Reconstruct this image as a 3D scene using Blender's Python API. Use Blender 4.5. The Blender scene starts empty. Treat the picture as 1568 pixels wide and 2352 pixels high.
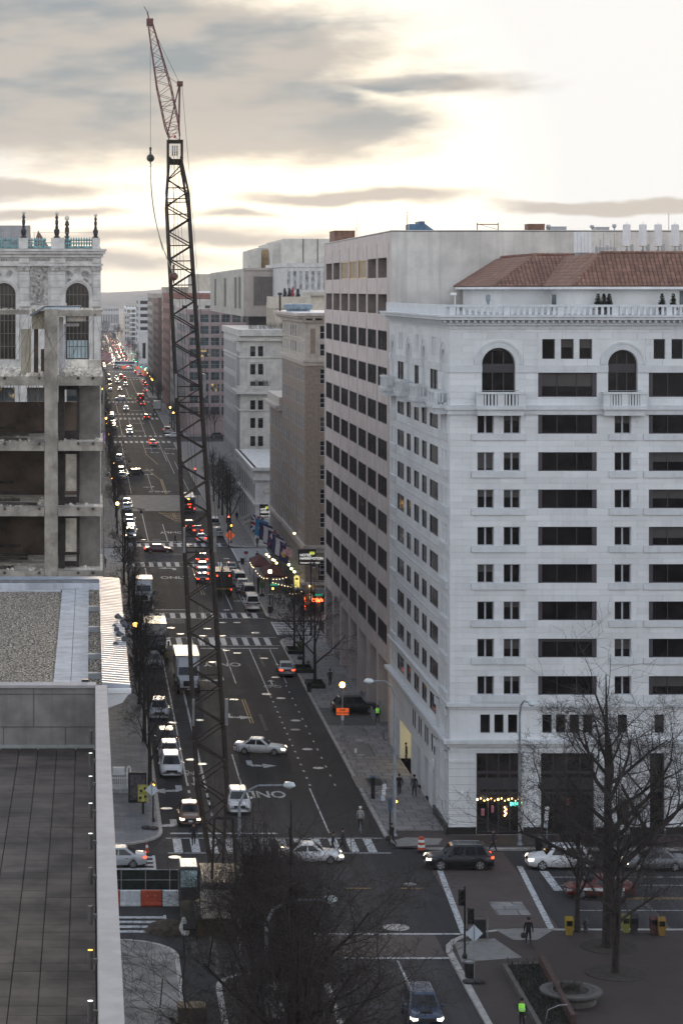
import bpy, bmesh, math, random
from mathutils import Vector, Matrix
R = math.radians
sc = bpy.context.scene
# ------------------------------------------------------------------ camera
# x right, y along the avenue, z up.  Photo measured on a 1568 x 2352 grid.
F, U0, V0, H = 5553.0, 210.0, 665.0, 42.7
cd = bpy.data.cameras.new('camera'); cam = bpy.data.objects.new('camera', cd)
sc.collection.objects.link(cam); sc.camera = cam
cam.location = (0, 0, H); cam.rotation_euler = (R(90), 0, 0)
cd.lens = 85; cd.sensor_width = 36; cd.sensor_fit = 'AUTO'
cd.shift_x = 574 / 2352; cd.shift_y = -511 / 2352
cd.clip_start = 1; cd.clip_end = 30000
# ------------------------------------------------------------------ world
SUN_AZ, SUN_EL = R(4.0), R(3.0)
wd = bpy.data.worlds.new('World'); sc.world = wd; wd.use_nodes = True
wd.cycles.sampling_method = 'MANUAL'; wd.cycles.sample_map_resolution = 512
nt = wd.node_tree; nt.nodes.clear()
class NG:
    "tiny node-expression helper"
    def __init__(s, t): s.t = t
    def put(s, sock, v):
        if hasattr(v, 'is_output'): s.t.links.new(v, sock)
        elif v is not None: sock.default_value = v
    def m(s, op, a, b=None, c=None, clamp=False):
        n = s.t.nodes.new('ShaderNodeMath'); n.operation = op; n.use_clamp = clamp
        for i, x in enumerate((a, b, c)): s.put(n.inputs[i], x)
        return n.outputs[0]
    def comb(s, x, y, z=0.0):
        n = s.t.nodes.new('ShaderNodeCombineXYZ')
        for i, k in enumerate((x, y, z)): s.put(n.inputs[i], k)
        return n.outputs[0]
    def vm(s, op, a, b=None, out=0):
        n = s.t.nodes.new('ShaderNodeVectorMath'); n.operation = op
        s.put(n.inputs[0], a); s.put(n.inputs[1], b)
        return n.outputs[out]
    def noise(s, vec, scale, detail=4, rough=.5, out=0, dist=0.):
        n = s.t.nodes.new('ShaderNodeTexNoise'); s.put(n.inputs['Vector'], vec)
        n.inputs['Scale'].default_value = scale; n.inputs['Detail'].default_value = detail
        n.inputs['Roughness'].default_value = rough; n.inputs['Distortion'].default_value = dist
        return n.outputs[out]
    def ss(s, v, a, b, lo=0., hi=1.):
        n = s.t.nodes.new('ShaderNodeMapRange'); n.interpolation_type = 'SMOOTHSTEP'
        s.put(n.inputs[0], v)
        for i, x in enumerate((a, b, lo, hi)): n.inputs[i + 1].default_value = x
        return n.outputs[0]
    def mix(s, f, a, b, blend='MIX'):
        n = s.t.nodes.new('ShaderNodeMix'); n.data_type = 'RGBA'; n.blend_type = blend
        s.put(n.inputs[0], f)
        for i, x in ((6, a), (7, b)): s.put(n.inputs[i], (*x, 1) if isinstance(x, tuple) and len(x) == 3 else x)
        return n.outputs[2]
g = NG(nt)
tc = nt.nodes.new('ShaderNodeTexCoord').outputs['Generated']
dirn = g.vm('NORMALIZE', tc)
sep = nt.nodes.new('ShaderNodeSeparateXYZ'); nt.links.new(dirn, sep.inputs[0])
az = g.m('ARCTAN2', sep.outputs[0], sep.outputs[1]); el = g.m('ARCSINE', sep.outputs[2])
pu = g.m('MULTIPLY_ADD', az, F / 1000, U0 / 1000); pv = g.m('MULTIPLY_ADD', el, -F / 1000, V0 / 1000)
pv0 = g.comb(pu, g.m('MULTIPLY', pv, 3.2))
wn = g.noise(pv0, 2.6, 4, .55, 1)
wv = g.vm('MULTIPLY', g.vm('SUBTRACT', wn, (.5, .5, .5)), (.34, .085, 0))
pp = g.vm('ADD', g.comb(pu, pv), wv)
BL = [(.16, .165, .93, .262, 1.0), (.52, .285, .58, .125, .9), (.94, .197, .36, .036, .5), (.02, .427, .36, .03, .55),
      (.08, .482, .30, .02, .55), (.80, .461, .33, .024, .6), (1.44, .479, .38, .022, .85), (.55, .50, .17, .014, .4),
      (.45, .548, .55, .034, .5), (.25, .60, .42, .03, .42), (.70, .60, .25, .02, .3)]
dens = None
for cx, cy, rx, ry, wt in BL:
    q = g.vm('MULTIPLY', g.vm('SUBTRACT', pp, (cx, cy, 0)), (1 / rx, 1 / ry, 0))
    L = g.m('MULTIPLY', g.m('SUBTRACT', 1.0, g.vm('LENGTH', q, None, 1)), wt)
    dens = L if dens is None else g.m('MAXIMUM', dens, L)
fine = g.noise(g.comb(g.m('MULTIPLY', pu, 1.0), g.m('MULTIPLY', pv, 3.0)), 5.0, 5, .6)
mid = g.noise(g.comb(g.m('MULTIPLY', pu, .9), g.m('MULTIPLY', pv, 3.6)), 3.1, 3, .5)
dens = g.m('MULTIPLY_ADD', g.m('SUBTRACT', fine, .5), .42, dens)
cover = g.ss(dens, -.03, .38)
# the rest of the dome: broken cloud of the same kind
dome = g.ss(g.noise(g.vm('MULTIPLY', dirn, (1, 1, 2.2)), 2.3, 3, .58), .50, .64, 0, .8)
inframe = g.ss(g.vm('DOT_PRODUCT', dirn, (math.sin(R(5)), math.cos(R(5)), .03), 1), .93, .975)
sky = nt.nodes.new('ShaderNodeTexSky'); sky.sky_type = 'NISHITA'; sky.sun_disc = False
sky.sun_elevation = R(9); sky.sun_rotation = SUN_AZ; sky.dust_density = .6; sky.air_density = 1.0
ca = g.vm('DOT_PRODUCT', dirn, (math.sin(SUN_AZ), math.cos(SUN_AZ), .035), 1)
nish = g.vm('MULTIPLY', sky.outputs[0], (.105, .105, .12))
base = g.mix(g.ss(el, .12, .95), (.965, .955, .955), (.29, .34, .42))
base = g.mix(.25, base, nish)
near_sun = g.m('MULTIPLY', g.ss(ca, .62, .965), g.ss(el, .12, .8, 1., .25))
clear = g.mix(near_sun, base, (.50, .488, .47))
glow = g.ss(ca, .9925, 1.0)
clear = g.mix(g.ss(pv, .47, .64), clear, (.485, .455, .42))
clear = g.mix(g.m('MULTIPLY', glow, .8), clear, (.95, .80, .58))
ccol = g.mix(g.ss(mid, .33, .58), (.158, .178, .190), (.285, .262, .236))
ccol = g.mix(g.ss(pv, .22, .40), ccol, (.335, .298, .258))
ccol = g.mix(g.m('MULTIPLY', g.ss(fine, .52, .72), .30), ccol, (.33, .32, .305))
front = g.mix(g.m('MULTIPLY', cover, .95), clear, ccol)
back = g.mix(dome, clear, (.42, .45, .50))
col = g.mix(inframe, back, front)
bg = nt.nodes.new('ShaderNodeBackground'); nt.links.new(col, bg.inputs[0]); bg.inputs[1].default_value = 1.0
wo = nt.nodes.new('ShaderNodeOutputWorld'); nt.links.new(bg.outputs[0], wo.inputs[0])
# ------------------------------------------------------------------ sun
sl = bpy.data.lights.new('sun', 'SUN'); sl.energy = 1.4; sl.angle = R(10); sl.color = (1, .78, .52)
so = bpy.data.objects.new('sun', sl); sc.collection.objects.link(so)
so.rotation_euler = Vector((math.sin(SUN_AZ) * math.cos(SUN_EL), math.cos(SUN_AZ) * math.cos(SUN_EL), math.sin(SUN_EL))).to_track_quat('Z', 'Y').to_euler()
vs = sc.view_settings; vs.view_transform = 'Standard'; vs.look = 'None'; vs.gamma = 1; vs.use_curve_mapping = False
vs.exposure = 1.0
sc.cycles.max_bounces = 6; sc.cycles.diffuse_bounces = 3; sc.cycles.glossy_bounces = 3; sc.cycles.volume_bounces = 0
sc.cycles.transparent_max_bounces = 6; sc.cycles.use_adaptive_sampling = True; sc.cycles.adaptive_threshold = .02
sc.cycles.sample_clamp_indirect = 4; sc.cycles.use_denoising = True
# ------------------------------------------------------------------ helpers
rnd = random.Random(7)
COL = sc.collection
def G(u, v, z=0.):           # photo point -> ground point (x, y)
    y = F * (H - z) / (v - V0); return ((u - U0) * y / F, y)
def PX(u, y): return (u - U0) * y / F
def PZ(v, y): return H - (v - V0) * y / F
_W = {}
def wloc(o): return _W.get(o.name, Vector((0, 0, 0)))
def tag(o, label=None, cat=None, group=None, kind=None):
    if label: o['label'] = label
    if cat: o['category'] = cat
    if group: o['group'] = group
    if kind: o['kind'] = kind
    return o
def thing(name, label, cat, loc=(0, 0, 0), rz=0., group=None):
    o = bpy.data.objects.new(name, None); COL.objects.link(o); o.empty_display_size = .3
    o.location = loc; o.rotation_euler = (0, 0, rz); _W[o.name] = Vector(loc)
    return tag(o, label, cat, group)
def put(name, me, parent=None, loc=(0, 0, 0), rz=0., scale=None, rot=None):
    o = bpy.data.objects.new(name, me); COL.objects.link(o); o.parent = parent
    o.location = loc; o.rotation_euler = rot or (0, 0, rz)
    if scale: o.scale = scale
    if parent is not None: _W[o.name] = wloc(parent) + Vector(loc)
    else: _W[o.name] = Vector(loc)
    return o
def place(name, me, parent, world, rz=0., scale=None, rot=None):   # world point under an unrotated parent
    return put(name, me, parent, Vector(world) - wloc(parent) if parent else world, rz, scale, rot)
def copy_tree(o, parent=None, loc=None, rz=None, color=None):
    c = o.copy(); COL.objects.link(c); c.parent = parent
    if loc is not None: c.location = loc
    if rz is not None: c.rotation_euler = (0, 0, rz)
    if color is not None: c.color = color
    for ch in o.children: copy_tree(ch, c, color=color)
    return c
class MB:
    def __init__(s): s.v = []; s.f = []; s.mi = []; s.k = 0
    def add(s, vs, fs, k=None):
        n = len(s.v); s.v.extend(vs)
        for f in fs: s.f.append(tuple(i + n for i in f)); s.mi.append(s.k if k is None else k)
        return s
    def quad(s, a, b, c, d, k=None): return s.add([a, b, c, d], [(0, 1, 2, 3)], k)
    def box(s, x0, x1, y0, y1, z0, z1, k=None):
        return s.add([(x0, y0, z0), (x1, y0, z0), (x1, y1, z0), (x0, y1, z0), (x0, y0, z1), (x1, y0, z1), (x1, y1, z1), (x0, y1, z1)],
                     [(0, 3, 2, 1), (4, 5, 6, 7), (0, 1, 5, 4), (1, 2, 6, 5), (2, 3, 7, 6), (3, 0, 4, 7)], k)
    def frustum(s, lo, hi, z0, z1, k=None):      # lo/hi = (x0,x1,y0,y1)
        a, b = lo, hi
        return s.add([(a[0], a[2], z0), (a[1], a[2], z0), (a[1], a[3], z0), (a[0], a[3], z0), (b[0], b[2], z1), (b[1], b[2], z1), (b[1], b[3], z1), (b[0], b[3], z1)],
                     [(0, 3, 2, 1), (4, 5, 6, 7), (0, 1, 5, 4), (1, 2, 6, 5), (2, 3, 7, 6), (3, 0, 4, 7)], k)
    def tube(s, p, q, r0, r1=None, n=6, cap=True, k=None):
        r1 = r0 if r1 is None else r1
        p, q = Vector(p), Vector(q); d = q - p
        if d.length < 1e-6: return s
        d.normalize(); a = d.orthogonal().normalized(); b = d.cross(a)
        vs = []
        for c, r in ((p, r0), (q, r1)):
            for i in range(n):
                t = 2 * math.pi * i / n; vs.append(tuple(c + a * (math.cos(t) * r) + b * (math.sin(t) * r)))
        fs = [(i, (i + 1) % n, n + (i + 1) % n, n + i) for i in range(n)]
        if cap: fs += [tuple(range(n - 1, -1, -1)), tuple(range(n, 2 * n))]
        return s.add(vs, fs, k)
    def path(s, pts, rs, n=5, k=None):
        for i in range(len(pts) - 1): s.tube(pts[i], pts[i + 1], rs[i], rs[i + 1], n, i in (0, len(pts) - 2), k)
        return s
    def lathe(s, c, prof, n=12, k=None):
        vs = []; fs = []
        for r, z in prof:
            for i in range(n):
                t = 2 * math.pi * i / n; vs.append((c[0] + r * math.cos(t), c[1] + r * math.sin(t), c[2] + z))
        for j in range(len(prof) - 1):
            for i in range(n): fs.append((j * n + i, j * n + (i + 1) % n, (j + 1) * n + (i + 1) % n, (j + 1) * n + i))
        fs.append(tuple(range(n - 1, -1, -1))); fs.append(tuple(range((len(prof) - 1) * n, len(prof) * n)))
        return s.add(vs, fs, k)
    def sphere(s, c, r, n=10, m=6, sz=1., k=None):
        return s.lathe(c, [(max(.002, r * math.sin(math.pi * j / m)), -r * sz * math.cos(math.pi * j / m)) for j in range(m + 1)], n, k)
    def ext(s, poly, z0, z1, k=None):            # xy polygon -> slab
        n = len(poly)
        return s.add([(x, y, z0) for x, y in poly] + [(x, y, z1) for x, y in poly],
                     [tuple(range(n - 1, -1, -1)), tuple(range(n, 2 * n))] + [(i, (i + 1) % n, n + (i + 1) % n, n + i) for i in range(n)], k)
    def extp(s, pts, off, k=None):               # any planar 3d polygon + offset vector
        n = len(pts); o = Vector(off)
        return s.add([tuple(p) for p in pts] + [tuple(Vector(p) + o) for p in pts],
                     [tuple(range(n - 1, -1, -1)), tuple(range(n, 2 * n))] + [(i, (i + 1) % n, n + (i + 1) % n, n + i) for i in range(n)], k)
    def mesh(s, name, mats, org=(0, 0, 0), smooth=False, bevel=0.):
        me = bpy.data.meshes.new(name)
        ox, oy, oz = org
        me.from_pydata([(a - ox, b - oy, c - oz) for a, b, c in s.v], [], s.f)
        mats = mats if isinstance(mats, (list, tuple)) else [mats]
        for m in mats: me.materials.append(m)
        if len(mats) > 1: me.polygons.foreach_set('material_index', s.mi)
        if bevel:
            bm = bmesh.new(); bm.from_mesh(me)
            bmesh.ops.bevel(bm, geom=bm.edges[:], offset=bevel, segments=1, affect='EDGES', clamp_overlap=True)
            bm.to_mesh(me); bm.free()
        if smooth: me.polygons.foreach_set('use_smooth', [True] * len(me.polygons))
        me.update(); return me
    def build(s, name, mats, parent=None, smooth=False, bevel=0., org=None):
        "verts in world coordinates (parent unrotated)"
        o0 = wloc(parent) if parent is not None else Vector(org or (0, 0, 0))
        me = s.mesh(name, mats, o0, smooth, bevel)
        return put(name, me, parent, (0, 0, 0) if parent is not None else o0)
    def local(s, name, mats, parent, loc=(0, 0, 0), smooth=False, bevel=0., rz=0., rot=None):
        return put(name, s.mesh(name, mats, (0, 0, 0), smooth, bevel), parent, loc, rz, None, rot)
_font = {}
def text_mesh(name, s, mat, size=1., ext=.01, align='CENTER', sx=1., bold=0.):
    c = bpy.data.curves.new('t', 'FONT'); c.body = s; c.size = size; c.extrude = ext; c.align_x = align; c.align_y = 'CENTER'; c.offset = bold
    c.resolution_u = 3
    o = bpy.data.objects.new('t', c); COL.objects.link(o)
    dg = bpy.context.evaluated_depsgraph_get(); me = bpy.data.meshes.new_from_object(o.evaluated_get(dg))
    bpy.data.objects.remove(o); bpy.data.curves.remove(c)
    me.name = name; me.materials.clear(); me.materials.append(mat)
    if sx != 1: me.transform(Matrix.Diagonal((sx, 1, 1, 1)))
    return me
# ------------------------------------------------------------------ materials
MAT = {}
def M(name, col, rough=.8, var=.15, scale=1.5, metal=0., bump=0., bscale=8., streak=0., rand=0., spec=.5, coat=0., emit=None, estr=1., vcol=None, sample=True):
    if name in MAT: return MAT[name]
    m = bpy.data.materials.new(name); m.use_nodes = True; t = m.node_tree; h = NG(t)
    b = t.nodes['Principled BSDF']; b.inputs['Roughness'].default_value = rough; b.inputs['Metallic'].default_value = metal
    b.inputs['Specular IOR Level'].default_value = spec; b.inputs['Coat Weight'].default_value = coat
    c = (*col, 1)
    b.inputs['Base Color'].default_value = c
    if var or bump or rand or streak:
        geo = t.nodes.new('ShaderNodeNewGeometry'); pos = geo.outputs['Position']
        out = None
        if var:
            n1 = h.noise(pos, scale, 5, .6)
            lo = tuple(x * (1 - var * 1.6) for x in col); hi = tuple(min(1, x * (1 + var * 1.1)) for x in col)
            out = h.mix(h.ss(n1, .3, .7), lo, hi)
        if streak:
            s1 = h.noise(h.vm('MULTIPLY', pos, (2.2, 2.2, .10)), 1.0, 4, .6)
            out = h.mix(h.m('MULTIPLY', h.ss(s1, .50, .72), streak), out if out is not None else c, tuple(x * .45 for x in col))
        if rand:
            oi = t.nodes.new('ShaderNodeObjectInfo')
            rr = h.m('FRACT', h.m('ADD', oi.outputs['Random'], geo.outputs['Random Per Island']))
            f = h.ss(rr, 0., 1., 1 - rand, 1 + rand)
            out = h.vm('SCALE', out if out is not None else c, None)
            t.links.new(f, out.node.inputs['Scale'])
        if out is not None: t.links.new(out, b.inputs['Base Color'])
        if bump:
            bn = t.nodes.new('ShaderNodeBump'); bn.inputs['Strength'].default_value = bump; bn.inputs['Distance'].default_value = .03
            t.links.new(h.noise(pos, bscale, 4, .6), bn.inputs['Height']); t.links.new(bn.outputs[0], b.inputs['Normal'])
    if emit:
        b.inputs['Emission Color'].default_value = (*emit, 1); b.inputs['Emission Strength'].default_value = estr
        if not sample: m.cycles.emission_sampling = 'NONE'
    MAT[name] = m; return m
def M_obj(name, rough=.35, coat=.6, metal=.2, var=0.):     # colour taken from the object (cars, clothes)
    m = bpy.data.materials.new(name); m.use_nodes = True; t = m.node_tree; b = t.nodes['Principled BSDF']; h = NG(t)
    oi = t.nodes.new('ShaderNodeObjectInfo')
    out = oi.outputs['Color']
    if var:
        geo = t.nodes.new('ShaderNodeNewGeometry')
        out = h.mix(h.ss(h.noise(geo.outputs['Position'], 5, 4), .35, .7, 0, var), out, (.02, .02, .02))
    t.links.new(out, b.inputs['Base Color'])
    b.inputs['Roughness'].default_value = rough; b.inputs['Coat Weight'].default_value = coat; b.inputs['Metallic'].default_value = metal
    b.inputs['Coat Roughness'].default_value = .08
    MAT[name] = m; return m
def M_glass(name, col=(.016, .014, .015), rough=.06, wavy=0., blinds=0., lit=0., spec=.5):
    m = bpy.data.materials.new(name); m.use_nodes = True; t = m.node_tree; b = t.nodes['Principled BSDF']; h = NG(t)
    geo = t.nodes.new('ShaderNodeNewGeometry'); oi = t.nodes.new('ShaderNodeObjectInfo'); r = oi.outputs['Random']
    sep = t.nodes.new('ShaderNodeSeparateXYZ'); tcn = t.nodes.new('ShaderNodeTexCoord'); t.links.new(tcn.outputs['Generated'], sep.inputs[0])
    out = h.mix(h.ss(h.noise(geo.outputs['Position'], .8, 3), .35, .7), tuple(x * .6 for x in col), tuple(x * 1.8 for x in col))
    if blinds:
        drop = h.m('MULTIPLY', h.m('FRACT', h.m('MULTIPLY', r, 7.31)), .9)
        on = h.m('MULTIPLY', h.m('GREATER_THAN', sep.outputs[2], h.m('SUBTRACT', 1.0, drop)), h.m('LESS_THAN', h.m('FRACT', h.m('MULTIPLY', r, 3.7)), blinds))
        out = h.mix(h.m('MULTIPLY', on, .5), out, (.15, .14, .135))
    t.links.new(out, b.inputs['Base Color']); b.inputs['Roughness'].default_value = rough; b.inputs['Specular IOR Level'].default_value = spec
    if lit:
        on = h.m('MULTIPLY', h.m('GREATER_THAN', h.m('FRACT', h.m('MULTIPLY', r, 11.7)), 1 - lit), h.ss(h.noise(geo.outputs['Position'], 1.1, 2), .5, .7))
        t.links.new(h.m('MULTIPLY', on, .3), b.inputs['Emission Strength']); b.inputs['Emission Color'].default_value = (1, .66, .25, 1)
        m.cycles.emission_sampling = 'NONE'
    if wavy:
        bn = t.nodes.new('ShaderNodeBump'); bn.inputs['Strength'].default_value = wavy; bn.inputs['Distance'].default_value = .05
        t.links.new(h.noise(geo.outputs['Position'], 1.3, 2), bn.inputs['Height']); t.links.new(bn.outputs[0], b.inputs['Normal'])
    MAT[name] = m; return m
stone = M('pale stone', (.70, .715, .73), .75, .045, .35, bump=.12, bscale=6, rand=.05, streak=.13)
stone2 = M('stone trim', (.62, .64, .66), .75, .05, 1.2, bump=.15, bscale=6, streak=.2)
joint = M('joint mortar', (.30, .30, .30), .9, .1)
conc = M('grey concrete', (.64, .615, .575), .9, .12, .35, bump=.2, bscale=5, streak=.28)
conc_pink = M('precast concrete', (.56, .49, .465), .85, .08, .5, bump=.12, bscale=10, streak=.22)
conc_dk = M('old concrete', (.34, .31, .27), .95, .25, .9, bump=.5, bscale=4, streak=.35)
conc_lt = M('dusty slab', (.62, .575, .51), .95, .3, .9, bump=.7, bscale=3)
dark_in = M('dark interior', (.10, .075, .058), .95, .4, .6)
glass = M_glass('window glass', (.009, .0075, .0075), blinds=.4, lit=0., spec=.16)
glass_w = M_glass('wavy glass', (.011, .009, .009), wavy=.35, blinds=.2, spec=.4)
glass_b = M_glass('blue glass', (.05, .07, .075), blinds=.5, lit=.12)
frame_dk = M('dark frame', (.035, .03, .035), .5, .1)
frame_pl = M('plum panel', (.055, .045, .055), .5, .1)
frame_lt = M('light frame', (.42, .43, .46), .5, .1)
metal = M('grey metal', (.34, .35, .36), .45, .1, metal=.6)
black = M('black paint', (.014, .013, .013), .45, .2)
rubber = M('tyre rubber', (.018, .018, .018), .85, .1)
chrome = M('bright metal', (.7, .7, .7), .2, 0, metal=1.)
white_p = M('white paint', (.74, .75, .76), .6, .08, .6)
# ================================================================== setting: ground, road, pavements
def mat_asphalt():
    m = bpy.data.materials.new('asphalt'); m.use_nodes = True; t = m.node_tree; h = NG(t); b = t.nodes['Principled BSDF']
    geo = t.nodes.new('ShaderNodeNewGeometry'); p = geo.outputs['Position']
    lane = h.noise(h.vm('MULTIPLY', p, (.55, .012, 1)), 1., 4, .6)
    patch = h.noise(p, .09, 5, .6); fine = h.noise(p, 9., 3, .6)
    c = h.mix(h.ss(lane, .35, .68), (.034, .032, .034), (.066, .062, .064))
    c = h.mix(h.ss(patch, .42, .6, 0, .65), c, (.028, .0265, .028))
    c = h.mix(h.ss(fine, .5, .75, 0, .35), c, (.065, .062, .062))
    crk = h.noise(h.vm('MULTIPLY', p, (1, .25, 1)), .7, 6, .65)
    c = h.mix(h.m('MULTIPLY', h.m('LESS_THAN', h.m('ABSOLUTE', h.m('SUBTRACT', crk, .5)), .004), .6), c, (.015, .014, .015))
    t.links.new(c, b.inputs['Base Color']); b.inputs['Roughness'].default_value = .92; b.inputs['Specular IOR Level'].default_value = .22
    bn = t.nodes.new('ShaderNodeBump'); bn.inputs['Strength'].default_value = .25; bn.inputs['Distance'].default_value = .02
    t.links.new(fine, bn.inputs['Height']); t.links.new(bn.outputs[0], b.inputs['Normal'])
    return m
def mat_pave(name, c1, c2, cm, bw, bh, rough=.75, wet=0.):
    m = bpy.data.materials.new(name); m.use_nodes = True; t = m.node_tree; h = NG(t); b = t.nodes['Principled BSDF']
    geo = t.nodes.new('ShaderNodeNewGeometry'); p = geo.outputs['Position']
    br = t.nodes.new('ShaderNodeTexBrick'); t.links.new(p, br.inputs['Vector']); br.inputs['Scale'].default_value = 1
    br.inputs['Brick Width'].default_value = bw; br.inputs['Row Height'].default_value = bh; br.inputs['Mortar Size'].default_value = min(bw, bh) * .045
    br.inputs['Color1'].default_value = (*c1, 1); br.inputs['Color2'].default_value = (*c2, 1); br.inputs['Mortar'].default_value = (*cm, 1)
    n = h.noise(p, .5, 5, .6); n2 = h.noise(p, 6, 3, .6)
    c = h.mix(h.ss(n, .4, .66, 0, .5), br.outputs['Color'], tuple(x * .55 for x in c1))
    c = h.mix(h.ss(n2, .5, .75, 0, .25), c, tuple(min(1, x * 1.5) for x in c1))
    t.links.new(c, b.inputs['Base Color']); b.inputs['Roughness'].default_value = rough
    bn = t.nodes.new('ShaderNodeBump'); bn.inputs['Strength'].default_value = .35; bn.inputs['Distance'].default_value = .02
    t.links.new(h.m('MULTIPLY_ADD', n2, .3, h.m('SUBTRACT', 1., br.outputs['Fac'])), bn.inputs['Height']); t.links.new(bn.outputs[0], b.inputs['Normal'])
    MAT[name] = m; return m
def mat_paint(name, col, wear=.5):
    m = bpy.data.materials.new(name); m.use_nodes = True; t = m.node_tree; h = NG(t); b = t.nodes['Principled BSDF']
    geo = t.nodes.new('ShaderNodeNewGeometry'); p = geo.outputs['Position']
    n = h.noise(p, 3.5, 6, .7)
    c = h.mix(h.ss(n, .46, .64, 0, wear), col, (.07, .068, .07))
    t.links.new(c, b.inputs['Base Color']); b.inputs['Roughness'].default_value = .7; return m
asphalt = mat_asphalt()
pave = mat_pave('concrete flags', (.20, .19, .195), (.25, .24, .245), (.10, .095, .09), 1.5, 1.5)
pave_brick = mat_pave('clay pavers', (.036, .024, .022), (.046, .030, .027), (.02, .016, .015), .42, .21)
pave_grey = mat_pave('grey unit pavers', (.17, .17, .18), (.25, .25, .26), (.08, .08, .08), .9, .3)
brick_road = mat_pave('brick crossing', (.062, .046, .043), (.078, .057, .053), (.042, .032, .03), .4, .2)
paint_w = mat_paint('road paint white', (.50, .52, .54), .9)
paint_y = mat_paint('road paint yellow', (.40, .24, .06), .8)
kerbm = M('granite kerb', (.36, .345, .33), .8, .15, 1.5, bump=.2)
dirt = M('muddy lot', (.20, .19, .185), .9, .35, .35, bump=.4, bscale=3)
soil = M('soil', (.035, .028, .022), .95, .3, 3, bump=.6)
ground = MB().quad((-2600, -450, -.1), (4100, -450, -.1), (4100, 7000, -.1), (-2600, 7000, -.1)).build('ground', M('city ground', (.10, .10, .095), .9, .4, .004))
tag(ground, kind='structure')
road = tag(MB().box(-160, 220, 20, 2700, -.06, 0).build('road', asphalt), kind='structure')
def rounded(x0, x1, y0, y1, r, corners='abcd'):
    "a: x0y0  b: x1y0  c: x1y1  d: x0y1"
    pts = []
    for nm, cx, cy, a0 in (('a', x0, y0, 180), ('b', x1, y0, 270), ('c', x1, y1, 0), ('d', x0, y1, 90)):
        if nm in corners:
            mx = cx + (r if nm in 'ad' else -r); my = cy + (r if nm in 'ab' else -r)
            for i in range(7): t = R(a0 + i * 15); pts.append((mx + r * math.cos(t), my + r * math.sin(t)))
        else: pts.append((cx, cy))
    return pts
def pavement(x0, x1, y0, y1, r, corners, mat, kerb=.28):
    o = tag(MB().ext(rounded(x0, x1, y0, y1, r, corners), -.05, .14).build('pavement', mat), kind='structure')
    P = rounded(x0, x1, y0, y1, r, corners); Q = rounded(x0 + kerb, x1 - kerb, y0 + kerb, y1 - kerb, r - kerb, corners)
    kb = MB(); n = len(P)
    for i in range(n):
        j = (i + 1) % n; a, b_, c, d = P[i], P[j], Q[j], Q[i]
        kb.quad((*a, .146), (*b_, .146), (*c, .146), (*d, .146))
        ox = [(p[0] + (p[0] - q[0]) * .02, p[1] + (p[1] - q[1]) * .02) for p, q in ((a, d), (b_, c))]
        kb.quad((*ox[0], -.01), (*ox[1], -.01), (*ox[1], .146), (*ox[0], .146))
    kb.build('kerb', kerbm, o)
    return o
XL, XR = 5.6, 22.8
pv_r1 = pavement(XR, 150, 184, 297, 4.5, 'ad', pave)
pavement(XR, 150, 312, 379, 4, 'ad', pave); pavement(XR, 150, 400, 676, 4, 'ad', pave)
pavement(XR, 150, 703, 905, 4, 'ad', pave); pavement(XR, 150, 950, 1180, 4, 'ad', pave); pavement(XR, 150, 1200, 2400, 4, 'ad', pave)
pv_l1 = pavement(-90, XL, 185.5, 297, 4.5, 'bc', pave_grey)
pavement(-90, XL, 312, 379, 4, 'bc', pave); pavement(-90, XL, 400, 676, 4, 'bc', pave)
pavement(-90, XL, 703, 905, 4, 'bc', pave); pavement(-90, XL, 950, 1180, 4, 'bc', pave); pavement(-90, XL, 1200, 2400, 4, 'bc', pave)
plaza = pavement(XR, 150, 22, 161, 5.5, 'd', pave_brick, .42)
lot = pavement(-90, XL, 22, 158.5, 4, 'c', dirt)
island = pavement(7.6, 14.6, 24, 151, 3.4, 'abcd', soil, .35)
# surface sheets laid on the road
def sheet(name, x0, x1, y0, y1, z, mat, parent=road): return MB().quad((x0, y0, z), (x1, y0, z), (x1, y1, z), (x0, y1, z)).build(name, mat, parent)
sheet('brick_crossing', 25.0, 31.2, 161.4, 183.6, .004, brick_road)
sheet('brick_crossing', 14.7, 22.7, 154.6, 160.0, .004, brick_road)
sheet('concrete_patch', PX(1147, 164), PX(1225, 164), 165.0, 168.6, .008, pave)
sheet('concrete_bus_pad', XL + .1, XR - .1, 466, 502, .004, M('pale road concrete', (.20, .195, .20), .8, .2, .6))
sheet('brick_apron', 23.2, 27.9, 184.4, 190.2, .150, pave_brick, pv_r1)
sheet('brick_apron', 27.9, 60, 184.6, 188.6, .150, pave_brick, pv_r1)
sheet('asphalt_patch', 23.1, 27.9, 236, 246, .150, M('tar pavement', (.075, .07, .07), .8, .2, 1), pv_r1)
for (u, v, w, d) in ((812, 1681, 2.2, 5), (827, 1725, 2.2, 6), (845, 1799, 2.4, 5), (758, 1527, 2.4, 5), (752, 1508, 2.2, 4.5), (777, 1557, 1.6, 5), (865, 1800, 1.6, 3)):
    x, y = G(u, v); gr = MB()
    gr.box(x - w / 2, x + w / 2, y - d / 2, y + d / 2, .143, .150, 0)
    for i in range(int(w / .14)): gr.box(x - w / 2 + i * .14, x - w / 2 + i * .14 + .05, y - d / 2, y + d / 2, .148, .158, 1)
    gr.build('pavement_grate', [black, metal], pv_r1)
tarm = [M('tar patch', (.015, .014, .015), .85, .3, 2), M('worn patch', (.075, .072, .072), .9, .3, 1.5)]
rq = random.Random(31)
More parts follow.
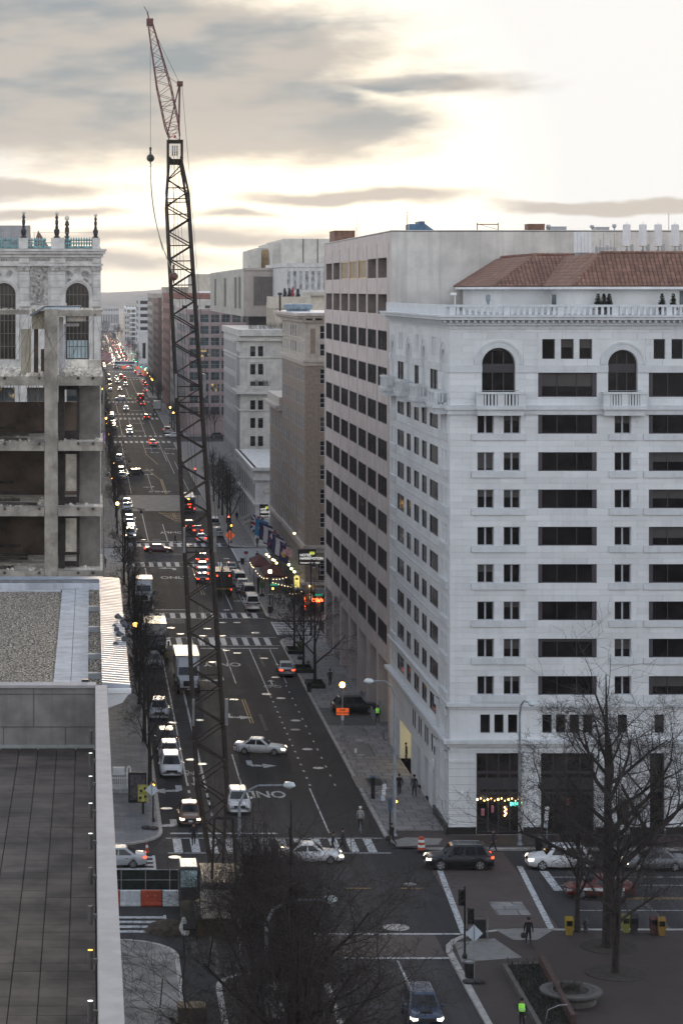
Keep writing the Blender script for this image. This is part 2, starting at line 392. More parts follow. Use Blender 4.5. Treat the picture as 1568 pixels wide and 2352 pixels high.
for i in range(34):
    y = rq.uniform(150, 480) if i > 8 else rq.uniform(150, 210); x = rq.uniform(6.2, 20) if y > 186 or y < 160 else rq.uniform(6, 50); w, d = rq.choice(((.5, 14), (1.4, 3.5), (2.2, 5), (.35, 9), (3, 2.2)))
    sheet('road_patch', x, min(x + w, 22.4 if y > 186 or y < 160 else 60), y, y + d, .003 + .00005 * i, tarm[i % 3 == 0])
# kerb ramps
rampm = M('ramp concrete', (.20, .195, .19), .8, .1, 2)
MB().ext([(23.3, 184.7), (26.6, 185.4), (27.2, 187.4), (24.4, 187.8), (23.1, 186.6)], .143, .153).build('kerb_ramp', rampm, pv_r1)
MB().ext([(23.4, 153), (27.4, 154), (26.4, 158.6), (23.6, 157.5)], .143, .153).build('kerb_ramp', rampm, plaza)
MB().ext([(PX(1130, 161.6), 160.9), (PX(1268, 161.6), 160.9), (PX(1225, 159.5), 158.2), (PX(1170, 159.5), 158.2)], .143, .153).build('kerb_ramp', rampm, plaza)
def mark(name, x0, x1, y0, y1, mat=paint_w, z=.012): return sheet(name, x0, x1, y0, y1, z, mat)
def crosswalk(y0, y1, x0=XL + .7, x1=XR - .3, w=.66, p=1.34, edges=True):
    x = x0
    while x + w < x1: mark('crosswalk_bar', x, x + w, y0 + .15, y1 - .15); x += p
    if edges: mark('crosswalk_edge', x0 - .5, x1 + .2, y0 - .22, y0 - .02); mark('crosswalk_edge', x0 - .5, x1 + .2, y1 + .02, y1 + .22)
crosswalk(183.3, 188.0); crosswalk(290, 296.6); crosswalk(314, 319); crosswalk(372.6, 378.4); crosswalk(401.5, 406.8)
for y0, y1 in ((673, 681), (701, 706.5), (794, 805), (824, 832), (914, 922), (948, 953), (1145, 1152), (1172, 1178), (1255, 1262)): crosswalk(y0, y1, w=.8, p=1.5, edges=False)
def ladder(x0, x1, y0, y1, n):
    mark('crosswalk_edge', x0 - .2, x0, y0, y1); mark('crosswalk_edge', x1, x1 + .2, y0, y1)
    for i in range(n): y = y0 + (y1 - y0) * (i + .25) / n; mark('crosswalk_bar', x0, x1, y, y + (y1 - y0) / n * .5)
ladder(23.2, 28.5, 299, 310.6, 8); ladder(23.2, 28.6, 380.4, 399, 12); ladder(1.2, 5.2, 299, 310.6, 8); ladder(1.0, 5.0, 380.4, 399, 12)
ladder(.6, 4.9, 165.0, 160.2, 4); ladder(.6, 4.6, 182.4, 177.6, 4)
mark('stop_line', XL + .6, 14.6, 189.6, 190.0); mark('stop_line', 7.4, 15.4, 409.6, 410.1); mark('stop_line', 13.0, XR - .6, 287.4, 287.9); mark('stop_line', 8.4, 13.2, 322, 322.5)
mark('crossing_line', 14.7, 24.4, 160.0, 160.35); mark('crossing_line', 14.7, XR, 154.2, 154.55)
def qmark(name, a, b, w, mat=paint_w, z=.012): # slanted strip along y
    return MB().quad((a[0], a[1], z), (a[0] + w, a[1], z), (b[0] + w, b[1], z), (b[0], b[1], z)).build(name, mat, road)
qmark('crossing_line', G(1058, 2146), G(1003, 1999), .42); qmark('crossing_line', G(1258, 2134), G(1186, 1990), .42); qmark('stop_line', G(1272, 2046), G(1238, 2001), .62)
for u in (795, 915, 1322 - 20): mark('centre_dash', PX(u, 172.4), PX(u + 57, 172.4), 172.3, 172.5, paint_y)
mark('centre_line', 36, 60, 169.3, 169.42, paint_y); mark('centre_line', 36, 60, 169.6, 169.72, paint_y)
for y in (175.6, 173.2, 166.2): mark('lane_line', 33.2, 62, y, y + .11)
mark('lane_line', 19.4, 19.55, 147, 153.8, z=.013)
for x, y0, y1, w in ((8.2, 209, 288, .14), (9.7, 199, 289, .2), (12.85, 199, 222, .13), (15.6, 262, 287, .13), (18.7, 254, 287, .13), (18.6, 190, 207, .13),
                     (21.1, 262, 287, .1), (8.2, 322, 371, .13), (18.7, 322, 340, .13), (20.6, 320, 371, .12), (12.9, 410, 440, .14), (9.6, 410, 460, .14), (16.2, 345, 371, .14),
                     (8.3, 505, 670, .13), (12.9, 512, 560, .12), (19.2, 560, 640, .13), (20.6, 505, 600, .12), (16.0, 640, 670, .13), (18.7, 600, 670, .13), (15.8, 705, 790, .15), (18.8, 705, 790, .15), (9.0, 705, 790, .15), (12.2, 740, 790, .15),
                     (9.2, 835, 910, .15), (18.6, 835, 910, .15), (12.4, 850, 910, .15), (14.9, 955, 1140, .16), (18.6, 955, 1140, .16)):
    mark('lane_line', x, x + w, y0, y1)
for y in range(208, 254, 3): mark('lane_dot', 18.72, 18.9, y, y + .7)
for y in range(208, 262, 4): mark('lane_dot', 20.9, 21.05, y, y + .8)
for y in range(196, 209, 3): mark('lane_dot', 8.2, 8.4, y, y + 1.2); mark('lane_dot', 9.7, 9.9, y, y + 1.2)
mark('lane_line', 15.62, 15.74, 238, 252, paint_y); mark('lane_line', 15.9, 16.0, 238, 252, paint_y)
for y0, y1 in ((338, 371), (452, 462), (505, 545)): mark('lane_line', 15.4, 15.55, y0, y1, paint_y); mark('lane_line', 15.75, 15.9, y0, y1, paint_y)
qmark('lane_line', (15.2, 545), (13.0, 578), .15, paint_y); qmark('lane_line', (16.2, 590), (14.2, 625), .15, paint_y); mark('lane_line', 14.2, 14.35, 625, 670, paint_y)
hatch = [(12.9, 462.5), (17.2, 462.5), (17.4, 440), (15.2, 447)]   # painted median
for i in range(4): qa, qb = hatch[i], hatch[(i + 1) % 4]; MB().tube((*qa, .0), (*qb, .0), .12, n=4).build('median_outline', paint_y, road)
for i in range(6): y = 444 + i * 3.2; mark('median_hatch', 13.4 + .35 * (5 - i), 17.1, y, y + .8, paint_y)
def arrow(cx, cy, dx, kind, flip=1):   # turn arrow read by drivers heading -flip*y
    b = MB(); s = flip
    def q(*p): b.add([(cx + x * dx, cy + y * s, .013) for x, y in p], [tuple(range(len(p)))])
    if kind == 'turn': q((-.17, 2.4), (.17, 2.4), (.17, .6), (-.17, .3)); q((-.17, .3), (.17, .6), (.8, .3), (.8, -.3), (.1, -.3)); q((.75, 1.0), (1.6, 0), (.75, -1.0))
    else: q((-.09, 2.2), (.09, 2.2), (.09, -.6), (-.09, -.6)); q((-.4, -.5), (.4, -.5), (0, -1.6))
    return b.build('turn_arrow', paint_w, road)
for u, v, dx, k, f in ((575, 1759, 1.5, 'turn', 1), (525, 1648, 1.5, 'turn', 1), (510, 1563, -1.5, 'turn', 1), (412, 1817, -1.6, 'turn', 1), (400, 1897, -1.6, 'turn', 1),
                       (623, 1567, 1, 'ahead', -1), (448, 1797, 1, 'ahead', 1), (395, 1248, 1.6, 'turn', 1), (400, 1305, -1.6, 'turn', -1), (349, 1040, 1.5, 'turn', 1), (352, 1119, -1.5, 'turn', 1), (350, 1090, -1.5, 'turn', 1), (350, 1080, -1.5, 'turn', 1), (398, 1042, -1.5, 'turn', -1)):
    x, y = G(u, v); arrow(x, y, dx, k, f)
tm = text_mesh('road_lettering', 'ONLY', paint_w, 1.6, 0, bold=.03)
for u, v, rz, sx, sy in ((598, 1824, 180, 1.0, 2.4), (510, 1526, 180, 1.0, 2.4), (402, 1327, 0, 1.0, 2.6), (395, 1223, 180, 1.0, 2.8), (366, 1129, 180, 1.1, 3), (352, 1030, 0, 1.0, 3), (397, 1031, 0, 1.0, 3), (317, 990, 180, 1, 3), (312, 943, 180, 1, 3), (317, 972, 180, 1, 3)):
    x, y = G(u, v); put('road_lettering', tm, road, (x, y, .013), R(rz), (sx, sy, 1))
bike = MB()
for cx in (-.45, .45):
    for i in range(12):
        a, b_ = R(i * 30), R(i * 30 + 30); bike.quad(*[(cx + r * math.cos(t), r * 1.6 * math.sin(t), 0) for r, t in ((.33, a), (.33, b_), (.26, b_), (.26, a))])
for p, q in (((-.45, 0), (-.1, .5)), ((-.1, .5), (.35, .5)), ((.35, .5), (.45, 0)), ((-.1, .5), (.05, 0)), ((.05, 0), (.35, .5)), ((-.1, .5), (-.15, .8)), ((.35, .5), (.3, .9))):
    d = Vector((q[0] - p[0], q[1] - p[1])).normalized() * .035; bike.quad((p[0] - d.y, p[1] + d.x, 0), (p[0] + d.y, p[1] - d.x, 0), (q[0] + d.y, q[1] - d.x, 0), (q[0] - d.y, q[1] + d.x, 0))
bm_ = bike.mesh('bike_symbol', paint_w)
for u, v, rz in ((440, 1774, 180), (626, 1577, 0), (553, 1381, 0)): x, y = G(u, v); put('bike_symbol', bm_, road, (x, y, .013), R(rz), (1.2, 1.6, 1))
mh = MB().lathe((0, 0, 0), [(.42, 0), (.42, .016), (.40, .018), (.36, .014), (.34, .018)], 20).mesh('manhole_cover', M('polished iron', (.42, .42, .43), .38, .2, 4, metal=.7))
for u, v in ((537, 1607), (613, 1595), (645, 1604), (679, 1655), (678, 1676), (439, 1745), (464, 1755), (457, 1654), (383, 1857), (395, 1660), (606, 1512), (634, 1556), (612, 1594), (678, 1676),
             (706, 1721), (731, 1764), (587, 1453), (544, 1430), (512, 1430), (511, 1461), (520, 1401), (568, 1418), (415, 1456), (393, 1442), (466, 1461), (476, 1444), (586, 1454), (545, 1500), (520, 1494), (488, 1521), (402, 1969), (940, 2031), (1160, 2078), (435, 1250), (330, 1240), (340, 1262), (520, 1283)):
    x, y = G(u, v); put('manhole_cover', mh, road, (x, y, .004), 0, (1.15, 1.15, 1))
x, y = G(940, 2137); put('manhole_cover', mh, road, (x - .8, 161.8, .004), 0, (2.1, 2.1, 1))
for u, v in ((907, 1866), (886, 1814), (828, 1738), (826, 1705), (879, 1699)): x, y = G(u, v); put('manhole_cover', mh, pv_r1, (x, y, .143), 0, (.9, .9, 1))
# ================================================================== building tools
def arch_pts(r, n=14): return [(r * math.cos(math.pi * i / n), r * math.sin(math.pi * i / n)) for i in range(n + 1)]
class Wall:
    "a vertical wall plane: origin P0 (x,y), run direction du; inside is du turned left"
    def __init__(s, root, P0, du, W, Z0, Z1): s.root, s.P0, s.du, s.W, s.Z0, s.Z1 = root, P0, du, W, Z0, Z1; s.inn = (-du[1], du[0]); s.ang = math.atan2(du[1], du[0])
    def p(s, u, z, d=0.): return (s.P0[0] + s.du[0] * u + s.inn[0] * d, s.P0[1] + s.du[1] * u + s.inn[1] * d, z)
    def slab(s, mb, u0, u1, z0, z1, d0, d1, k=None):
        c = [s.p(u, z, d) for z in (z0, z1) for (u, d) in ((u0, d0), (u1, d0), (u1, d1), (u0, d1))]
        mb.add(c, [(0, 3, 2, 1), (4, 5, 6, 7), (0, 1, 5, 4), (1, 2, 6, 5), (2, 3, 7, 6), (3, 0, 4, 7)], k); return mb
    def face(s, mat, ops, depth=.3, name='wall', arches=(), reveal=None, d=0.):
        "wall sheet with openings (u0,u1,z0,z1) cut and their reveals; arches (uc,r,zspring) sit on top of an opening"
        mb = MB(); ops = [tuple(o[:4]) + ((o[4],) if len(o) > 4 else (depth,)) for o in ops]
        us = sorted({0., s.W, *[min(max(x, 0), s.W) for o in ops for x in o[:2]]}); zs = sorted({s.Z0, s.Z1, *[z for o in ops for z in o[2:4] if s.Z0 <= z <= s.Z1]})
        for j in range(len(zs) - 1):
            zc = (zs[j] + zs[j + 1]) / 2; run = None
            for i in range(len(us) - 1):
                uc = (us[i] + us[i + 1]) / 2
                hole = any(o[0] < uc < o[1] and o[2] < zc < o[3] for o in ops)
                if not hole and run is None: run = us[i]
                if run is not None and (hole or i == len(us) - 2):
                    e = us[i] if hole else us[i + 1]
                    mb.quad(s.p(run, zs[j], d), s.p(e, zs[j], d), s.p(e, zs[j + 1], d), s.p(run, zs[j + 1], d)); run = None
        k = 1 if reveal else 0
        for (a, b, z0, z1, dp) in ops:
            if any(abs((a + b) / 2 - A[0]) < .01 and abs(A[2] + A[1] - z1) < .02 for A in arches):
                A = [A for A in arches if abs((a + b) / 2 - A[0]) < .01][0]; ztop = A[2]; uc, r = A[0], A[1]
                pts = [(uc + x, A[2] + y) for x, y in arch_pts(r)]
                for (x0, y0), (x1, y1) in zip(pts[:-1], pts[1:]):
                    mb.quad(s.p(x0, y0, d), s.p(x1, y1, d), s.p(x1, z1, d), s.p(x0, z1, d)); mb.quad(s.p(x0, y0, d), s.p(x1, y1, d), s.p(x1, y1, dp), s.p(x0, y0, dp), k)
            else:
                ztop = z1; mb.quad(s.p(a, z1, d), s.p(b, z1, d), s.p(b, z1, dp), s.p(a, z1, dp), k)
            mb.quad(s.p(a, z0, d), s.p(b, z0, d), s.p(b, z0, dp), s.p(a, z0, dp), k)
            mb.quad(s.p(a, z0, d), s.p(a, ztop, d), s.p(a, ztop, dp), s.p(a, z0, dp), k); mb.quad(s.p(b, z0, d), s.p(b, ztop, d), s.p(b, ztop, dp), s.p(b, z0, dp), k)
        return mb.build(name, [mat, reveal] if reveal else mat, s.root)
    def window(s, op, depth=.3, cols=1, rows=1, fr=.07, gm=None, fm=None, arch=False, name='window', mull=None, bars=None):
        w, hgt = op[1] - op[0], op[3] - op[2]; gm = gm or glass; fm = fm or frame_dk; mu = mull or fr
        key = ('win', round(w, 2), round(hgt, 2), cols, rows, fr, mu, gm.name, fm.name, arch, str(bars))
        if key not in _cache:
            f = MB(); y0, y1 = -.07, .03
            zt = hgt - w / 2 if arch else hgt
            f.box(0, fr, y0, y1, 0, zt); f.box(w - fr, w, y0, y1, 0, zt); f.box(fr, w - fr, y0, y1, 0, fr)
            if not arch: f.box(fr, w - fr, y0, y1, hgt - fr, hgt)
            for i in range(1, cols): x = w * i / cols; f.box(x - mu / 2, x + mu / 2, y0 + .01, y1, fr, (zt if arch else hgt - fr) + (w * .42 * math.sin(math.pi * i / cols) if arch else 0))
            for j in range(1, rows): z = zt * j / rows; f.box(fr, w - fr, y0 + .015, y1, z - mu / 2, z + mu / 2)
            for (bz, bh) in (bars or ()): f.box(fr, w - fr, y0 - .03, y1, bz, bz + bh)
            if arch:
                a = [(w / 2 + x, zt + y) for x, y in arch_pts(w / 2)]; b = [(w / 2 + x, zt + y) for x, y in arch_pts(w / 2 - fr)]
                for i in range(len(a) - 1): f.quad((a[i][0], y0, a[i][1]), (a[i + 1][0], y0, a[i + 1][1]), (b[i + 1][0], y0, b[i + 1][1]), (b[i][0], y0, b[i][1]))
                f.box(fr, w - fr, y0, y1, zt - fr / 2, zt + fr / 2)
            p = MB()
            if arch: pts = [(0, .0, 0), (w, 0, 0)] + [(w / 2 + x, 0, zt + y) for x, y in arch_pts(w / 2)]; p.add(pts, [tuple(range(len(pts)))])
            else: p.quad((0, 0, 0), (w, 0, 0), (w, 0, hgt), (0, 0, hgt))
            _cache[key] = (f.mesh('window', fm), p.mesh('pane', gm))
        fm_, pm = _cache[key]
        o = place(name, fm_, s.root, s.p(op[0], op[2], depth), s.ang); put('pane', pm, o)
        return o
    def cladding(s, rows, width, ops, mat, name='stone_panel', th=.035, gap=.022, u0=0., u1=None, limit=300, counter=None):
        "separate stone panels in running bond, clipped at openings"
        u1 = s.W if u1 is None else u1; rest = MB(); cnt = counter if counter is not None else [0]
        for r_i, (z0, z1) in enumerate(rows):
            blocked = sorted((o[0], o[1]) for o in ops if o[2] < z1 - .04 and o[3] > z0 + .04)
            spans = []; a = u0
            for b0, b1 in blocked:
                if b0 > a: spans.append((a, min(b0, u1)))
                a = max(a, b1)
            if a < u1: spans.append((a, u1))
            off = width * (.5 if r_i % 2 else 0)
            for (a, b) in spans:
                cuts = [a]; x = math.floor((a - off) / width) * width + off + width
                while x < b - .2:
                    if x > a + .25: cuts.append(x)
                    x += width
                cuts.append(b)
                for c0, c1 in zip(cuts[:-1], cuts[1:]):
                    if c1 - c0 < .06: continue
                    w, hh = c1 - c0 - gap, z1 - z0 - gap
                    if cnt[0] < limit:
                        key = ('pan', round(w, 2), round(hh, 2), mat.name, th)
                        if key not in _cache: _cache[key] = MB().box(0, w, -th, 0, 0, hh).mesh('stone_panel', mat)
                        place(name, _cache[key], s.root, s.p(c0 + gap / 2, z0 + gap / 2, 0), s.ang); cnt[0] += 1
                    else: s.slab(rest, c0 + gap / 2, c1 - gap / 2, z0 + gap / 2, z1 - gap / 2, -th, 0)
        if rest.v: tag(rest.build(name + '_field', mat, s.root), kind='stuff')
_cache = {}
def grid(W, cols, rows, margin=0., frac=.6): # openings on a regular grid; rows = [(z0,z1)...]
    p = (W - 2 * margin) / cols
    return [(margin + p * (i + .5 - frac / 2), margin + p * (i + .5 + frac / 2), z0, z1) for (z0, z1) in rows for i in range(cols)]
def rows_of(ztop, n, pitch, h): return [(ztop - pitch * k - h, ztop - pitch * k) for k in range(n)]
def block(name, label, X0, X1, Y0, Y1, Z1, mat, street=None, front=None, cat='building', top=None, gm=None, fm=None, depth=.25, left=False, cols=1, wrows=1):
    "plain city block: street = opening list on the -x side (u from far to near), front = opening list on the -y side"
    t = thing(name, label, cat, (X0, Y0, .12))
    wf = Wall(t, (X0, Y0), (1, 0), X1 - X0, .12, Z1); wf.face(mat, front or [], depth)
    if left: ws = Wall(t, (X1, Y0), (0, 1), Y1 - Y0, .12, Z1)
    else: ws = Wall(t, (X0, Y1), (0, -1), Y1 - Y0, .12, Z1)
    ws.face(mat, street or [], .1)
    for w, ops in ((wf, front), (ws, street)):
        for o in ops or []: w.window(o, depth if w is wf else .08, cols, wrows, .08, gm, fm)
    b = MB(); b.box(X0 + .05, X1, Y0 + .05, Y1, Z1 - .05, Z1 + .02); b.quad((X1, Y0, .12), (X1, Y1, .12), (X1, Y1, Z1), (X1, Y0, Z1)); b.quad((X0, Y1, .12), (X1, Y1, .12), (X1, Y1, Z1), (X0, Y1, Z1))
    b.build('roof', top or conc, t)
    pb = MB(); e = .22
    pb.box(X0 - e, X1, Y0 - e, Y0 + .15, Z1 - .35, Z1 + .5); pb.box(X0 - e, X0 + .15, Y0 + .15, Y1, Z1 - .35, Z1 + .5); pb.build('parapet', mat, t)
    return t, wf, ws
# ================================================================== white stone office block on the corner
YF, XS, YB = 189.0, 28.0, 227.0
wb = thing('corner_office_building', 'white stone corner building with arched top windows, balconies and red tiled roof', 'building', (XS, YF, .14))
Wf = Wall(wb, (XS, YF), (1, 0), 35.6, .14, 39.9); Ws = Wall(wb, (XS, YB), (0, -1), 38.0, .14, 39.9)
TOP = [32.9 - 2.917 * k for k in range(9)]
cols_f = [(2.13, 3.43, 2), (4.18, 5.49, 2), (6.88, 11.46, 3), (12.84, 14.14, 2), (15.52, 20.10, 3), (21.48, 22.78, 2), (24.16, 28.74, 3), (30.13, 31.44, 2), (32.19, 33.49, 2)]
arch_f = [(3.8, 1.3, 36.84), (13.49, 1.15, 36.84), (22.13, 1.15, 36.84), (31.82, 1.3, 36.84)]
ops_f = []; winf = []
for k in range(8):
    for a, b, n in cols_f: winf.append(((a, b, TOP[k] - 1.48, TOP[k]), n))
for a, b in ((6.88, 11.46), (15.52, 20.10), (24.16, 28.74)): winf.append(((a, b, 34.3, 36.2), 3))
small = [(7.2, 8.2), (8.66, 9.66), (10.1, 11.1), (15.9, 16.8), (17.3, 18.2), (18.7, 19.6), (24.5, 25.5), (25.95, 26.95), (27.4, 28.4)]
for a, b in small: winf.append(((a, b, 37.27, 38.82), 1))
mezz = [(2.37, 3.13), (3.46, 4.19), (4.53, 5.27), (7.2, 7.96), (8.27, 9.03), (9.34, 10.1), (10.4, 11.15), (13.1, 13.84), (15.97, 16.73), (18.9, 19.65), (21.8, 22.5), (24.5, 25.3), (25.6, 26.4), (26.7, 27.5)]
for a, b in mezz: winf.append(((a, b, 8.03, 9.48), 1))
shops = [(2.07, 5.65), (7.1, 11.3), (15.6, 16.8), (18.8, 20.0), (24.3, 28.5), (30, 33.6)]
archops = [(c - r, c + r, 33.64, zs + r) for c, r, zs in arch_f]
ops_f = [o for o, n in winf] + [(a, b, .14, 6.45, .5) for a, b in shops] + [(13.1, 14.0, .8, 2.8)] + [o + (.45,) for o in archops]
Wf.face(stone, ops_f, .28, arches=arch_f)
for o, n in winf: Wf.window(o, .28, n, 1, .07, glass, frame_lt if n == 2 else frame_dk, mull=.13 if n == 2 else .06)
for o, n in winf:
    if n == 3:
        for a in (o[0], o[1] - .33): Wf.slab(MB(), a, a + .33, o[2], o[3], .1, .24).build('window_side_panel', frame_pl, wb)
for (a, b) in ((6.88, 11.46), (15.52, 20.10)): Wf.slab(MB(), a + .33, b - .33, 33.66, 34.28, -.02, .1).build('apron_panel', stone2, wb)
for o in archops: Wf.window(o, .45, 3, 1, .09, glass, frame_dk, arch=True, bars=[(2.55, .6)])
Wf.window((13.1, 14.0, .8, 2.8), .3, 1, 1, .1)
# ring mouldings round the arches
def archivolt(w, uc, r, zs, wd=.62, th=.12):
    b = MB(); n = 18
    for (ra, rb, t0) in ((r + .02, r + wd - .16, th * .6), (r + wd - .16, r + wd, th)):
        for i in range(n):
            a0, a1 = math.pi * i / n, math.pi * (i + 1) / n
            P = [(uc + q * math.cos(a), zs + q * math.sin(a)) for q, a in ((ra, a0), (rb, a0), (rb, a1), (ra, a1))]
            b.add([w.p(x, z, -t0) for x, z in P] + [w.p(x, z, .02) for x, z in P], [(0, 1, 2, 3), (0, 1, 5, 4), (1, 2, 6, 5), (2, 3, 7, 6), (3, 0, 4, 7)])
    b.build('archivolt', stone2, wb)
for c, r, zs in arch_f: archivolt(Wf, c, r, zs)
rowsf = []
for k in range(8):
    t = TOP[k]; e = [t, t - .493, t - .987, t - 1.48, t - 1.99, t - 2.45, t - 2.917]
    rowsf += [(b, a) for a, b in zip(e[:-1], e[1:])]
rowsf = [r for r in rowsf if r[0] > 10.3]
rowsu = [(33.64 + i * .512, 33.64 + (i + 1) * .512) for i in range(5)] + [(36.75 + i * .5183, 36.75 + (i + 1) * .5183) for i in range(6)]
bands_f = [(k, a, b) for k in range(8) for a, b in ((1.65, 5.95), (12.4, 14.56), (15.1, 20.5), (21.1, 23.2))]
blk = ops_f + [(c - r - .62, c + r + .62, zs - .1, zs + r + .62) for c, r, zs in arch_f] + [(a, b, TOP[k] - 1.99, TOP[k] - 1.48) for k, a, b in bands_f]
cnt = [0]
Wf.cladding(rowsu, 1.95, blk, stone, u1=22.0, counter=cnt, limit=120)
Wf.cladding(rowsf, 1.95, blk, stone, u1=22.0, counter=cnt, limit=300)
low = [(7.55 + i * .5, 8.05 + i * .5) for i in range(5)]
for k, a, b in bands_f: Wf.slab(MB(), a, b, TOP[k] - 1.98, TOP[k] - 1.5, -.16, 0).build('sill_band', stone2, wb)
# side wall
YW = lambda y: YB - y
wide = [(195.3, 200.2), (216.5, 221.3)]; nar = [(201.9, 204.9), (206.6, 209.9), (211.9, 214.8)]; slit = [(190.4, 191.6), (192.4, 193.6), (222.4, 223.6), (224.4, 225.6)]
wins = []; blind = []
for k in range(9):
    for y0, y1 in wide + nar: wins.append(((YW(y1), YW(y0), TOP[k] - 1.48, TOP[k]), 1))
    for y0, y1 in slit: blind.append((YW(y1), YW(y0), TOP[k] - 1.48, TOP[k]))
for y0, y1 in wide + nar[1:2]:
    wins.append(((YW(y1) + .3, YW(y0) - .3, 33.7, 36.2), 2)); m = (y0 + y1) / 2
    for q in (-1.35, -.35, .65): blind.append((YW(m) + q, YW(m) + q + .7, 37.27, 38.82))
arch_s = [(YW(y), 1.15, 36.84) for y in (192.3, 203.4, 213.2, 224.3)]
aops = [(c - r, c + r, 33.64, zs + r) for c, r, zs in arch_s]
for y in (199.2, 203.2, 207.2, 211.0): wins += [((YW(y), YW(y) + .95, 4.7, 6.2), 1), ((YW(y) + 1.25, YW(y) + 2.2, 4.7, 6.2), 1)]
doors = [(YW(y + 2.2), YW(y), .14, 3.5) for y in (196.4, 201, 205.6)]; garage = (YW(219.5), YW(211.8), .14, 3.7)
ops_s = [o for o, n in wins] + [o + (.07,) for o in blind] + [o + (.14,) for o in aops] + [d + (.5,) for d in doors] + [garage + (2.4,)]
Ws.face(stone, ops_s, .09, arches=arch_s)
for o, n in wins: Ws.window(o, .075, n if o[2] > 33 else 1, 1, .06, glass_w, frame_dk)
bb = MB()
for o in blind: Ws.slab(bb, o[0], o[1], o[2], o[3], .06, .1)
for o in aops: Ws.slab(bb, *o, .13, .2)
bb.build('recess_panel', stone2, wb)
for c, r, zs in arch_s: archivolt(Ws, c, r, zs)
for d in doors: Ws.slab(MB(), *d, .46, .52).build('door', M('bronze door', (.05, .045, .045), .5, .2), wb)
gl = MB(); Ws.slab(gl, garage[0], garage[1], .14, 3.7, 2.3, 2.4); gl.build('garage_back_wall', M('lit garage wall', (.5, .45, .3), .8, .1, emit=(1, .78, .3), estr=.55), wb)
rs = []
for k in range(9):
    t = TOP[k]; e = [t, t - .74, t - 1.48, t - 2.0, t - 2.46, t - 2.917]; rs += [(b, a) for a, b in zip(e[:-1], e[1:])]
rs = [r for r in rs if r[0] > 7.6] + rowsu + [(4.5 + .55 * i, 5.05 + .55 * i) for i in range(4)] + [(.5 + .8 * i, 1.3 + .8 * i) for i in range(4)]
blks = ops_s + [(c - r - .62, c + r + .62, zs - .1, zs + r + .62) for c, r, zs in arch_s]
Ws.cladding(rs, 2.9, blks, stone, name='side_panel', limit=0)
for k in range(8):
    for y0, y1 in ((190.0, 194.0), (222.0, 226.0)): Ws.slab(MB(), YW(y1), YW(y0), TOP[k] - 2.1, TOP[k] - 1.5, -.18, 0).build('sill_band', stone2, wb)
    Ws.slab(MB(), 0, 38, TOP[k] - 2.2, TOP[k] - 2.12, -.07, 0).build('string_course', stone2, wb)
# belts and cornices (wrap both faces)
def wrap(name, off, z0, z1, mat=None, x1=63.6): return MB().box(XS - off, x1, YF - off, YB, z0, z1).build(name, mat or stone2, wb)
def belt(name, off, z0, z1):
    b = MB(); b.box(XS - off, XS + 35.6, YF - off, YF, z0, z1); b.box(XS - off, XS, YF, YB, z0, z1); return b.build(name, stone2, wb)
def belt_gaps(name, off, z0, z1, wall, gaps):
    b = MB(); a = 0.
    for g0, g1 in sorted(gaps) + [(wall.W, wall.W)]:
        if g0 > a: wall.slab(b, a, g0, z0, z1, -off, 0)
        a = g1
    b.build(name, stone2, wb)
for w, ar in ((Wf, arch_f), (Ws, arch_s)): belt_gaps('impost_band', .12, 36.21, 36.74, w, [(c - r, c + r) for c, r, zs in ar])
belt('balcony_ledge', .30, 33.3, 33.62); belt('balcony_ledge', .18, 32.93, 33.3)
belt('belt_course', .28, 10.12, 10.36); belt('belt_course', .12, 9.9, 10.12)
belt('shop_cornice', .55, 7.26, 7.52); belt('shop_cornice', .32, 7.02, 7.26); belt('shop_cornice', .14, 6.5, 6.72)
for off, z0, z1 in ((.12, 39.62, 39.9), (.32, 39.9, 40.1), (.88, 40.33, 40.55), (1.0, 40.55, 40.7)): wrap('cornice', off, z0, z1)
dm = MB().box(0, .2, 0, .32, 0, .2).mesh('dentil', stone2)
for i in range(72): place('dentil', dm, wb, (XS - .6 + i * .47, YF - .66, 40.12))
for i in range(78): place('dentil', dm, wb, (XS - .66, YF - .1 + i * .47, 40.12), 0, (1.3, .6, 1))
wrap('cornice_soffit', .3, 40.1, 40.33)
bal = MB().box(-.1, .1, -.1, .1, 0, .62).mesh('baluster', stone2)
for i in range(46):
    if i % 9: place('baluster', bal, wb, (XS + .1 + i * .47, YF - .25, 40.72))
bp = MB()
for i in range(0, 80, 9): bp.box(XS - .1 + i * .47, XS + .35 + i * .47, YF - .42, YF - .08, 40.7, 41.36)
bp.box(XS - .35, XS + 35.6, YF - .42, YF - .08, 41.34, 41.52); bp.box(XS - .35, XS - .02, YF - .07, YB, 40.7, 41.5); bp.build('balustrade_rail', stone2, wb)
wrap('roof_deck', -.02, 40.66, 40.72, M('roof membrane', (.36, .37, .38), .9, .15))
# piers, plinths, shopfronts
for a, b in ((-.12, 1.95), (5.75, 7.0), (11.4, 13.0), (14.1, 15.5), (16.9, 18.7), (20.1, 24.2)): pm = MB(); Wf.slab(pm, a, b, .75, 6.5, -.10, 0); Wf.slab(pm, a, b, 5.75, 5.95, -.18, -.1); Wf.slab(pm, a - .02, b, .7, .9, -.2, 0); pm.build('pier', stone, wb)
plm = M('black granite', (.02, .018, .018), .35, .1)
for a, b in ((-.3, 2.0), (5.7, 7.05), (11.35, 13.05), (14.05, 15.55), (16.85, 18.75), (20.05, 24.2)): Wf.slab(MB(), a, b, .14, .72, -.24, 0).build('plinth', plm, wb)
Ws.slab(MB(), 30, 38.1, .14, .72, -.24, 0).build('plinth', plm, wb)
pj = MB()
for z in [.9 + .62 * i for i in range(9)]: Wf.slab(pj, -.122, 1.952, z, z + .025, -.104, 0)
pj.build('pier_joint', joint, wb)
for a, b in mezz[:3]: pass
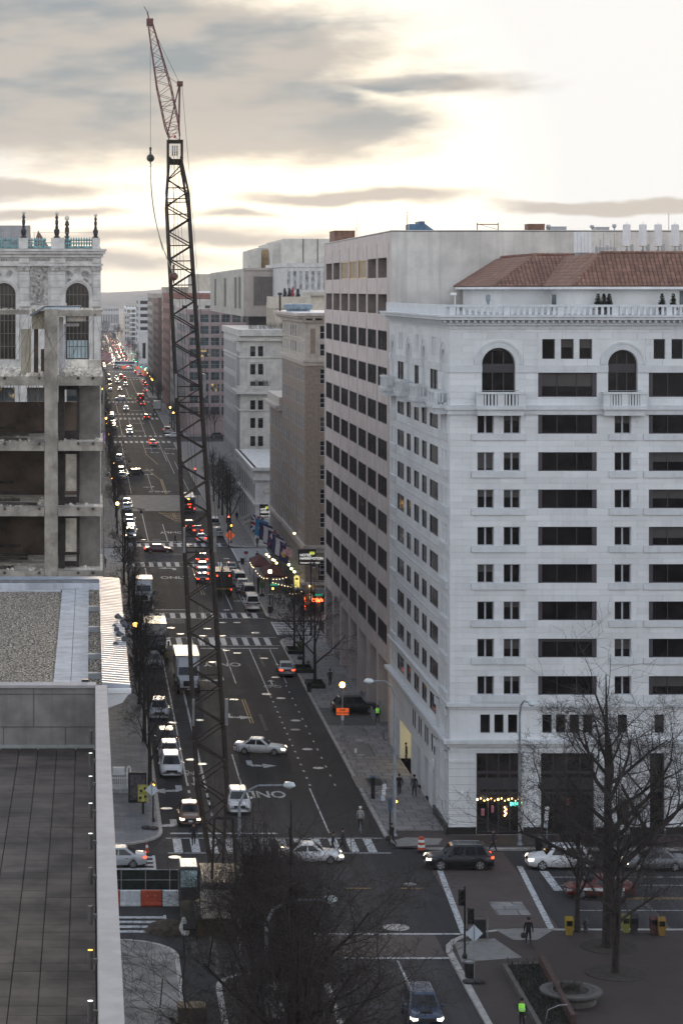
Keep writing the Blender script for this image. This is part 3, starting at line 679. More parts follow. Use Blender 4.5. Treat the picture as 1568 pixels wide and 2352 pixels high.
for i, (a, b) in enumerate(shops):
    o = Wf.window((a, b, .14, 6.45), .5, 4 if b - a > 2 else 1, 1, .12, M_glass('shop glass %d' % i, (.02, .017, .015), .08), frame_dk, name='shopfront', bars=[(3.0, .18), (4.6, .22), (3.4, .9)] if b - a > 2 else [(3.2, .2)])
lamp_w = M('warm lamp', (1, .8, .5), .5, 0, emit=(1, .62, .22), estr=6., sample=False)
lamp_c = M('cool sign', (.2, .9, .7), .5, 0, emit=(.12, .8, .55), estr=1.3, sample=False)
pinkp = M('pink poster', (.55, .2, .25), .7, .3)
sg = MB()
for i in range(13): x = XS + 2.2 + (i % 13) * .27; sg.sphere((x, YF + .38, 2.75 + .1 * math.sin(i * 2.1)), .05 + .03 * (i % 3 == 0), 6, 4)
for i in range(5): sg.sphere((XS + 4.35 + .1 * (i % 2), YF + .4, 1.5 + .16 * i), .07, 6, 4)
sg.build('pendant_lamp', lamp_w, wb)
b = MB()
for i in range(6): b.box(XS + 4.75 + .17 * i, XS + 4.87 + .17 * i, YF + .34, YF + .37, 2.25 + .06 * (i % 2), 2.55)
b.build('shop_sign', lamp_c, wb)
pn = MB()
for x, z, w in ((3.28, 1.75, .2), (4.35, 1.75, .2), (9.2, 2.3, .32), (2.5, 1.5, .26)): pn.box(XS + x, XS + x + w, YF + .36, YF + .385, z, z + .55)
pn.build('window_poster', pinkp, wb)
Wf.slab(MB(), 3.02, 3.06, .2, 2.6, .3, .42).build('door_pull', chrome, wb)
cmr = MB().sphere((XS + .9, YF - .22, 3.4), .13, 10, 6); cmr.build('camera_dome', white_p, wb)
# oval sign on the side
ov = MB().lathe((0, 0, 0), [(.55, -.05), (.6, 0), (.55, .05)], 20).mesh('oval_sign', white_p)
place('oval_sign', ov, wb, (XS - .25, 196.6, 4.1), 0, (.7, 1.3, 1), (0, R(90), 0))
# pilasters near the corner on the side
for y in (194.9, 189.9):
    b = MB(); Ws.slab(b, YW(y) - .35, YW(y) + .35, 1.0, 6.5, -.25, 0); Ws.slab(b, YW(y) - .45, YW(y) + .45, 5.9, 6.5, -.4, 0); Ws.slab(b, YW(y) - .3, YW(y) + .3, 7.55, 9.85, -.22, 0); Ws.slab(b, YW(y) - .42, YW(y) + .42, 9.3, 9.85, -.36, 0); b.build('pilaster', stone2, wb)
# balconies
def balcony(w, uc, wid, proj=.85):
    b = MB(); w.slab(b, uc - wid / 2, uc + wid / 2, 33.35, 33.66, -proj - .12, -.05); w.slab(b, uc - wid / 2 + .12, uc + wid / 2 - .12, 32.88, 33.35, -proj + .08, -.05)
    o = b.build('balcony', stone2, wb)
    b = MB()
    for a in (uc - wid / 2, uc + wid / 2 - .55, uc - .28): w.slab(b, a, a + .55, 33.66, 34.55, -proj, -proj + .22)
    w.slab(b, uc - wid / 2, uc + wid / 2, 34.55, 34.72, -proj - .06, -proj + .28)
    for a in (uc - wid / 2, uc + wid / 2 - .18): w.slab(b, a, a + .18, 34.55, 34.72, -proj + .28, 0); w.slab(b, a, a + .16, 33.66, 33.8, -proj + .22, 0)
    b.build('balcony_rail', stone2, o)
    bm = MB().box(-.07, .07, -.07, .07, 0, .9).mesh('balcony_baluster', stone2)
    for sgn in (-1, 1):
        for i in range(4 if wid > 3 else 3):
            u = uc + sgn * (.28 + (wid / 2 - .83) * (i + .5) / (4 if wid > 3 else 3)); place('baluster', bm, o, w.p(u, 33.66, -proj + .11), w.ang)
    for q in (.25, .5): 
        for a in (uc - wid / 2 + .09, uc + wid / 2 - .09): place('baluster', bm, o, w.p(a, 33.66, -proj + .11 + q), w.ang)
    hr = MB(); hr.tube(w.p(uc - wid / 2 + .5, 34.83, -proj + .1), w.p(uc + wid / 2 - .5, 34.83, -proj + .1), .025, n=5); hr.build('hand_rail', metal, o)
for c, wd_ in ((3.85, 3.8), (13.5, 3.4), (22.1, 3.4)): balcony(Wf, c, wd_)
for c, r, zs in arch_s: balcony(Ws, c, 3.9, 1.0)
# penthouse with terracotta roof
wallw = M('penthouse plaster', (.72, .73, .73), .8, .05, .5)
ph = MB(); ph.box(38.9, 63, 192.6, 226, 40.72, 42.9); ph.box(34.7, 38.9, 205.2, 226, 40.72, 42.9)
ph.build('penthouse', wallw, wb)
gt = MB(); gt.box(38.15, 63, 191.75, 226, 42.72, 42.92); gt.box(33.95, 38.15, 204.4, 226, 42.72, 42.92); gt.box(40.2, 40.35, 192.4, 192.6, 40.7, 42.7); gt.build('gutter', white_p, wb)
pwn = MB(); pwn.box(PX(1266, 192.6), PX(1276, 192.6), 192.5, 192.6, 41.0, 42.3); pwn.box(46.8, 62, 192.5, 192.6, 40.9, 42.6); pwn.build('penthouse_window', glass_b, wb)
terra = M('terracotta tile', (.225, .122, .088), .75, .14, .8, rand=.16, bump=.2)
terra_b = M('tile underlay', (.20, .08, .05), .9, .2)
C0, CR, rc = (38.5, 193.85), 2.75, 2.7; A0, AR, ra = (34.95, 210.95), 4.4, 2.75
E = 42.93
rf = MB()
rf.add([(38.2, 191.8, E), (63, 191.8, E), (63, 191.8 + CR, E + rc), (38.2 + CR, 191.8 + CR, E + rc), (38.2, 214, E), (38.2 + CR, 214, E + rc), (63, 214, E + rc)], [(0, 1, 2, 3), (0, 3, 5, 4), (3, 2, 6, 5)])
rf.add([(34, 204.45, E), (44, 204.45, E), (44, 204.45 + AR, E + ra), (34 + AR, 204.45 + AR, E + ra), (34, 227.4, E), (34 + AR, 227.4, E + ra), (63, 204.45 + AR, E + ra), (63, 227.4, E + ra)], [(0, 1, 2, 3), (0, 3, 5, 4), (3, 6, 7, 5)])
rf.build('tiled_roof', terra_b, wb)
tl = MB(); n = 5; L_, Wd = .46, .165
for j in range(2): tl.v += [(Wd * math.cos(math.pi * i / n), j * L_, .09 * math.sin(math.pi * i / n) + (.03 if j == 0 else 0)) for i in range(n + 1)]
tl.f = [(i, i + 1, n + 2 + i, n + 1 + i) for i in range(n)] + [tuple(range(n, -1, -1))]; tl.mi = [0] * 6
tile_me = tl.mesh('roof_tile', terra); tcount = [0]; trest = MB()
def tile_slope(p0, along, up, rise, run, length, clip_lo, clip_hi, parts):
    sl = math.hypot(rise, run); ang = math.atan2(rise, run); nr = int(sl / .40)
    rz = math.atan2(along[1], along[0]); mt = Matrix.Rotation(rz, 4, 'Z') @ Matrix.Rotation(ang, 4, 'X')
    for j in range(nr):
        s = j * .40; f = s / sl; a0 = clip_lo * f * run; a1 = length - clip_hi * f * run
        i0 = int(math.ceil(a0 / .345)); i1 = int(a1 / .345)
        for i in range(i0, i1):
            a = i * .345 + .17; p = (p0[0] + along[0] * a + up[0] * s * math.cos(ang), p0[1] + along[1] * a + up[1] * s * math.cos(ang), E + .02 + s * math.sin(ang))
            if parts and tcount[0] < 300:
                o = place('roof_tile', tile_me, wb, p, 0); o.rotation_euler = mt.to_euler(); tcount[0] += 1
            else: trest.add([tuple(mt @ Vector(v) + Vector(p)) for v in tl.v], tl.f)
tile_slope((38.2, 191.8), (1, 0), (0, 1), rc, CR, 16.5, 1, 0, True)
tile_slope((34, 204.45), (1, 0), (0, 1), ra, AR, 4.9, 1, -.6, True)
tile_slope((38.2, 213.5), (0, -1), (1, 0), rc, CR, 21.7, 0, 1, False); tile_slope((34, 227.4), (0, -1), (1, 0), ra, AR, 22.95, 0, 1, False)
tag(trest.build('roof_tile_field', terra, wb), kind='stuff')
hp = MB()
for a, b in (((38.2, 191.8, E), (38.2 + CR, 191.8 + CR, E + rc)), ((34, 204.45, E), (34 + AR, 204.45 + AR, E + ra)), ((38.2 + CR, 191.8 + CR, E + rc), (63, 191.8 + CR, E + rc)), ((34 + AR, 204.45 + AR, E + ra), (44, 204.45 + AR, E + ra)), ((34 + AR, 204.45 + AR, E + ra), (34 + AR, 227, E + ra))):
    A, B = Vector(a), Vector(b); k = int((B - A).length / .4)
    for i in range(k): p, q = A.lerp(B, i / k), A.lerp(B, (i + 1.05) / k); hp.tube(p + Vector((0, 0, .06)), q + Vector((0, 0, .03)), .13, .11, 6)
hp.build('ridge_tile', terra, wb)
# roof furniture standing on the white block
def topiary(x, y, z, s, label):
    t = thing('topiary_tree', label, 'potted tree', (x, y, z), 0, 'clipped cone trees on roof terraces')
    m = MB(); m.lathe((0, 0, 0), [(.2 * s, 0), (.26 * s, .35 * s), (.22 * s, .35 * s)], 10); m.local('pot', M('terrace pot', (.12, .1, .09), .8, .2), t)
    c = MB(); rr = random.Random(int(x * 100))
    for i in range(260):
        f = rr.random(); a = rr.random() * 6.283; r0 = (.33 * (1 - f) ** .8 + .03) * s * (.82 + .3 * rr.random()); p = Vector((r0 * math.cos(a), r0 * math.sin(a), (.35 + 1.35 * f) * s)); d = Vector((math.cos(a), math.sin(a), .8)) * .07 * s; e = Vector((-math.sin(a), math.cos(a), 0)) * .05 * s
        c.quad(tuple(p - e), tuple(p + e), tuple(p + e + d), tuple(p - e + d))
    c.lathe((0, 0, .36 * s), [(.27 * s, 0), (.22 * s, .4 * s), (.02, 1.2 * s)], 8)
    c.local('crown', M('conifer green', (.018, .022, .014), .8, .4, 6), t)
for i, (u, lb) in enumerate(((1372, 'dark cone tree at the left of the three close together on the white roof terrace'), (1386, 'dark cone tree in the middle of the three close together on white roof terrace'), (1398, 'dark cone tree at the right of the three close together on white roof terrace'), (1519, 'dark cone tree on the white roof terrace before greenish penthouse glass'), (1545, 'rightmost dark cone tree on the white roof terrace'))):
    topiary(PX(u, 191.5), 191.5, 40.73, .95, lb)
x, y = PX(1045, 192), 192.2
t = thing('security_camera', 'white security camera on a short post at the white roof corner', 'camera', (x, y, 40.73)); MB().tube((0, 0, 0), (0, 0, 1.5), .04, n=6).local('post', white_p, t); MB().box(-.35, .12, -.1, .1, 1.5, 1.72).local('housing', white_p, t, bevel=.03)
t = thing('vent_standpipe', 'blue-grey vent standpipe behind the white roof balustrade', 'vent', (PX(1120, 196), 196, 40.73)); MB().lathe((0, 0, 0), [(.12, 0), (.12, 1.0), (.2, 1.05), (.2, 1.5), (.1, 1.6)], 8).local('pipe', M('blue grey paint', (.25, .3, .33), .6, .1), t)
# antennas behind the ridge
antp = M('antenna shroud', (.72, .73, .74), .55, .04)
for i, (u, lb) in enumerate(((1438, 'white antenna drum nearest the wide white panel'), (1475, 'second white antenna drum along the red ridge'), (1510, 'third white antenna drum along the red ridge'), (1549, 'white antenna drum farthest along the red ridge'))):
    yy = 203.; t = thing('antenna_drum', lb + ' on steel mount', 'antenna', (PX(u, yy), yy, 45.6), 0, 'antennas on the tiled roof')
    MB().lathe((0, 0, .72), [(.28, 0), (.33, .04), (.33, 1.8), (.28, 1.86), (.04, 1.88), (.03, 2.05)], 14).local('shroud', antp, t, smooth=False)
    m = MB(); m.tube((0, 0, -.6), (0, 0, .72), .06, n=6); m.tube((-.6, 0, -.3), (0, 0, .5), .035, n=5); m.tube((.6, 0, -.3), (0, 0, .5), .035, n=5); m.box(.3, .55, -.1, .12, .1, .9); m.local('mount', metal, t)
t = thing('antenna_screen', 'wide white antenna screen on red tiled ridge', 'antenna', (PX(1337, 203), 203, 45.5))
m = MB()
for i in range(5): m.box(-.72 + .29 * i, -.45 + .29 * i, -.08 + .02 * (i % 2), .1, .3, 2.05)
m.local('panel', antp, t); MB().box(-.6, .6, .1, .2, -.4, .35).local('mount', metal, t)
t = thing('antenna_cluster', 'cluster of small dish and box antennas between white drums and screen', 'antenna', (PX(1385, 203), 203, 45.5))
m = MB()
for i in range(6): x = -.6 + .3 * i; m.tube((x, 0, -.4), (x, 0, .9 + .5 * (i % 3)), .03, n=5); m.box(x - .1, x + .12, -.12, .05, .2 + .1 * i % .5, .75)
m.tube((-1, 0, .1), (2.6, 0, .1), .04, n=5); m.local('mast', metal, t); MB().lathe((.25, -.2, .9), [(.05, -.05), (.22, 0), (.2, .05)], 10).local('dish', antp, t)
# ================================================================== tall precast block
tb = thing('concrete_office_block', 'tall pinkish concrete office block with long rows of recessed windows', 'building', (28.2, 227.6, .14))
Y1t = 293.0; Wt = Wall(tb, (28.2, Y1t), (0, -1), Y1t - 227.6, 7.1, 48.2)
tcols = [(290.7, 283.6), (282, 274.9), (273.3, 265.9), (264.4, 257.2), (255.6, 248.5), (247, 239.7), (238.2, 231)]
tw = []; lg = []
for k in range(11):
    zt = 45.77 - 3.52 * k
    for i, (a, b) in enumerate(tcols):
        o = (Y1t - a, Y1t - b, zt - 1.92, zt)
        (lg if k < 2 else tw).append((o, i, k))
Wt.face(conc_pink, [o for o, i, k in tw] + [o + (.95,) for o, i, k in lg], .1, reveal=M('brown reveal', (.20, .17, .155), .8, .1))  # reveals take a darker brown than the wall face
for o, i, k in tw: Wt.window(o, .085, 6, 1, .07, glass_w, frame_dk, mull=.05)
lb = MB()
for o, i, k in lg: Wt.slab(lb, *o, .93, 1.0)
lb.build('loggia_back', conc_pink, tb)
gold = M('gold reflection paint', (.62, .42, .16), .4, .15, metal=.3); slate = M('grey reflection paint', (.22, .23, .26), .5, .1)  # gold and grey slat colours paint the sky reflected in the glass
for o, i, k in lg:
    if k == 0 and i in (2, 3, 4):
        m = MB()
        for j in range(14): u = o[0] + .2 + (o[1] - o[0] - .4) * j / 14; Wt.slab(m, u, u + .26, o[2] + .1, o[3] - .1, .12, .2, j % 2)
        fr_ = MB(); Wt.slab(fr_, o[0], o[1], o[3] - .1, o[3], .05, .2); Wt.slab(fr_, o[0], o[1], o[2], o[2] + .1, .05, .2); Wt.slab(fr_, o[0], o[0] + .1, o[2] + .1, o[3] - .1, .05, .2); Wt.slab(fr_, o[1] - .1, o[1], o[2] + .1, o[3] - .1, .05, .2)
        l_ = m.build('reflection_slats', [gold, slate], tb); fr_.build('slat_frame', gold, l_)
pw = MB()
pier_y = [292.2] + [(tcols[i][1] + tcols[i + 1][0]) / 2 for i in range(6)] + [229.6]
for y in pier_y:
    for q in (-.38, .26): Wt.slab(pw, Y1t - y + q, Y1t - y + q + .12, 7.1, 47.2, -.03, 0)
pw.build('pier_fin', conc_pink, tb)
cb = MB()
for i, y in enumerate(pier_y): cb.box(28.22, 29.3, y - .75, y + .75, .14, 7.1)
for y in pier_y: pass
cb.v = []; cb.f = []; cb.mi = []
cm_ = MB().box(0, 1.1, -.75, .75, 0, 6.97).mesh('column', conc_pink)
for y in pier_y: place('column', cm_, tb, (28.22, y, .14))
MB().box(33.4, 34, 227.8, 292.9, .14, 7.2).build('ground_floor_wall', M('dark bronze wall', (.06, .05, .045), .5, .2), tb); MB().box(28.2, 34, 227.6, 293, 7.02, 7.1).build('soffit', conc_pink, tb)
aw = M('green glass awning', (.30, .38, .35), .3, .15)
for y in (266, 283): MB().add([(28.9, y - 4, 4.2), (28.9, y + 4, 4.2), (31.5, y + 4, 5.6), (31.5, y - 4, 5.6), (28.9, y - 4, 4.05), (28.9, y + 4, 4.05), (31.5, y + 4, 5.45), (31.5, y - 4, 5.45)], [(0, 1, 2, 3), (4, 5, 6, 7), (0, 1, 5, 4), (0, 3, 7, 4), (1, 2, 6, 5)]).build('awning', aw, tb)
Wc = Wall(tb, (28.2, 227.6), (1, 0), 62, .14, 48.2); Wc.face(conc, [])
jm = MB()
for z in (41.0, 43.6, 46.2): Wc.slab(jm, 0, 62, z, z + .03, -.012, 0)
for u in (.55, 9.5, 19.5, 31, 42): Wc.slab(jm, u, u + .05, 38, 48.1, -.014, 0)
jm.build('panel_joint', M('sealant line', (.60, .59, .57), .8, .1), tb)
rb = MB(); rb.box(28.2, 90, 227.6, 293, 48.14, 48.3); rb.quad((90, 227.6, .14), (90, 293, .14), (90, 293, 48.2), (90, 227.6, 48.2)); rb.quad((28.2, 293, .14), (90, 293, .14), (90, 293, 48.2), (28.2, 293, 48.2)); rb.build('roof', conc, tb)
# rooftop plant on the tall block
bluep = M('blue plant paint', (.06, .13, .22), .5, .2); rust = M('rusty steel', (.16, .08, .05), .7, .3)
def roof_unit(name, label, u0, u1, v0, yy, dep, mat, cat='roof unit', kind='box', zb=48.3):
    x0, x1, z1 = PX(u0, yy), PX(u1, yy), PZ(v0, yy); t = thing(name, label, cat, ((x0 + x1) / 2, yy, zb)); w = (x1 - x0) / 2; h_ = z1 - zb
    m = MB()
    if kind == 'box': m.box(-w, w, 0, dep, .15, h_); m.box(-w * .9, w * .9, .2, dep - .2, 0, .15); m.box(-w * 1.03, w * 1.03, -.05, dep + .05, h_, h_ + .08)
    elif kind == 'duct': m.box(-w, -w * .1, 0, dep, 0, h_ * .75); m.box(-w * .25, w * .2, .1, dep, .05, h_); m.add([(w * .2, .2, .1), (w, .4, .1), (w * .2, .2, h_ * .8), (w, .4, h_ * .15), (w * .2, dep, .1), (w, dep, .1), (w * .2, dep, h_ * .8), (w, dep, h_ * .15)], [(0, 1, 3, 2), (2, 3, 7, 6), (4, 5, 7, 6), (1, 5, 7, 3)])
    elif kind == 'frame':
        for a in (-w, w): m.tube((a, 0, 0), (a, 0, h_), .05, n=5)
        m.tube((-w, 0, h_ * .85), (w, 0, h_ * .85), .05, n=5); m.tube((-w, 0, h_ * .9), (w * .9, 0, h_ * .3), .03, n=4)
    elif kind == 'mast':
        m.tube((0, 0, 0), (0, 0, h_), .045, .02, n=5); 
        for q in (.6, .75, .9): m.tube((-w, 0, h_ * q), (w, 0, h_ * q), .02, n=4)
    elif kind == 'dish': m.tube((0, 0, 0), (0, 0, h_ * .6), .05, n=5); m.lathe((0, 0, h_ * .5), [(.08, 0), (w, h_ * .25), (w * .8, h_ * .5)], 10)
    m.local('casing', mat, t); return t
roof_unit('duct_unit', 'blue ductwork unit on the tall concrete roof', 940, 999, 508, 236, 3, bluep, kind='duct')
roof_unit('roof_mast', 'thin antenna mast beside the blue roof ductwork', 930, 940, 483, 236, 1, rust, 'mast', 'mast')
roof_unit('pipe_frame', 'open pipe frame standing on the concrete roof', 1095, 1143, 512, 236, 1, rust, 'frame', 'frame')
roof_unit('vent_housing', 'rusty brown vent housing on the concrete roof', 1212, 1250, 516, 238, 2, rust)
roof_unit('satellite_dish', 'round satellite dish near the brown vent housing', 1253, 1264, 516, 238, 1, metal, 'dish', 'dish')
roof_unit('low_roof_unit', 'low pale roof unit right of the brown vent', 1262, 1300, 522, 238, 2, metal)
roof_unit('satellite_dish', 'satellite dish left of the white antenna drums', 1353, 1364, 517, 238, 1, metal, 'dish', 'dish')
roof_unit('low_roof_unit', 'low grey roof unit between two satellite dishes', 1368, 1398, 523, 238, 2, metal)
roof_unit('satellite_dish', 'satellite dish just behind the first white drum', 1404, 1415, 515, 238, 1, metal, 'dish', 'dish')
roof_unit('roof_mast', 'tall thin whip antenna at the far right of the roof', 1532, 1537, 488, 238, 1, metal, 'mast', 'mast')
roof_unit('stair_housing', 'dark brown slope-topped housing on the far end of the concrete roof', 768, 815, 531, 288, 6, rust)
roof_unit('roof_mast', 'thin mast at the corner edge of the concrete roof', 815, 822, 505, 280, 1, metal, 'mast', 'mast')
# ================================================================== hotel and the blocks beyond
brick_m = M('buff brown brick', (.25, .20, .162), .9, .12, 2.5, bump=.2, bscale=14, rand=0); ltrim = M('hotel limestone', (.47, .42, .38), .85, .12, 1.2, streak=.2)
ht = thing('brick_hotel', 'brown brick hotel with pale stone top floors, wide cornice and flags', 'building', (27.9, 316, .14))
Wh = Wall(ht, (27.9, 354), (0, -1), 38, .14, 33.2); Whf = Wall(ht, (27.9, 316), (1, 0), 40, .14, 33.2)
hr_ = rows_of(32.3, 9, 3.13, 1.75)
hs = []
for (z0, z1) in hr_:
    for gidx in range(3):
        for j in range(4): u = 1.6 + gidx * 12.4 + j * 2.75; hs.append((u, u + 1.25, z0, z1))
hsb = [(1.2 + i * 3.1, 3.1 + i * 3.1, .4, 3.9) for i in range(12)]
Wh.face(brick_m, hs + hsb, .1, reveal=ltrim)
for o in hs: Wh.window(o, .08, 1, 2, .06, glass, frame_lt)
for o in hsb: Wh.window(o, .09, 2, 1, .1, glass, frame_dk, name='shop_window')
hf = [(1.95 + 3.4 * i, 3.45 + 3.4 * i, z0 - .2, z1) for (z0, z1) in hr_ for i in range(6)] + [(1.7, 2.9, 4.6, 6.9), (5.4, 6.6, 4.6, 6.9)]
hfb = [(.6, 1.5, .3, 3.2), (2.0, 4.4, .5, 3.0), (5, 8, .5, 3.0)]
Whf.face(brick_m, hf + hfb, .3, reveal=ltrim)
for o in hf: Whf.window(o, .26, 1, 3, .07, glass, frame_lt)
for o in hfb: Whf.window(o, .3, 2, 1, .1, glass, frame_dk, name='shop_window')
for z0, z1, off in ((33.2, 33.6, .35), (32.75, 33.2, .15), (8.9, 9.3, .3), (8.3, 8.9, .12), (4.1, 4.45, .35)): MB().box(27.9 - off, 67.9, 316 - off, 354, z0, z1).build('band_course', ltrim, ht)
Wu = Wall(ht, (28.0, 354), (0, -1), 38, 33.6, 38.6); Wuf = Wall(ht, (28.0, 316.1), (1, 0), 39.9, 33.6, 38.6)
us = [(u, u + 1.3, z0, z1) for z0, z1 in ((34.2, 35.7), (36.3, 37.9)) for u in [1.6 + g_ * 12.4 + j * 2.75 for g_ in range(3) for j in range(4)]]
uf = [(1.85 + 3.4 * i, 3.45 + 3.4 * i, z0, z1) for z0, z1 in ((34.0, 35.6), (36.2, 38.0)) for i in range(6)]
Wu.face(ltrim, us, .1); Wuf.face(ltrim, uf, .3)
for o in us: Wu.window(o, .08, 1, 2, .06, glass, frame_lt)
for o in uf: Wuf.window(o, .26, 1, 2, .07, glass, frame_lt)
b = MB()
for u in [i * 2.75 + .3 for i in range(14)]:
    for z in (33.9, 35.9, 38.05): Wu.slab(b, u, u + .55, z, z + .28, -.14, 0)
    Wu.slab(b, u + .12, u + .43, 33.6, 38.4, -.07, 0)
b.build('carved_block', M('cream carving', (.6, .56, .5), .8, .1), ht)
b = MB(); Wuf.slab(b, .3, 1.55, 33.9, 38.0, -.06, 0); b.build('brick_inset_frame', ltrim, ht); b = MB(); Wuf.slab(b, .6, 1.25, 34.3, 37.6, -.075, -.06); b.build('brick_inset', brick_m, ht)
b = MB(); 
for off, z0, z1 in ((.3, 38.4, 38.7), (.9, 38.95, 39.25), (1.3, 39.25, 39.6)): b.box(27.9 - off, 67.9, 316 - off, 354.4, z0, z1)
for i in range(20): b.box(27.6 + 2 * i * .62, 27.95 + 2 * i * .62, 315.2, 316, 38.7, 38.95)
for i in range(26): b.box(27.1, 27.9, 315.6 + i * 1.5, 316.0 + i * 1.5, 38.7, 38.95)
b.build('cornice', ltrim, ht); MB().box(27.2, 67, 315.4, 353.6, 39.6, 39.68).build('roof', M('snowy membrane', (.6, .62, .65), .8, .1), ht)
b = MB(); b.quad((27.9, 354, .14), (67.9, 354, .14), (67.9, 354, 39.3), (27.9, 354, 39.3)); b.quad((67.9, 316, .14), (67.9, 354, .14), (67.9, 354, 39.3), (67.9, 316, 39.3)); b.build('rear_wall', brick_m, ht)
Ww = Wall(ht, (27.9, 378), (0, -1), 23.9, .14, 25.0); wo_ = grid(23.9, 8, rows_of(23.6, 7, 3.13, 1.75), .4, .42); wsb = grid(23.9, 6, [(.5, 3.8)], .3, .7)
Ww.face(brick_m, wo_ + wsb, .1, name='wing_wall', reveal=ltrim)
for o in wo_: Ww.window(o, .08, 1, 2, .06, glass, frame_lt)
for o in wsb: Ww.window(o, .09, 2, 1, .1, glass, frame_dk, name='shop_window')
b = MB(); b.box(27.3, 60, 354.1, 378.6, 24.9, 25.3); b.box(26.9, 60, 354.1, 379, 25.3, 25.7); b.box(27.5, 60, 354.1, 378.4, 25.7, 26.9); b.box(27.6, 60, 354.2, 378, 8.6, 9.1); b.box(27.6, 60, 354.2, 378, 4.1, 4.4); b.build('wing_cornice', ltrim, ht)
t_r = [('roof vent drum near the hotel roof edge', 666), ('second roof vent drum on the snowy hotel roof', 677), ('third roof vent drum on the snowy hotel roof', 692), ('fourth roof vent drum on the snowy hotel roof', 703)]
for lb_, u in t_r:
    t = thing('roof_vent', lb_, 'vent', (PX(u, 335), 335, 39.68), 0, 'vents on the hotel roof'); MB().lathe((0, 0, 0), [(.5, 0), (.55, .3), (.85, .35), (.9, .9), (.6, 1.05), (.05, 1.1)], 12).local('drum', M('vent blue', (.22, .28, .34), .5, .15), t)
t = thing('roof_vent', 'slim dark flue pipe on the snowy hotel roof', 'vent', (PX(643, 340), 340, 39.68), 0, 'vents on the hotel roof'); MB().lathe((0, 0, 0), [(.15, 0), (.15, 2.2), (.35, 2.3), (.3, 2.6)], 8).local('flue', black, t)
# hotel signs
sgk = M('sign black', (.012, .012, .012), .4, 0); sgw = M('sign white', (.8, .8, .78), .6, 0, emit=(1, 1, .95), estr=.35, sample=False); sgy = M('sign lime', (.62, .66, .10), .6, 0, emit=(.7, .75, .1), estr=.3, sample=False)
def hotel_sign(x0, x1, y, z0, z1, label):
    w, h_ = x1 - x0, z1 - z0; t = thing('hotel_sign', label, 'sign', (x0, y, z0), 0, 'hotel name signs')
    MB().box(0, w, 0, .25, 0, h_).local('board', sgk, t, bevel=.02)
    a = text_mesh('sign_lettering', 'HOTEL', sgw, h_ * .235, .012, 'LEFT', .98, .006); put('sign_lettering', a, t, (w * .09, -.015, h_ * .62), 0, (w / 2.26, 1, 1), (R(90), 0, 0))
    a = text_mesh('sign_lettering', 'HARRINGTON', sgw, h_ * .225, .012, 'LEFT', .98, .006); put('sign_lettering', a, t, (w * .09, -.015, h_ * .41), 0, (w / 2.26 * 1.02, 1, 1), (R(90), 0, 0))
    a = text_mesh('sign_lettering', "Washington's Tourist Hotel", sgw, h_ * .12, .012, 'LEFT', .92, .004); put('sign_lettering', a, t, (w * .1, -.015, h_ * .13), 0, (w / 2.26 * .98, 1, 1), (R(90), 0, 0))
    e = MB(); cx = w * .78; cz = h_ * .75; q = h_ * .115     # twin-H roundel emblem
    for sx in (-1, 1):
        P = [(0, -.25), (.45, -.35), (.62, -1.05), (1.25, -.7), (1.5, 0), (1.25, .7), (.62, 1.05), (.45, .35), (0, .25)]
        e.extp([(cx + sx * a_ * q * w / 2.26, -.018, cz + b_ * q) for a_, b_ in P], (0, .02, 0))
    for sz in (-1, 1): e.extp([(cx + a_ * q * w / 2.26, -.018, cz + sz * b_ * q) for a_, b_ in ((-.3, .2), (.3, .2), (.2, 1.0), (-.2, 1.0))], (0, .02, 0))
    e.local('sign_emblem', sgy, t); MB().box(w * .1, w * .92, -.015, 0, h_ * .27, h_ * .282).local('sign_rule', M('sign red rule', (.4, .06, .04), .6, 0), t)
    m = MB(); m.tube((w * .2, .12, h_), (w * .6, .12, h_ + .5), .03, n=5); m.tube((w, .12, h_ * .5), (w + .5, .3, h_ * .5), .03, n=5); m.local('bracket', black, t)
hotel_sign(26.85, 29.15, 314.0, 6.95, 8.95, 'larger near black hotel sign with white lettering and lime emblem')
hotel_sign(26.35, 27.75, 378.6, 7.0, 9.05, 'smaller far black hotel sign above the row of flags')
# arched yellow restaurant sign, neon
yel = M('yellow lightbox', (.75, .66, .2), .5, .1, 4, emit=(.9, .75, .22), estr=.55, sample=False)
t = thing('arched_sign', 'arched yellow lightbox sign with maroon sides on the hotel corner', 'sign', (26.6, 313.5, 4.0))
P = [(-.42, 0), (.42, 0)] + [(.42 * math.cos(math.pi * i / 8), 1.3 + .42 * math.sin(math.pi * i / 8)) for i in range(9)]
MB().extp([(a, 0, b) for a, b in P], (0, .5, 0)).local('casing', M('maroon paint', (.14, .02, .035), .5, .1), t)
MB().extp([(a * .86, -.012, .08 + b * .93) for a, b in P], (0, .02, 0)).local('face', yel, t)
m = MB()
for i in range(5): m.box(-.25, .25, -.02, -.012, .25 + .13 * i, .29 + .13 * i)
m.box(-.15, .2, -.02, -.012, 1.05, 1.3); m.local('sign_print', M('sign maroon print', (.25, .05, .05), .6, 0), t); MB().tube((0, .25, 1.72), (.9, 1.2, 1.9), .03, n=5).local('bracket', black, t)
neon = M('red neon', (1, .1, .03), .5, 0, emit=(1, .13, .03), estr=5, sample=False)
t = thing('neon_sign', 'red neon script sign in the hotel corner window', 'sign', (29.2, 315.9, 2.0)); put('neon_script', text_mesh('neon_script', "Ollie's", neon, .62, .03, bold=.02), t, (.3, -.02, .1), 0, (1, 1, 1), (R(90), 0, 0))
t = thing('neon_sign', 'narrow red neon strip on the hotel corner doorway', 'sign', (27.85, 315.8, 1.0)); m = MB(); m.tube((0, 0, 0), (0, 0, .5), .06, n=6); m.tube((0, 0, .9), (0, 0, 1.5), .06, n=6); m.local('neon_tube', neon, t)
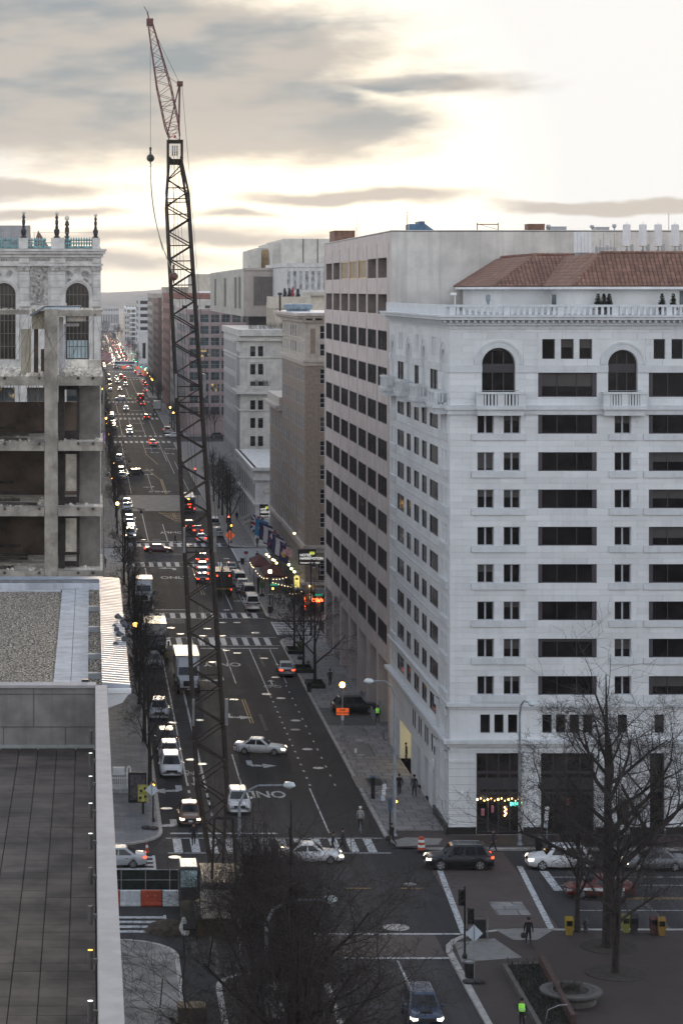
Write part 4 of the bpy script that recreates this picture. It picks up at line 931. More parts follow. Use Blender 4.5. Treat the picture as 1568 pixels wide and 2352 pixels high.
MB().box(28.5, 28.8, 315.8, 315.85, 2.2, 3.0).build('lit_notice', yel, ht)
# canopy over the hotel corner
can = MB(); can.box(26.4, 28.0, 315.0, 321, 3.4, 3.6); can.box(29, 36, 314.4, 316, 3.55, 3.75); can.box(29, 36, 314.4, 314.55, 3.0, 3.55); can.build('canopy', M('canopy lead', (.22, .23, .25), .6, .15), ht)
wl = M('wall lantern glow', (1, .85, .5), .5, 0, emit=(1, .72, .3), estr=4, sample=False); wg = M('green lantern glow', (.9, 1, .5), .5, 0, emit=(.85, 1, .42), estr=5, sample=False)
LNB = ['warm globe lantern highest on the hotel street front', 'warm globe lantern above the arched yellow sign', 'warm globe lantern on the hotel end wall by canopy', 'green-white globe lantern farthest from the hotel corner', 'green-white globe lantern second from the maroon tents', 'green-white globe lantern in the middle of the green ones', 'green-white globe lantern fourth from the maroon tents', 'green-white globe lantern nearest the hotel corner', 'warm globe lantern first above the farther maroon tent', 'warm globe lantern second above the farther maroon tent', 'warm globe lantern third above the maroon tents', 'warm globe lantern fourth above the maroon tents', 'warm globe lantern last above the nearer maroon tent', 'warm globe lantern on the stone hall doorway', 'dimmer upper globe lantern on the stone hall doorway']
for i, (u, v, y, mm) in enumerate(((676, 1225, 325, wl), (683, 1324, 318, wl), (712, 1345, 315.8, wl), (651, 1283, 340, wg), (657, 1290, 336, wg), (663, 1297, 332, wg), (669, 1306, 328, wg), (676, 1313, 322, wg), (612, 1273, 362, wl), (618, 1278, 358, wl), (626, 1285, 352, wl), (630, 1287, 350, wl), (635, 1293, 346, wl), (580, 1213, 420, wl), (576, 1208, 425, wl))):
    nm = ['warm', 'green'][mm is wg]
    z = PZ(v, y); t = thing('wall_lantern', LNB[i], 'lantern', (PX(u, y), y, z), 0, 'globe lanterns along the hotel front')
    MB().sphere((0, 0, 0), .17, 10, 6).local('globe', mm, t, smooth=True); m = MB(); m.lathe((0, 0, .15), [(.12, 0), (.05, .14)], 8); m.tube((0, 0, .2), (.55, .05, .35), .025, n=4); m.local('bracket', black, t)
# flags
def flagmat(name, c): return M('flag ' + name, c, .85, .1, 3)
navy, fred, fwhite, fsky, fgold = flagmat('navy', (.03, .03, .11)), flagmat('red', (.35, .03, .04)), flagmat('white', (.6, .58, .62)), flagmat('sky blue', (.02, .22, .45)), flagmat('gold', (.6, .4, .06))
FL = [(24.6, 369, 'union', 'british red white and blue flag hanging farthest along hotel front'), (24.8, 363, 'sky', 'bright sky-blue flag with gold centre on hotel front'), (25.0, 357, 'navy', 'plain navy flag between sky-blue and white flags on hotel'),
      (25.2, 351, 'white_red', 'white flag with red fly edge on hotel front'), (25.4, 345, 'star', 'navy and red flag with white ring on hotel front'), (25.6, 339.5, 'navy', 'plain navy flag behind the long white flag on hotel'),
      (25.7, 334.5, 'white', 'long white flag with blue edge on hotel front'), (25.9, 329.5, 'seal', 'navy flag with gold seal on the hotel front'), (26.0, 325, 'stripes', 'bunched red and white striped flag nearest hotel corner')]
for x0, y, k, lb_ in FL:
    t = thing('hotel_flag', lb_, 'flag', (27.9, y, 7.2), 0, 'flags on angled poles along the hotel')
    P0, P1 = Vector((0, 0, 0)), Vector((x0 - 27.9 - .3, 0, 1.3)); m = MB(); m.tube(P0, P1, .03, .022, 6); m.sphere(tuple(P1), .06, 6, 4); m.local('pole', metal, t)
    cl = MB(); NU, NV = 10, 12; Wfl, Hf = 1.5, (2.6 if k != 'stripes' else 1.3)
    vs = []
    for j in range(NV + 1):
        for i in range(NU + 1):
            f = i / NU; s = j / NV; pt = P0.lerp(P1, .98 - .62 * f * (1 - .25 * s)); dr = Hf * s
            vs.append((pt.x + .05 * math.sin(6 * s + 3 * f), .10 * math.sin(9 * f + 2.2 * s) * (.3 + s), pt.z - dr - .02))
    fs = []; ks = []
    cols_ = {'union': [navy, fred, fwhite], 'sky': [fsky, fgold, fgold], 'navy': [navy, navy, navy], 'white_red': [fwhite, fred, navy], 'star': [navy, fred, fwhite], 'white': [fwhite, navy, fred], 'seal': [navy, fgold, fwhite], 'stripes': [fwhite, fred, navy]}[k]
    for j in range(NV):
        for i in range(NU):
            f, s = (i + .5) / NU, (j + .5) / NV; c = 0
            if k == 'union': c = 1 if (abs(f - .5) < .08 or abs(s - .5) < .07) else (2 if abs(f - .5) < .2 or abs(s - .5) < .14 or abs(abs(f - .5) - abs(s - .5)) < .09 else 0)
            elif k == 'sky': c = 1 if math.hypot((f - .5) * 1.2, (s - .5) * 2) < .3 else 0
            elif k == 'white_red': c = 1 if f > .78 else (2 if s > .92 else 0)
            elif k == 'star': c = 2 if .1 < math.hypot(f - .5, (s - .25) * 1.6) < .28 else (1 if (i + j) % 5 == 0 or f > .85 else 0)
            elif k == 'white': c = 1 if s > .9 or f > .9 else 0
            elif k == 'seal': c = 1 if math.hypot((f - .45) * 1.1, (s - .6) * 1.8) < .25 else 0
            elif k == 'stripes': c = 2 if f < .35 and s < .45 else int(j) % 2
            a = j * (NU + 1) + i; fs.append((a, a + 1, a + NU + 2, a + NU + 1)); ks.append(c)
    cl.v = vs; cl.f = fs; cl.mi = ks; cl.local('cloth', cols_, t, smooth=True)
# pavement restaurant: maroon tents, string lights, tables
mar = M('maroon canvas', (.10, .016, .02), .85, .15, 2)
def tent(x0, x1, y0, y1, ze, zp, label):
    t = thing('canopy_tent', label, 'tent', ((x0 + x1) / 2, (y0 + y1) / 2, .14), 0, 'maroon dining tents'); w, d = (x1 - x0) / 2, (y1 - y0) / 2
    m = MB(); m.add([(-w, -d, ze), (w, -d, ze), (w, d, ze), (-w, d, ze), (0, 0, zp)], [(0, 1, 4), (1, 2, 4), (2, 3, 4), (3, 0, 4)]); m.local('canopy', mar, t)
    m = MB()
    for a, b_ in (((-w, -d), (w, -d)), ((w, -d), (w, d)), ((w, d), (-w, d)), ((-w, d), (-w, -d))): m.quad((*a, ze), (*b_, ze), (*b_, ze - .28), (*a, ze - .28))
    m.local('valance', mar, t)
    for sx in (-1, 1):
        for sy in (-1, 1): MB().tube((sx * (w - .05), sy * (d - .05), 0), (sx * (w - .05), sy * (d - .05), ze), .04, n=6).local('pole', black, t)
tent(23.5, 26.0, 350, 360, 2.6, 3.7, 'farther maroon dining tent on hotel pavement'); tent(24.2, 27.2, 338, 348, 2.6, 3.7, 'nearer maroon dining tent on hotel pavement')
bulb = M('string bulb', (1, .8, .5), .5, 0, emit=(1, .68, .32), estr=2.5, sample=False)
def string(pts, n, label, sag=.25):
    t = thing('string_light', label, 'string lights', pts[0]); m = MB(); w = MB(); o = Vector(pts[0])
    for a, b_ in zip(pts[:-1], pts[1:]):
        A, B = Vector(a) - o, Vector(b_) - o; prev = A
        for i in range(1, n + 1): f = i / n; p = A.lerp(B, f) - Vector((0, 0, sag * 4 * f * (1 - f))); w.tube(prev, p, .012, n=3); m.sphere(tuple(p - Vector((0, 0, .07))), .065, 6, 4); prev = p
    m.local('bulbs', bulb, t); w.local('cord', black, t)
string([(24.1, 338, 2.5), (27.2, 338, 2.5)], 7, 'string of warm bulbs on front edge of nearer maroon tent'); string([(23.5, 360, 2.5), (23.5, 350, 2.5), (24.1, 338, 2.4)], 5, 'string of warm bulbs along street edge of maroon tents')
string([(24.4, 336, 2.3), (27.3, 326, 2.6)], 9, 'string of warm bulbs above the hotel pavement tables', .1); string([(26, 322, 2.4), (27.8, 320, 2.8)], 5, 'short string of warm bulbs by the hotel corner canopy')
def table_set(x, y, label):
    t = thing('cafe_table', label, 'table', (x, y, .146), 0, 'tables on the hotel pavement'); m = MB(); m.lathe((0, 0, 0), [(.25, 0), (.25, .03), (.04, .05), (.04, .7), (.4, .71), (.4, .75)], 12); m.local('table_top', black, t)
def cafe_chair(x, y, rz, label):
    t = thing('cafe_chair', label, 'chair', (x, y, .146), rz, 'chairs on the hotel pavement'); m = MB(); m.box(-.2, .2, -.2, .2, .42, .46); m.local('seat', black, t); MB().box(-.2, .2, .17, .21, .46, .88).local('backrest', black, t)
    for sx in (-.18, .18):
        for sy in (-.18, .18): MB().tube((sx, sy, 0), (sx, sy, .42), .015, n=4).local('leg', black, t)
for i in range(5):
    x, y = 25.2 + .55 * (i % 2) + .1 * i, 333 - 2.6 * i; table_set(x, y, 'small round black pavement table outside the hotel restaurant'); cafe_chair(x - .65, y, R(90), 'black chair beside a pavement table outside hotel restaurant'); cafe_chair(x + .65, y, R(-90), 'black chair beside a pavement table outside hotel restaurant')
# ---- low stone hall, grey-white stepped block, fin tower, overhanging concrete block
lime = M('grey limestone', (.52, .50, .47), .8, .12, .8, streak=.2); lime2 = M('pale limestone', (.56, .55, .54), .8, .10, 1, streak=.15); tan = M('tan panels', (.48, .43, .36), .85, .1, .6, streak=.15)
t, wf_, ws_ = block('stone_hall', 'low pale stone hall with round emblem past the hotel crossing', 27.3, 48, 402, 449, 12.6, lime2, street=grid(47, 9, [(1.2, 6.5), (7.6, 10.2)], 1, .4), front=[], depth=.35)
b = MB(); b.box(26.9, 48, 401.5, 449, 11.0, 11.5); b.box(26.6, 48, 401.3, 449, 12.6, 13.1); b.box(27.0, 48, 401.7, 449, 6.8, 7.1); b.build('cornice', lime2, t)
MB().lathe((0, 0, 0), [(.6, -.1), (.6, .05), (.4, .12), (.1, .12)], 16).local('emblem', lime, t, (1.8, -.1, 9.2), rot=(R(90), 0, 0))
for i, (y, w_) in enumerate(((405, 3), (412, 4))): MB().add([(27.3, y, 4.3), (27.3, y + w_, 4.3), (25.2, y + w_, 3.2), (25.2, y, 3.2), (25.2, y, 2.9), (25.2, y + w_, 2.9)], [(0, 1, 2, 3), (2, 3, 4, 5)]).build('awning', M('grey brown awning', (.16, .14, .13), .8, .1), t)
t = thing('stepped_stone_building', 'grey-white stone building with planted terrace ledge and stepped cornice', 'building', (28, 452, .14))
wf_ = Wall(t, (27.8, 452), (1, 0), 18, .14, 34); ws_ = Wall(t, (27.8, 508), (0, -1), 56, .14, 34)
fo = [(a, a + .95, z1 - h_, z1) for z1, h_ in ((32.1, 1.9), (28.8, 2.0), (25.5, 1.9), (22.0, 2.0), (18.7, 1.9), (15.3, 1.9)) for a in (1.9, 3.35)]
wf_.face(lime, fo, .3)
for o in fo: wf_.window(o, .28, 1, 2, .06, glass, frame_dk)
so_ = grid(44, 9, rows_of(32.6, 8, 3.4, 2.5), .3, .72); so2 = [(46 + 3.2 * i, 47.3 + 3.2 * i, 4, 31) for i in range(3)]
ws_.face(lime2, so_ + so2, .1)
for o in so_: ws_.window(o, .08, 5, 1, .1, M_glass('grey blind glass', (.09, .09, .09)) if 'grey blind glass' not in MAT else MAT['grey blind glass'], lime2)
for o in so2: ws_.window(o, .08, 1, 8, .1, glass, frame_dk)
b = MB(); b.box(27.1, 46, 451.2, 470, 33.1, 33.5); b.box(27.4, 46, 451.5, 508, 34, 35.2); b.box(27.0, 46, 450.6, 470, 23.2, 23.6); b.box(27.2, 46, 450.9, 452, 23.6, 24.7); b.box(27.6, 46, 451.8, 508, 29.9, 30.1); b.box(27.55, 46, 451.7, 470, 20.0, 20.25); b.build('cornice', lime, t)
b = MB(); wf_.slab(b, 1.6, 4.6, 24.8, 29.3, -.1, 0); MB().box(27.8, 45.8, 452, 508, 33.9, 34.02).build('roof', conc, t)
fr_ = MB()
for a, bb_ in ((1.45, 1.7), (4.5, 4.75)): wf_.slab(fr_, a, bb_, 24.8, 29.4, -.1, 0)
wf_.slab(fr_, 1.45, 4.75, 29.1, 29.4, -.14, 0); fr_.build('window_surround', lime2, t)
tw_ = M('dry twigs', (.06, .05, .04), .9, .3)
def dry_bush(x, y, z, w, h_, label, n=90, seed=1, mat=None):
    t = thing('planter_shrub', label, 'shrub', (x, y, z)); m = MB(); rr = random.Random(seed)
    for i in range(n):
        a = Vector(((rr.random() - .5) * w, (rr.random() - .5) * .6, 0)); d = Vector(((rr.random() - .5) * .9, (rr.random() - .5) * .6, .4 + rr.random() * .6)) * h_; m.tube(a, a + d, .018, .008, 3); m.tube(a + d * .5, a + d * .5 + Vector((d.z * .4 * (rr.random() - .5), .1, d.z * .5)), .012, .006, 3)
    m.local('stems', mat or tw_, t)
dry_bush(PX(600, 452), 451.3, 24.7, 3.2, 1.3, 'dry shrub along the planted terrace ledge', 80, 3); dry_bush(PX(612, 460), 460, 35.2, 7, 1.4, 'dry pergola vines on top of grey-white stone building', 160, 4)
t = thing('fin_tower', 'tan office tower with close vertical fins behind the hotel', 'building', (36.6, 475, .14)); wf_ = Wall(t, (36.6, 475), (1, 0), 22, .14, 39.6); ws_ = Wall(t, (36.6, 499), (0, -1), 24, .14, 39.6)
wf_.face(glass_b, []); ws_.face(glass_b, [])
b = MB()
for i in range(21): ws_.slab(b, i * 1.18, i * 1.18 + .42, 12, 39.0, -.5, 0)
for i in range(20): wf_.slab(b, i * 1.1, i * 1.1 + .42, 12, 33 if i > 4 else 39, -.4, 0)
wf_.slab(b, 0, 22, 34.5, 39.6, -.1, 0); b.build('fin', tan, t); b = MB(); b.box(36.1, 58.6, 474.5, 499, 39.0, 40.0); b.box(36.2, 58.6, 474.6, 474.8, 40.0, 41.3); b.box(36.2, 36.4, 474.8, 499, 40.0, 41.3); b.build('parapet', tan, t)
for u, lb_ in ((654, 'cone tree on the tan fin tower roof, left of three'), (665, 'cone tree on tan fin tower roof, second from left'), (684, 'cone tree on the tan fin tower roof, right of red parasol')): topiary(PX(u, 478), 478, 40.0, 1.7, lb_)
t = thing('parasol', 'folded red parasol on the tan fin tower roof', 'parasol', (PX(672, 478), 478, 40.0)); MB().lathe((0, 0, 0), [(.05, 0), (.05, .9), (.32, 1.1), (.4, 1.9), (.22, 2.1), (.3, 2.5), (.05, 3.3)], 8).local('canopy', M('parasol red', (.3, .03, .05), .8, .1), t)
t, wf_, ws_ = block('pale_fin_block', 'pale office block with thin white window fins behind concrete block', 40.5, 62, 470 + 40, 560, 47.8, lime2, front=grid(20, 15, [(42.6, 46.6), (32, 40.6)], .5, .6), depth=.3, gm=M_glass('milky glass', (.25, .27, .28)), fm=lime2)
t = thing('rooftop_pavilion', 'small cream rooftop pavilion with flat rim behind the hotel', 'building', (PX(722, 440), 440, 20)); MB().box(0, 6, 0, 8, 0, 21.6).local('wall', M('cream plaster', (.6, .55, .46), .8, .1), t); MB().box(-1.3, 7, -1, 9, 21.6, 22.2).local('rim', tan, t); MB().box(1.9, 2.4, -.05, 0, 18, 20.6).local('window', glass, t)
brut = M('ribbed concrete', (.58, .56, .51), .9, .1, .4, streak=.3, bump=.3, bscale=2); brut2 = M('brown precast', (.42, .365, .33), .9, .1, .5, streak=.15); brut3 = M('dark screen panel', (.13, .115, .105), .8, .15, .6)  # upper box precast is browner and darker than the ribbed cladding
hb = thing('overhanging_concrete_block', 'brutalist concrete block whose upper box overhangs the street', 'building', (34, 540, .14))
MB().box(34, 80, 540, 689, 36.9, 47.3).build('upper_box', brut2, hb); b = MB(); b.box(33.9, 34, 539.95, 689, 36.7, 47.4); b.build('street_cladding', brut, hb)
b = MB()
for i in range(50): y = 541 + i * 2.97; b.box(33.78, 33.9, y, y + .35, 36.8, 47.2)
b.build('cladding_rib', brut, hb); b = MB()
for y in (547, 563, 608, 655): b.box(33.7, 33.92, y, y + 5 + y * .004, 38.4, 45.6)
b.build('slot_window', brut3, hb)
b = MB()
for i in range(6):
    x = 38.3 + i * 5.8
    for j in range(2): b.box(x - 2.05 + j * 2.12, x - .06 + j * 2.12, 539.8, 540, 39.2, 45.6)
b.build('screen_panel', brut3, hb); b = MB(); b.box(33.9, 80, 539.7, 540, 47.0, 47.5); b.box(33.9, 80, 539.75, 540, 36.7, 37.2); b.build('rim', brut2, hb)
MB().box(42.3, 75, 650, 662, .14, 36.9).build('core', M('core dark glass', (.05, .042, .04), .4, .2), hb)
for x in (46.5, 56, 66): MB().box(x, x + 2.2, 560, 563, .14, 36.9).build('pillar', brut, hb)
for x0, x1, y0, y1, z1, m_ in ((PX(569, 600), PX(600, 600), 600, 620, 52.4, brut), (PX(586, 610) + 0, PX(640, 610), 606, 640, 53.1, brut), (PX(626, 590), PX(690, 590), 590, 640, 54.2, brut), (PX(652, 580), 90, 580, 640, 54.9, brut)):
    MB().box(x0, x1, y0, y1, 47.4, z1).build('roof_tower', m_, hb)
MB().box(PX(601, 604), PX(628, 604), 603.5, 604, 47.4, 52.7).build('sunlit_screen', M('painted sunlight mesh', (.5, .33, .17), .8, .15), hb)  # ochre base colour paints the low sun onto this screen
b = MB()
for u in (695, 728): b.box(PX(u, 580), PX(u, 580) + .25, 579.9, 580, 47.4, 54.9)
b.build('tower_joint', brut3, hb)
# ---- row beyond the next crossing
pinkg = M('pink granite', (.40, .31, .31), .8, .1, .7, streak=.12); cream = M('cream stone', (.56, .53, .49), .85, .1, .6); redb = M('red brick', (.27, .13, .10), .9, .15, 1.2); brn = M('brown brick', (.22, .14, .115), .9, .15, 1.2); tanb = M('tan concrete', (.42, .37, .32), .9, .12, .6)
block('pink_granite_building', 'pink granite office building with wide blue-green windows behind the crane', 28, 70, 712, 790, 36.5, pinkg, street=grid(78, 12, rows_of(35.4, 9, 3.4, 2.3), 1, .7), front=grid(42, 13, rows_of(35.4, 9, 3.4, 2.4), .6, .82), gm=glass_b, fm=M('teal frame', (.25, .33, .34), .5, .1), cols=2, wrows=2)
block('cream_stone_building', 'slim cream stone building just past the pink granite building', 27.8, 60, 795, 850, 39, cream, street=grid(55, 10, rows_of(37.5, 9, 3.6, 1.9), 1, .45), front=grid(32, 8, rows_of(37.5, 4, 3.6, 1.9), 1, .45))
block('red_brick_building', 'red brick building with arched parapet beyond the crane mast', 27.6, 60, 855, 930, 41, redb, street=grid(75, 12, rows_of(39.5, 9, 3.7, 1.9), 1, .4), front=grid(32, 8, rows_of(39.5, 3, 3.7, 1.9), 1, .4))
block('tan_slab_building', 'tan slab building standing tallest beyond the red brick one', 29.5, 60, 955, 1010, 43.2, tanb, street=grid(55, 8, rows_of(41.5, 9, 3.8, 2.0), 1, .45), front=grid(30, 7, rows_of(41.5, 3, 3.8, 2.0), 1, .6))
block('brown_brick_building', 'dark brown brick building with banded floors far down the avenue', 28, 58, 1012, 1088, 38.5, brn, street=grid(76, 12, rows_of(37, 9, 3.7, 1.7), 1, .5), front=grid(30, 8, rows_of(37, 3, 3.7, 1.9), 1, .5))
block('tan_corner_building', 'tan corner building at the end of the brown brick row', 27.5, 58, 1090, 1178, 40.5, tanb, street=grid(88, 14, rows_of(39, 9, 3.8, 2.0), 1, .5), front=grid(30, 7, rows_of(39, 3, 3.8, 2.0), 1, .6))
block('temple_front_building', 'small white temple-fronted building far down the avenue', 27.5, 45, 1390, 1440, 17, lime2, street=grid(50, 7, [(3, 12)], 2, .5), front=grid(17, 4, [(3, 12)], 1, .5), top=M('blue grey lead roof', (.3, .33, .38), .6, .1))
block('white_balcony_building', 'white office building with stacked balconies far down the avenue', 28.3, 46, 1450, 1520, 38, lime2, street=grid(70, 8, rows_of(36, 9, 3.9, 2.0), 1, .7), front=grid(17.7, 3, rows_of(36, 9, 3.9, 2.0), .5, .8))
block('narrow_grey_building', 'narrow grey building squeezed between white offices far away', 25.5, 30, 1880, 1898, 24, lime, front=grid(4.5, 2, rows_of(22, 5, 4, 2.2), .5, .6), gm=glass_b)
block('white_grid_building', 'white grid-fronted office building near the end of the avenue', 27.5, 42, 1900, 1990, 28.5, white_p, street=grid(90, 12, rows_of(27, 7, 3.6, 2.5), 1, .8), front=grid(14.5, 4, rows_of(27, 7, 3.6, 2.5), .4, .85), gm=glass_b)
block('long_white_building', 'long white columned building closing the avenue below the hills', 8, 29, 2500, 2540, 25, lime2, front=grid(21, 12, [(20.5, 23), (8, 17)], .5, .5))
block('tan_mechanical_block', 'tan rooftop block beyond the overhanging concrete building', 38, 60, 905, 950, 48, tan, front=[])
block('white_plant_room', 'white rooftop plant room seen beside the crane mast', 40, 58, 870, 900, 41.6, white_p, front=grid(18, 4, [(39, 40.5)], 1, .4))
for i, (x0, x1, y, z, m_) in enumerate(((60, 120, 1500, 40, tanb), (30, 60, 2200, 30, lime), (-30, 6, 2300, 28, brn), (70, 160, 1000, 38, redb))): block('distant_building', ['broad tan block behind the rooftops', 'grey block at the avenue end', 'brown block left of avenue end', 'red brick block behind the rooftops'][i], x0, x1, y, y + 40, z, m_, front=grid(x1 - x0, 10, rows_of(z - 2, 4, 3.8, 2), 1, .5))
for i, (y0, y1, z, m_) in enumerate(((240, 291, 36, tanb), (317, 376, 33, redb), (403, 480, 36, lime), (484, 672, 34, brn), (706, 902, 35, tanb), (952, 1178, 33, lime))):
    block('left_row_building', ['tan office block lining the left pavement behind ornate building', 'red brick block lining left pavement past the second junction', 'grey stone block lining left pavement before pale road band', 'brown brick block lining left pavement at the turning suv', 'tan block lining left pavement before the police junction', 'grey block lining left pavement past the police junction'][i], -32, .6, y0, y1, z, m_, street=grid(y1 - y0, max(6, int((y1 - y0) / 9)), rows_of(z - 2, 8, 3.9, 2.0), 1, .5), left=True)
# hills
hl = MB(); rr = random.Random(5); nx, ny = 70, 6
for j in range(ny):
    for i in range(nx):
        x = -2500 + 6500 * i / (nx - 1); hh = [0, 14, 26, 36, 40, 30][j] + (9 * math.sin(i * .55 + j) + 6 * math.sin(i * 1.7 + .6 * j) + rr.random() * 3) * (j > 0) * .6
        hl.v.append((x, 5200 + j * 330, hh - 3))
hl.f = [(j * nx + i, j * nx + i + 1, (j + 1) * nx + i + 1, (j + 1) * nx + i) for j in range(ny - 1) for i in range(nx - 1)]; hl.mi = [0] * len(hl.f)
tag(hl.build('hills', M('wooded hill', (.07, .065, .06), .95, .35, .02, bump=1., bscale=.05), smooth=True), kind='structure')
# ================================================================== near left building: roof terrace, gravel roof, corrugated edge
nb = thing('terrace_building', 'near building with paved roof terrace, broad pale parapet and gravel roof', 'building', (-3, 47, .14))
par = M('pale parapet concrete', (.36, .345, .345), .85, .07, 1.6, bump=.15, bscale=10); pwall = M('stained wall concrete', (.23, .215, .205), .9, .2, .7, streak=.3)
def xo(y): return .657 - (y - 47) * (.657 - .570) / 41
ZP, ZT = 28.3, 26.0
b = MB(); ys = [20 + 5.67 * i for i in range(13)]
for a, c in zip(ys[:-1], ys[1:]):
    b.add([(.15, a, ZP), (xo(a), a, ZP), (xo(c), c, ZP), (.15, c, ZP), (.15, a, ZT), (xo(a), a, .14), (xo(c), c, .14), (.15, c, ZT)], [(0, 1, 2, 3), (1, 5, 6, 2), (0, 3, 7, 4)])
b.build('parapet', par, nb)
MB().box(.42, .60, 20, 125, .14, 27.4).build('street_wall', par, nb)
b = MB(); b.box(-40, .15, 87.95, 88.5, ZT, ZP - .08); b.build('end_wall', pwall, nb); MB().box(-40, .18, 87.85, 88.6, ZP - .08, ZP + .02).build('wall_coping', par, nb)
b = MB(); b.box(-40, .14, 87.9, 87.95, ZT + .02, ZT + .14)
b.build('wall_skirting', M('grey green lead', (.30, .32, .31), .6, .1), nb)
b = MB()
for x in (-2.1, -4.3): b.box(x, x + .02, 87.935, 87.95, ZT + .8, ZP - .1)
b.box(-40, .14, 87.935, 87.95, ZT + .78, ZT + .80)
for x in (-.95, -3.2): b.box(x, x + .02, 87.935, 87.95, ZT + .14, ZT + .78)
b.box(-40, .14, 87.935, 87.95, ZP - .33, ZP - .31); b.build('wall_joint', M('dark joint', (.08, .075, .07), .9, .1), nb)
MB().box(-40, .15, 20, 88, ZT - .3, ZT - .05).build('terrace_bed', M('terrace bed', (.03, .028, .026), .95, .2), nb)
tilem = M('terrace slab', (.078, .061, .051), .85, .38, .5, rand=.16, bump=.12, bscale=14)
tm_ = MB().box(0, .655, 0, .705, 0, .05).mesh('paving_slab', tilem); 
for j in range(57):
    for i in range(5):
        place('paving_slab', tm_, nb, (.13 - .68 * (i + 1), 47 + .72 * j, ZT - .055 + .006 * rnd.random()))
fld = MB()
for j in range(-30, 57):
    for i in range(5, 9):
        fld.box(.13 - .68 * (i + 1), .105 - .68 * i, 47 + .72 * j, 47.69 + .72 * j, ZT - .055, ZT - .003)
tag(fld.build('paving_slab_field', tilem, nb), kind='stuff')
sconce = M('sconce metal', (.16, .155, .15), .45, .15, metal=.5); scl = M('sconce lens', (.9, .95, .9), .5, 0, emit=(.75, .85, .8), estr=.8, sample=False); sca = M('sconce lens amber', (.9, .6, .1), .5, 0, emit=(1, .5, .05), estr=1.2, sample=False)
for i, y in enumerate((83.9, 79.8, 76, 72, 68, 64, 60, 56, 52)):
    s_ = MB().tube((-.02, y, 26.95), (-.02, y, 27.4), .065, n=12).build('sconce', sconce, nb)
    MB().tube((-.02, y, 27.4), (-.02, y, 27.405), .062, n=12).build('lens', sca if i == 7 else scl if i > 0 and i not in (5, 6) else sconce, s_); MB().box(.0, .16, y - .05, y + .05, 27.1, 27.2).build('bracket', sconce, s_)
# gravel roof
def mat_gravel():
    m = bpy.data.materials.new('roof gravel'); m.use_nodes = True; t = m.node_tree; h = NG(t); bs = t.nodes['Principled BSDF']
    geo = t.nodes.new('ShaderNodeNewGeometry'); v = t.nodes.new('ShaderNodeTexVoronoi'); t.links.new(geo.outputs['Position'], v.inputs['Vector']); v.inputs['Scale'].default_value = 11
    sp = t.nodes.new('ShaderNodeSeparateColor'); t.links.new(v.outputs['Color'], sp.inputs[0])
    c = h.mix(sp.outputs[0], (.30, .245, .185), (.85, .75, .61)); c = h.mix(h.ss(v.outputs['Distance'], .25, .6), c, (.03, .025, .02)); c = h.mix(h.ss(h.noise(geo.outputs['Position'], .6, 4), .45, .65, 0, .25), c, (.2, .17, .14))
    t.links.new(c, bs.inputs['Base Color']); bs.inputs['Roughness'].default_value = .9
    bn = t.nodes.new('ShaderNodeBump'); bn.inputs['Strength'].default_value = 1.; bn.inputs['Distance'].default_value = .05; bn.invert = True; t.links.new(v.outputs['Distance'], bn.inputs['Height']); t.links.new(bn.outputs[0], bs.inputs['Normal']); return m
ZG = 27.4
MB().box(-40, .45, 88.5, 123.7, ZG - .4, ZG).build('gravel_roof', mat_gravel(), nb)
pvm = M('roof path slab', (.42, .43, .45), .85, .12, 1.5, rand=.07)
pm_ = MB().box(0, .66, 0, .68, 0, .06).mesh('path_slab', pvm)
for j in range(49):
    for i in range(2): place('path_slab', pm_, nb, (-1.46 + .68 * i, 88.8 + .705 * j, ZG + .004))
for i in range(55): place('path_slab', pm_, nb, (-2.2 - .68 * i, 122.2, ZG + .004), 0, (1, .8, 1))
b = MB(); b.box(-40, .6, 123.4, 124.1, ZG - .2, ZG + .5); b.box(-40, .45, 123.15, 123.4, ZG, ZG + .35, 0); b.build('upstand', M('white membrane', (.55, .58, .64), .6, .15, .8, streak=.5), nb)
MB().box(-40, .6, 123.1, 124.2, ZG + .5, ZG + .56).build('upstand_coping', M('blue grey coping', (.25, .28, .33), .5, .1), nb)
b = MB()
for y in (95, 100, 108, 115): b.box(-.12, .4, y, y + .35, ZG, ZG + .22)
b.build('light_kerb', M('lead box', (.3, .32, .34), .6, .1), nb)
MB().box(-.35, -.1, 88.6, 88.8, ZG, ZP + .1).build('drain_box', black, nb)
cm2 = M('galvanised sheet', (.33, .34, .37), .45, .15, .5, metal=.4); cr = MB(); nn = 58
for i in range(nn + 1):
    y = 89 + 32.5 * i / nn
    for q, (dy, dz) in enumerate(((0, 0), (.14, .17), (.30, .17), (.44, 0))): cr.v += [(.40, y + dy, 28.06 + dz), (1.43 + .012 * math.sin(i * 1.7), y + dy, 27.98 + dz)]
k = len(cr.v) // 2; cr.f = [(2 * i, 2 * i + 1, 2 * i + 3, 2 * i + 2) for i in range(k - 1)]; cr.mi = [0] * len(cr.f); cr.build('corrugated_roof', cm2, nb)
b = MB(); b.box(.6, 1.47, 88.85, 89.0, 27.86, 28.02); b.add([(.6, 88.9, 27.86), (1.4, 88.9, 27.86), (1.15, 88.95, 27.5), (.6, 88.95, 27.3)], [(0, 1, 2, 3)]); b.box(1.36, 1.44, 89, 121.5, 27.8, 27.96); b.build('corrugated_fascia', white_p, nb)
t = thing('floodlight_cluster', 'cluster of dark floodlights clamped on the corrugated roof edge', 'floodlights', (1.2, 103, 28.1))
for i in range(10): m = MB(); y = -4 + .9 * i + .3 * rnd.random(); z = .0 + .1 * (i % 3); x = -.12 + .28 * (i % 2); m.lathe((0, 0, 0), [(.03, 0), (.10, .03), (.12, .17), (.10, .2)], 10); m.local('lamp_head', M('floodlight grey', (.035, .04, .05), .5, .2), t, (x, y, z), rot=(R(70), 0, R(40 * (i % 3) - 40)))
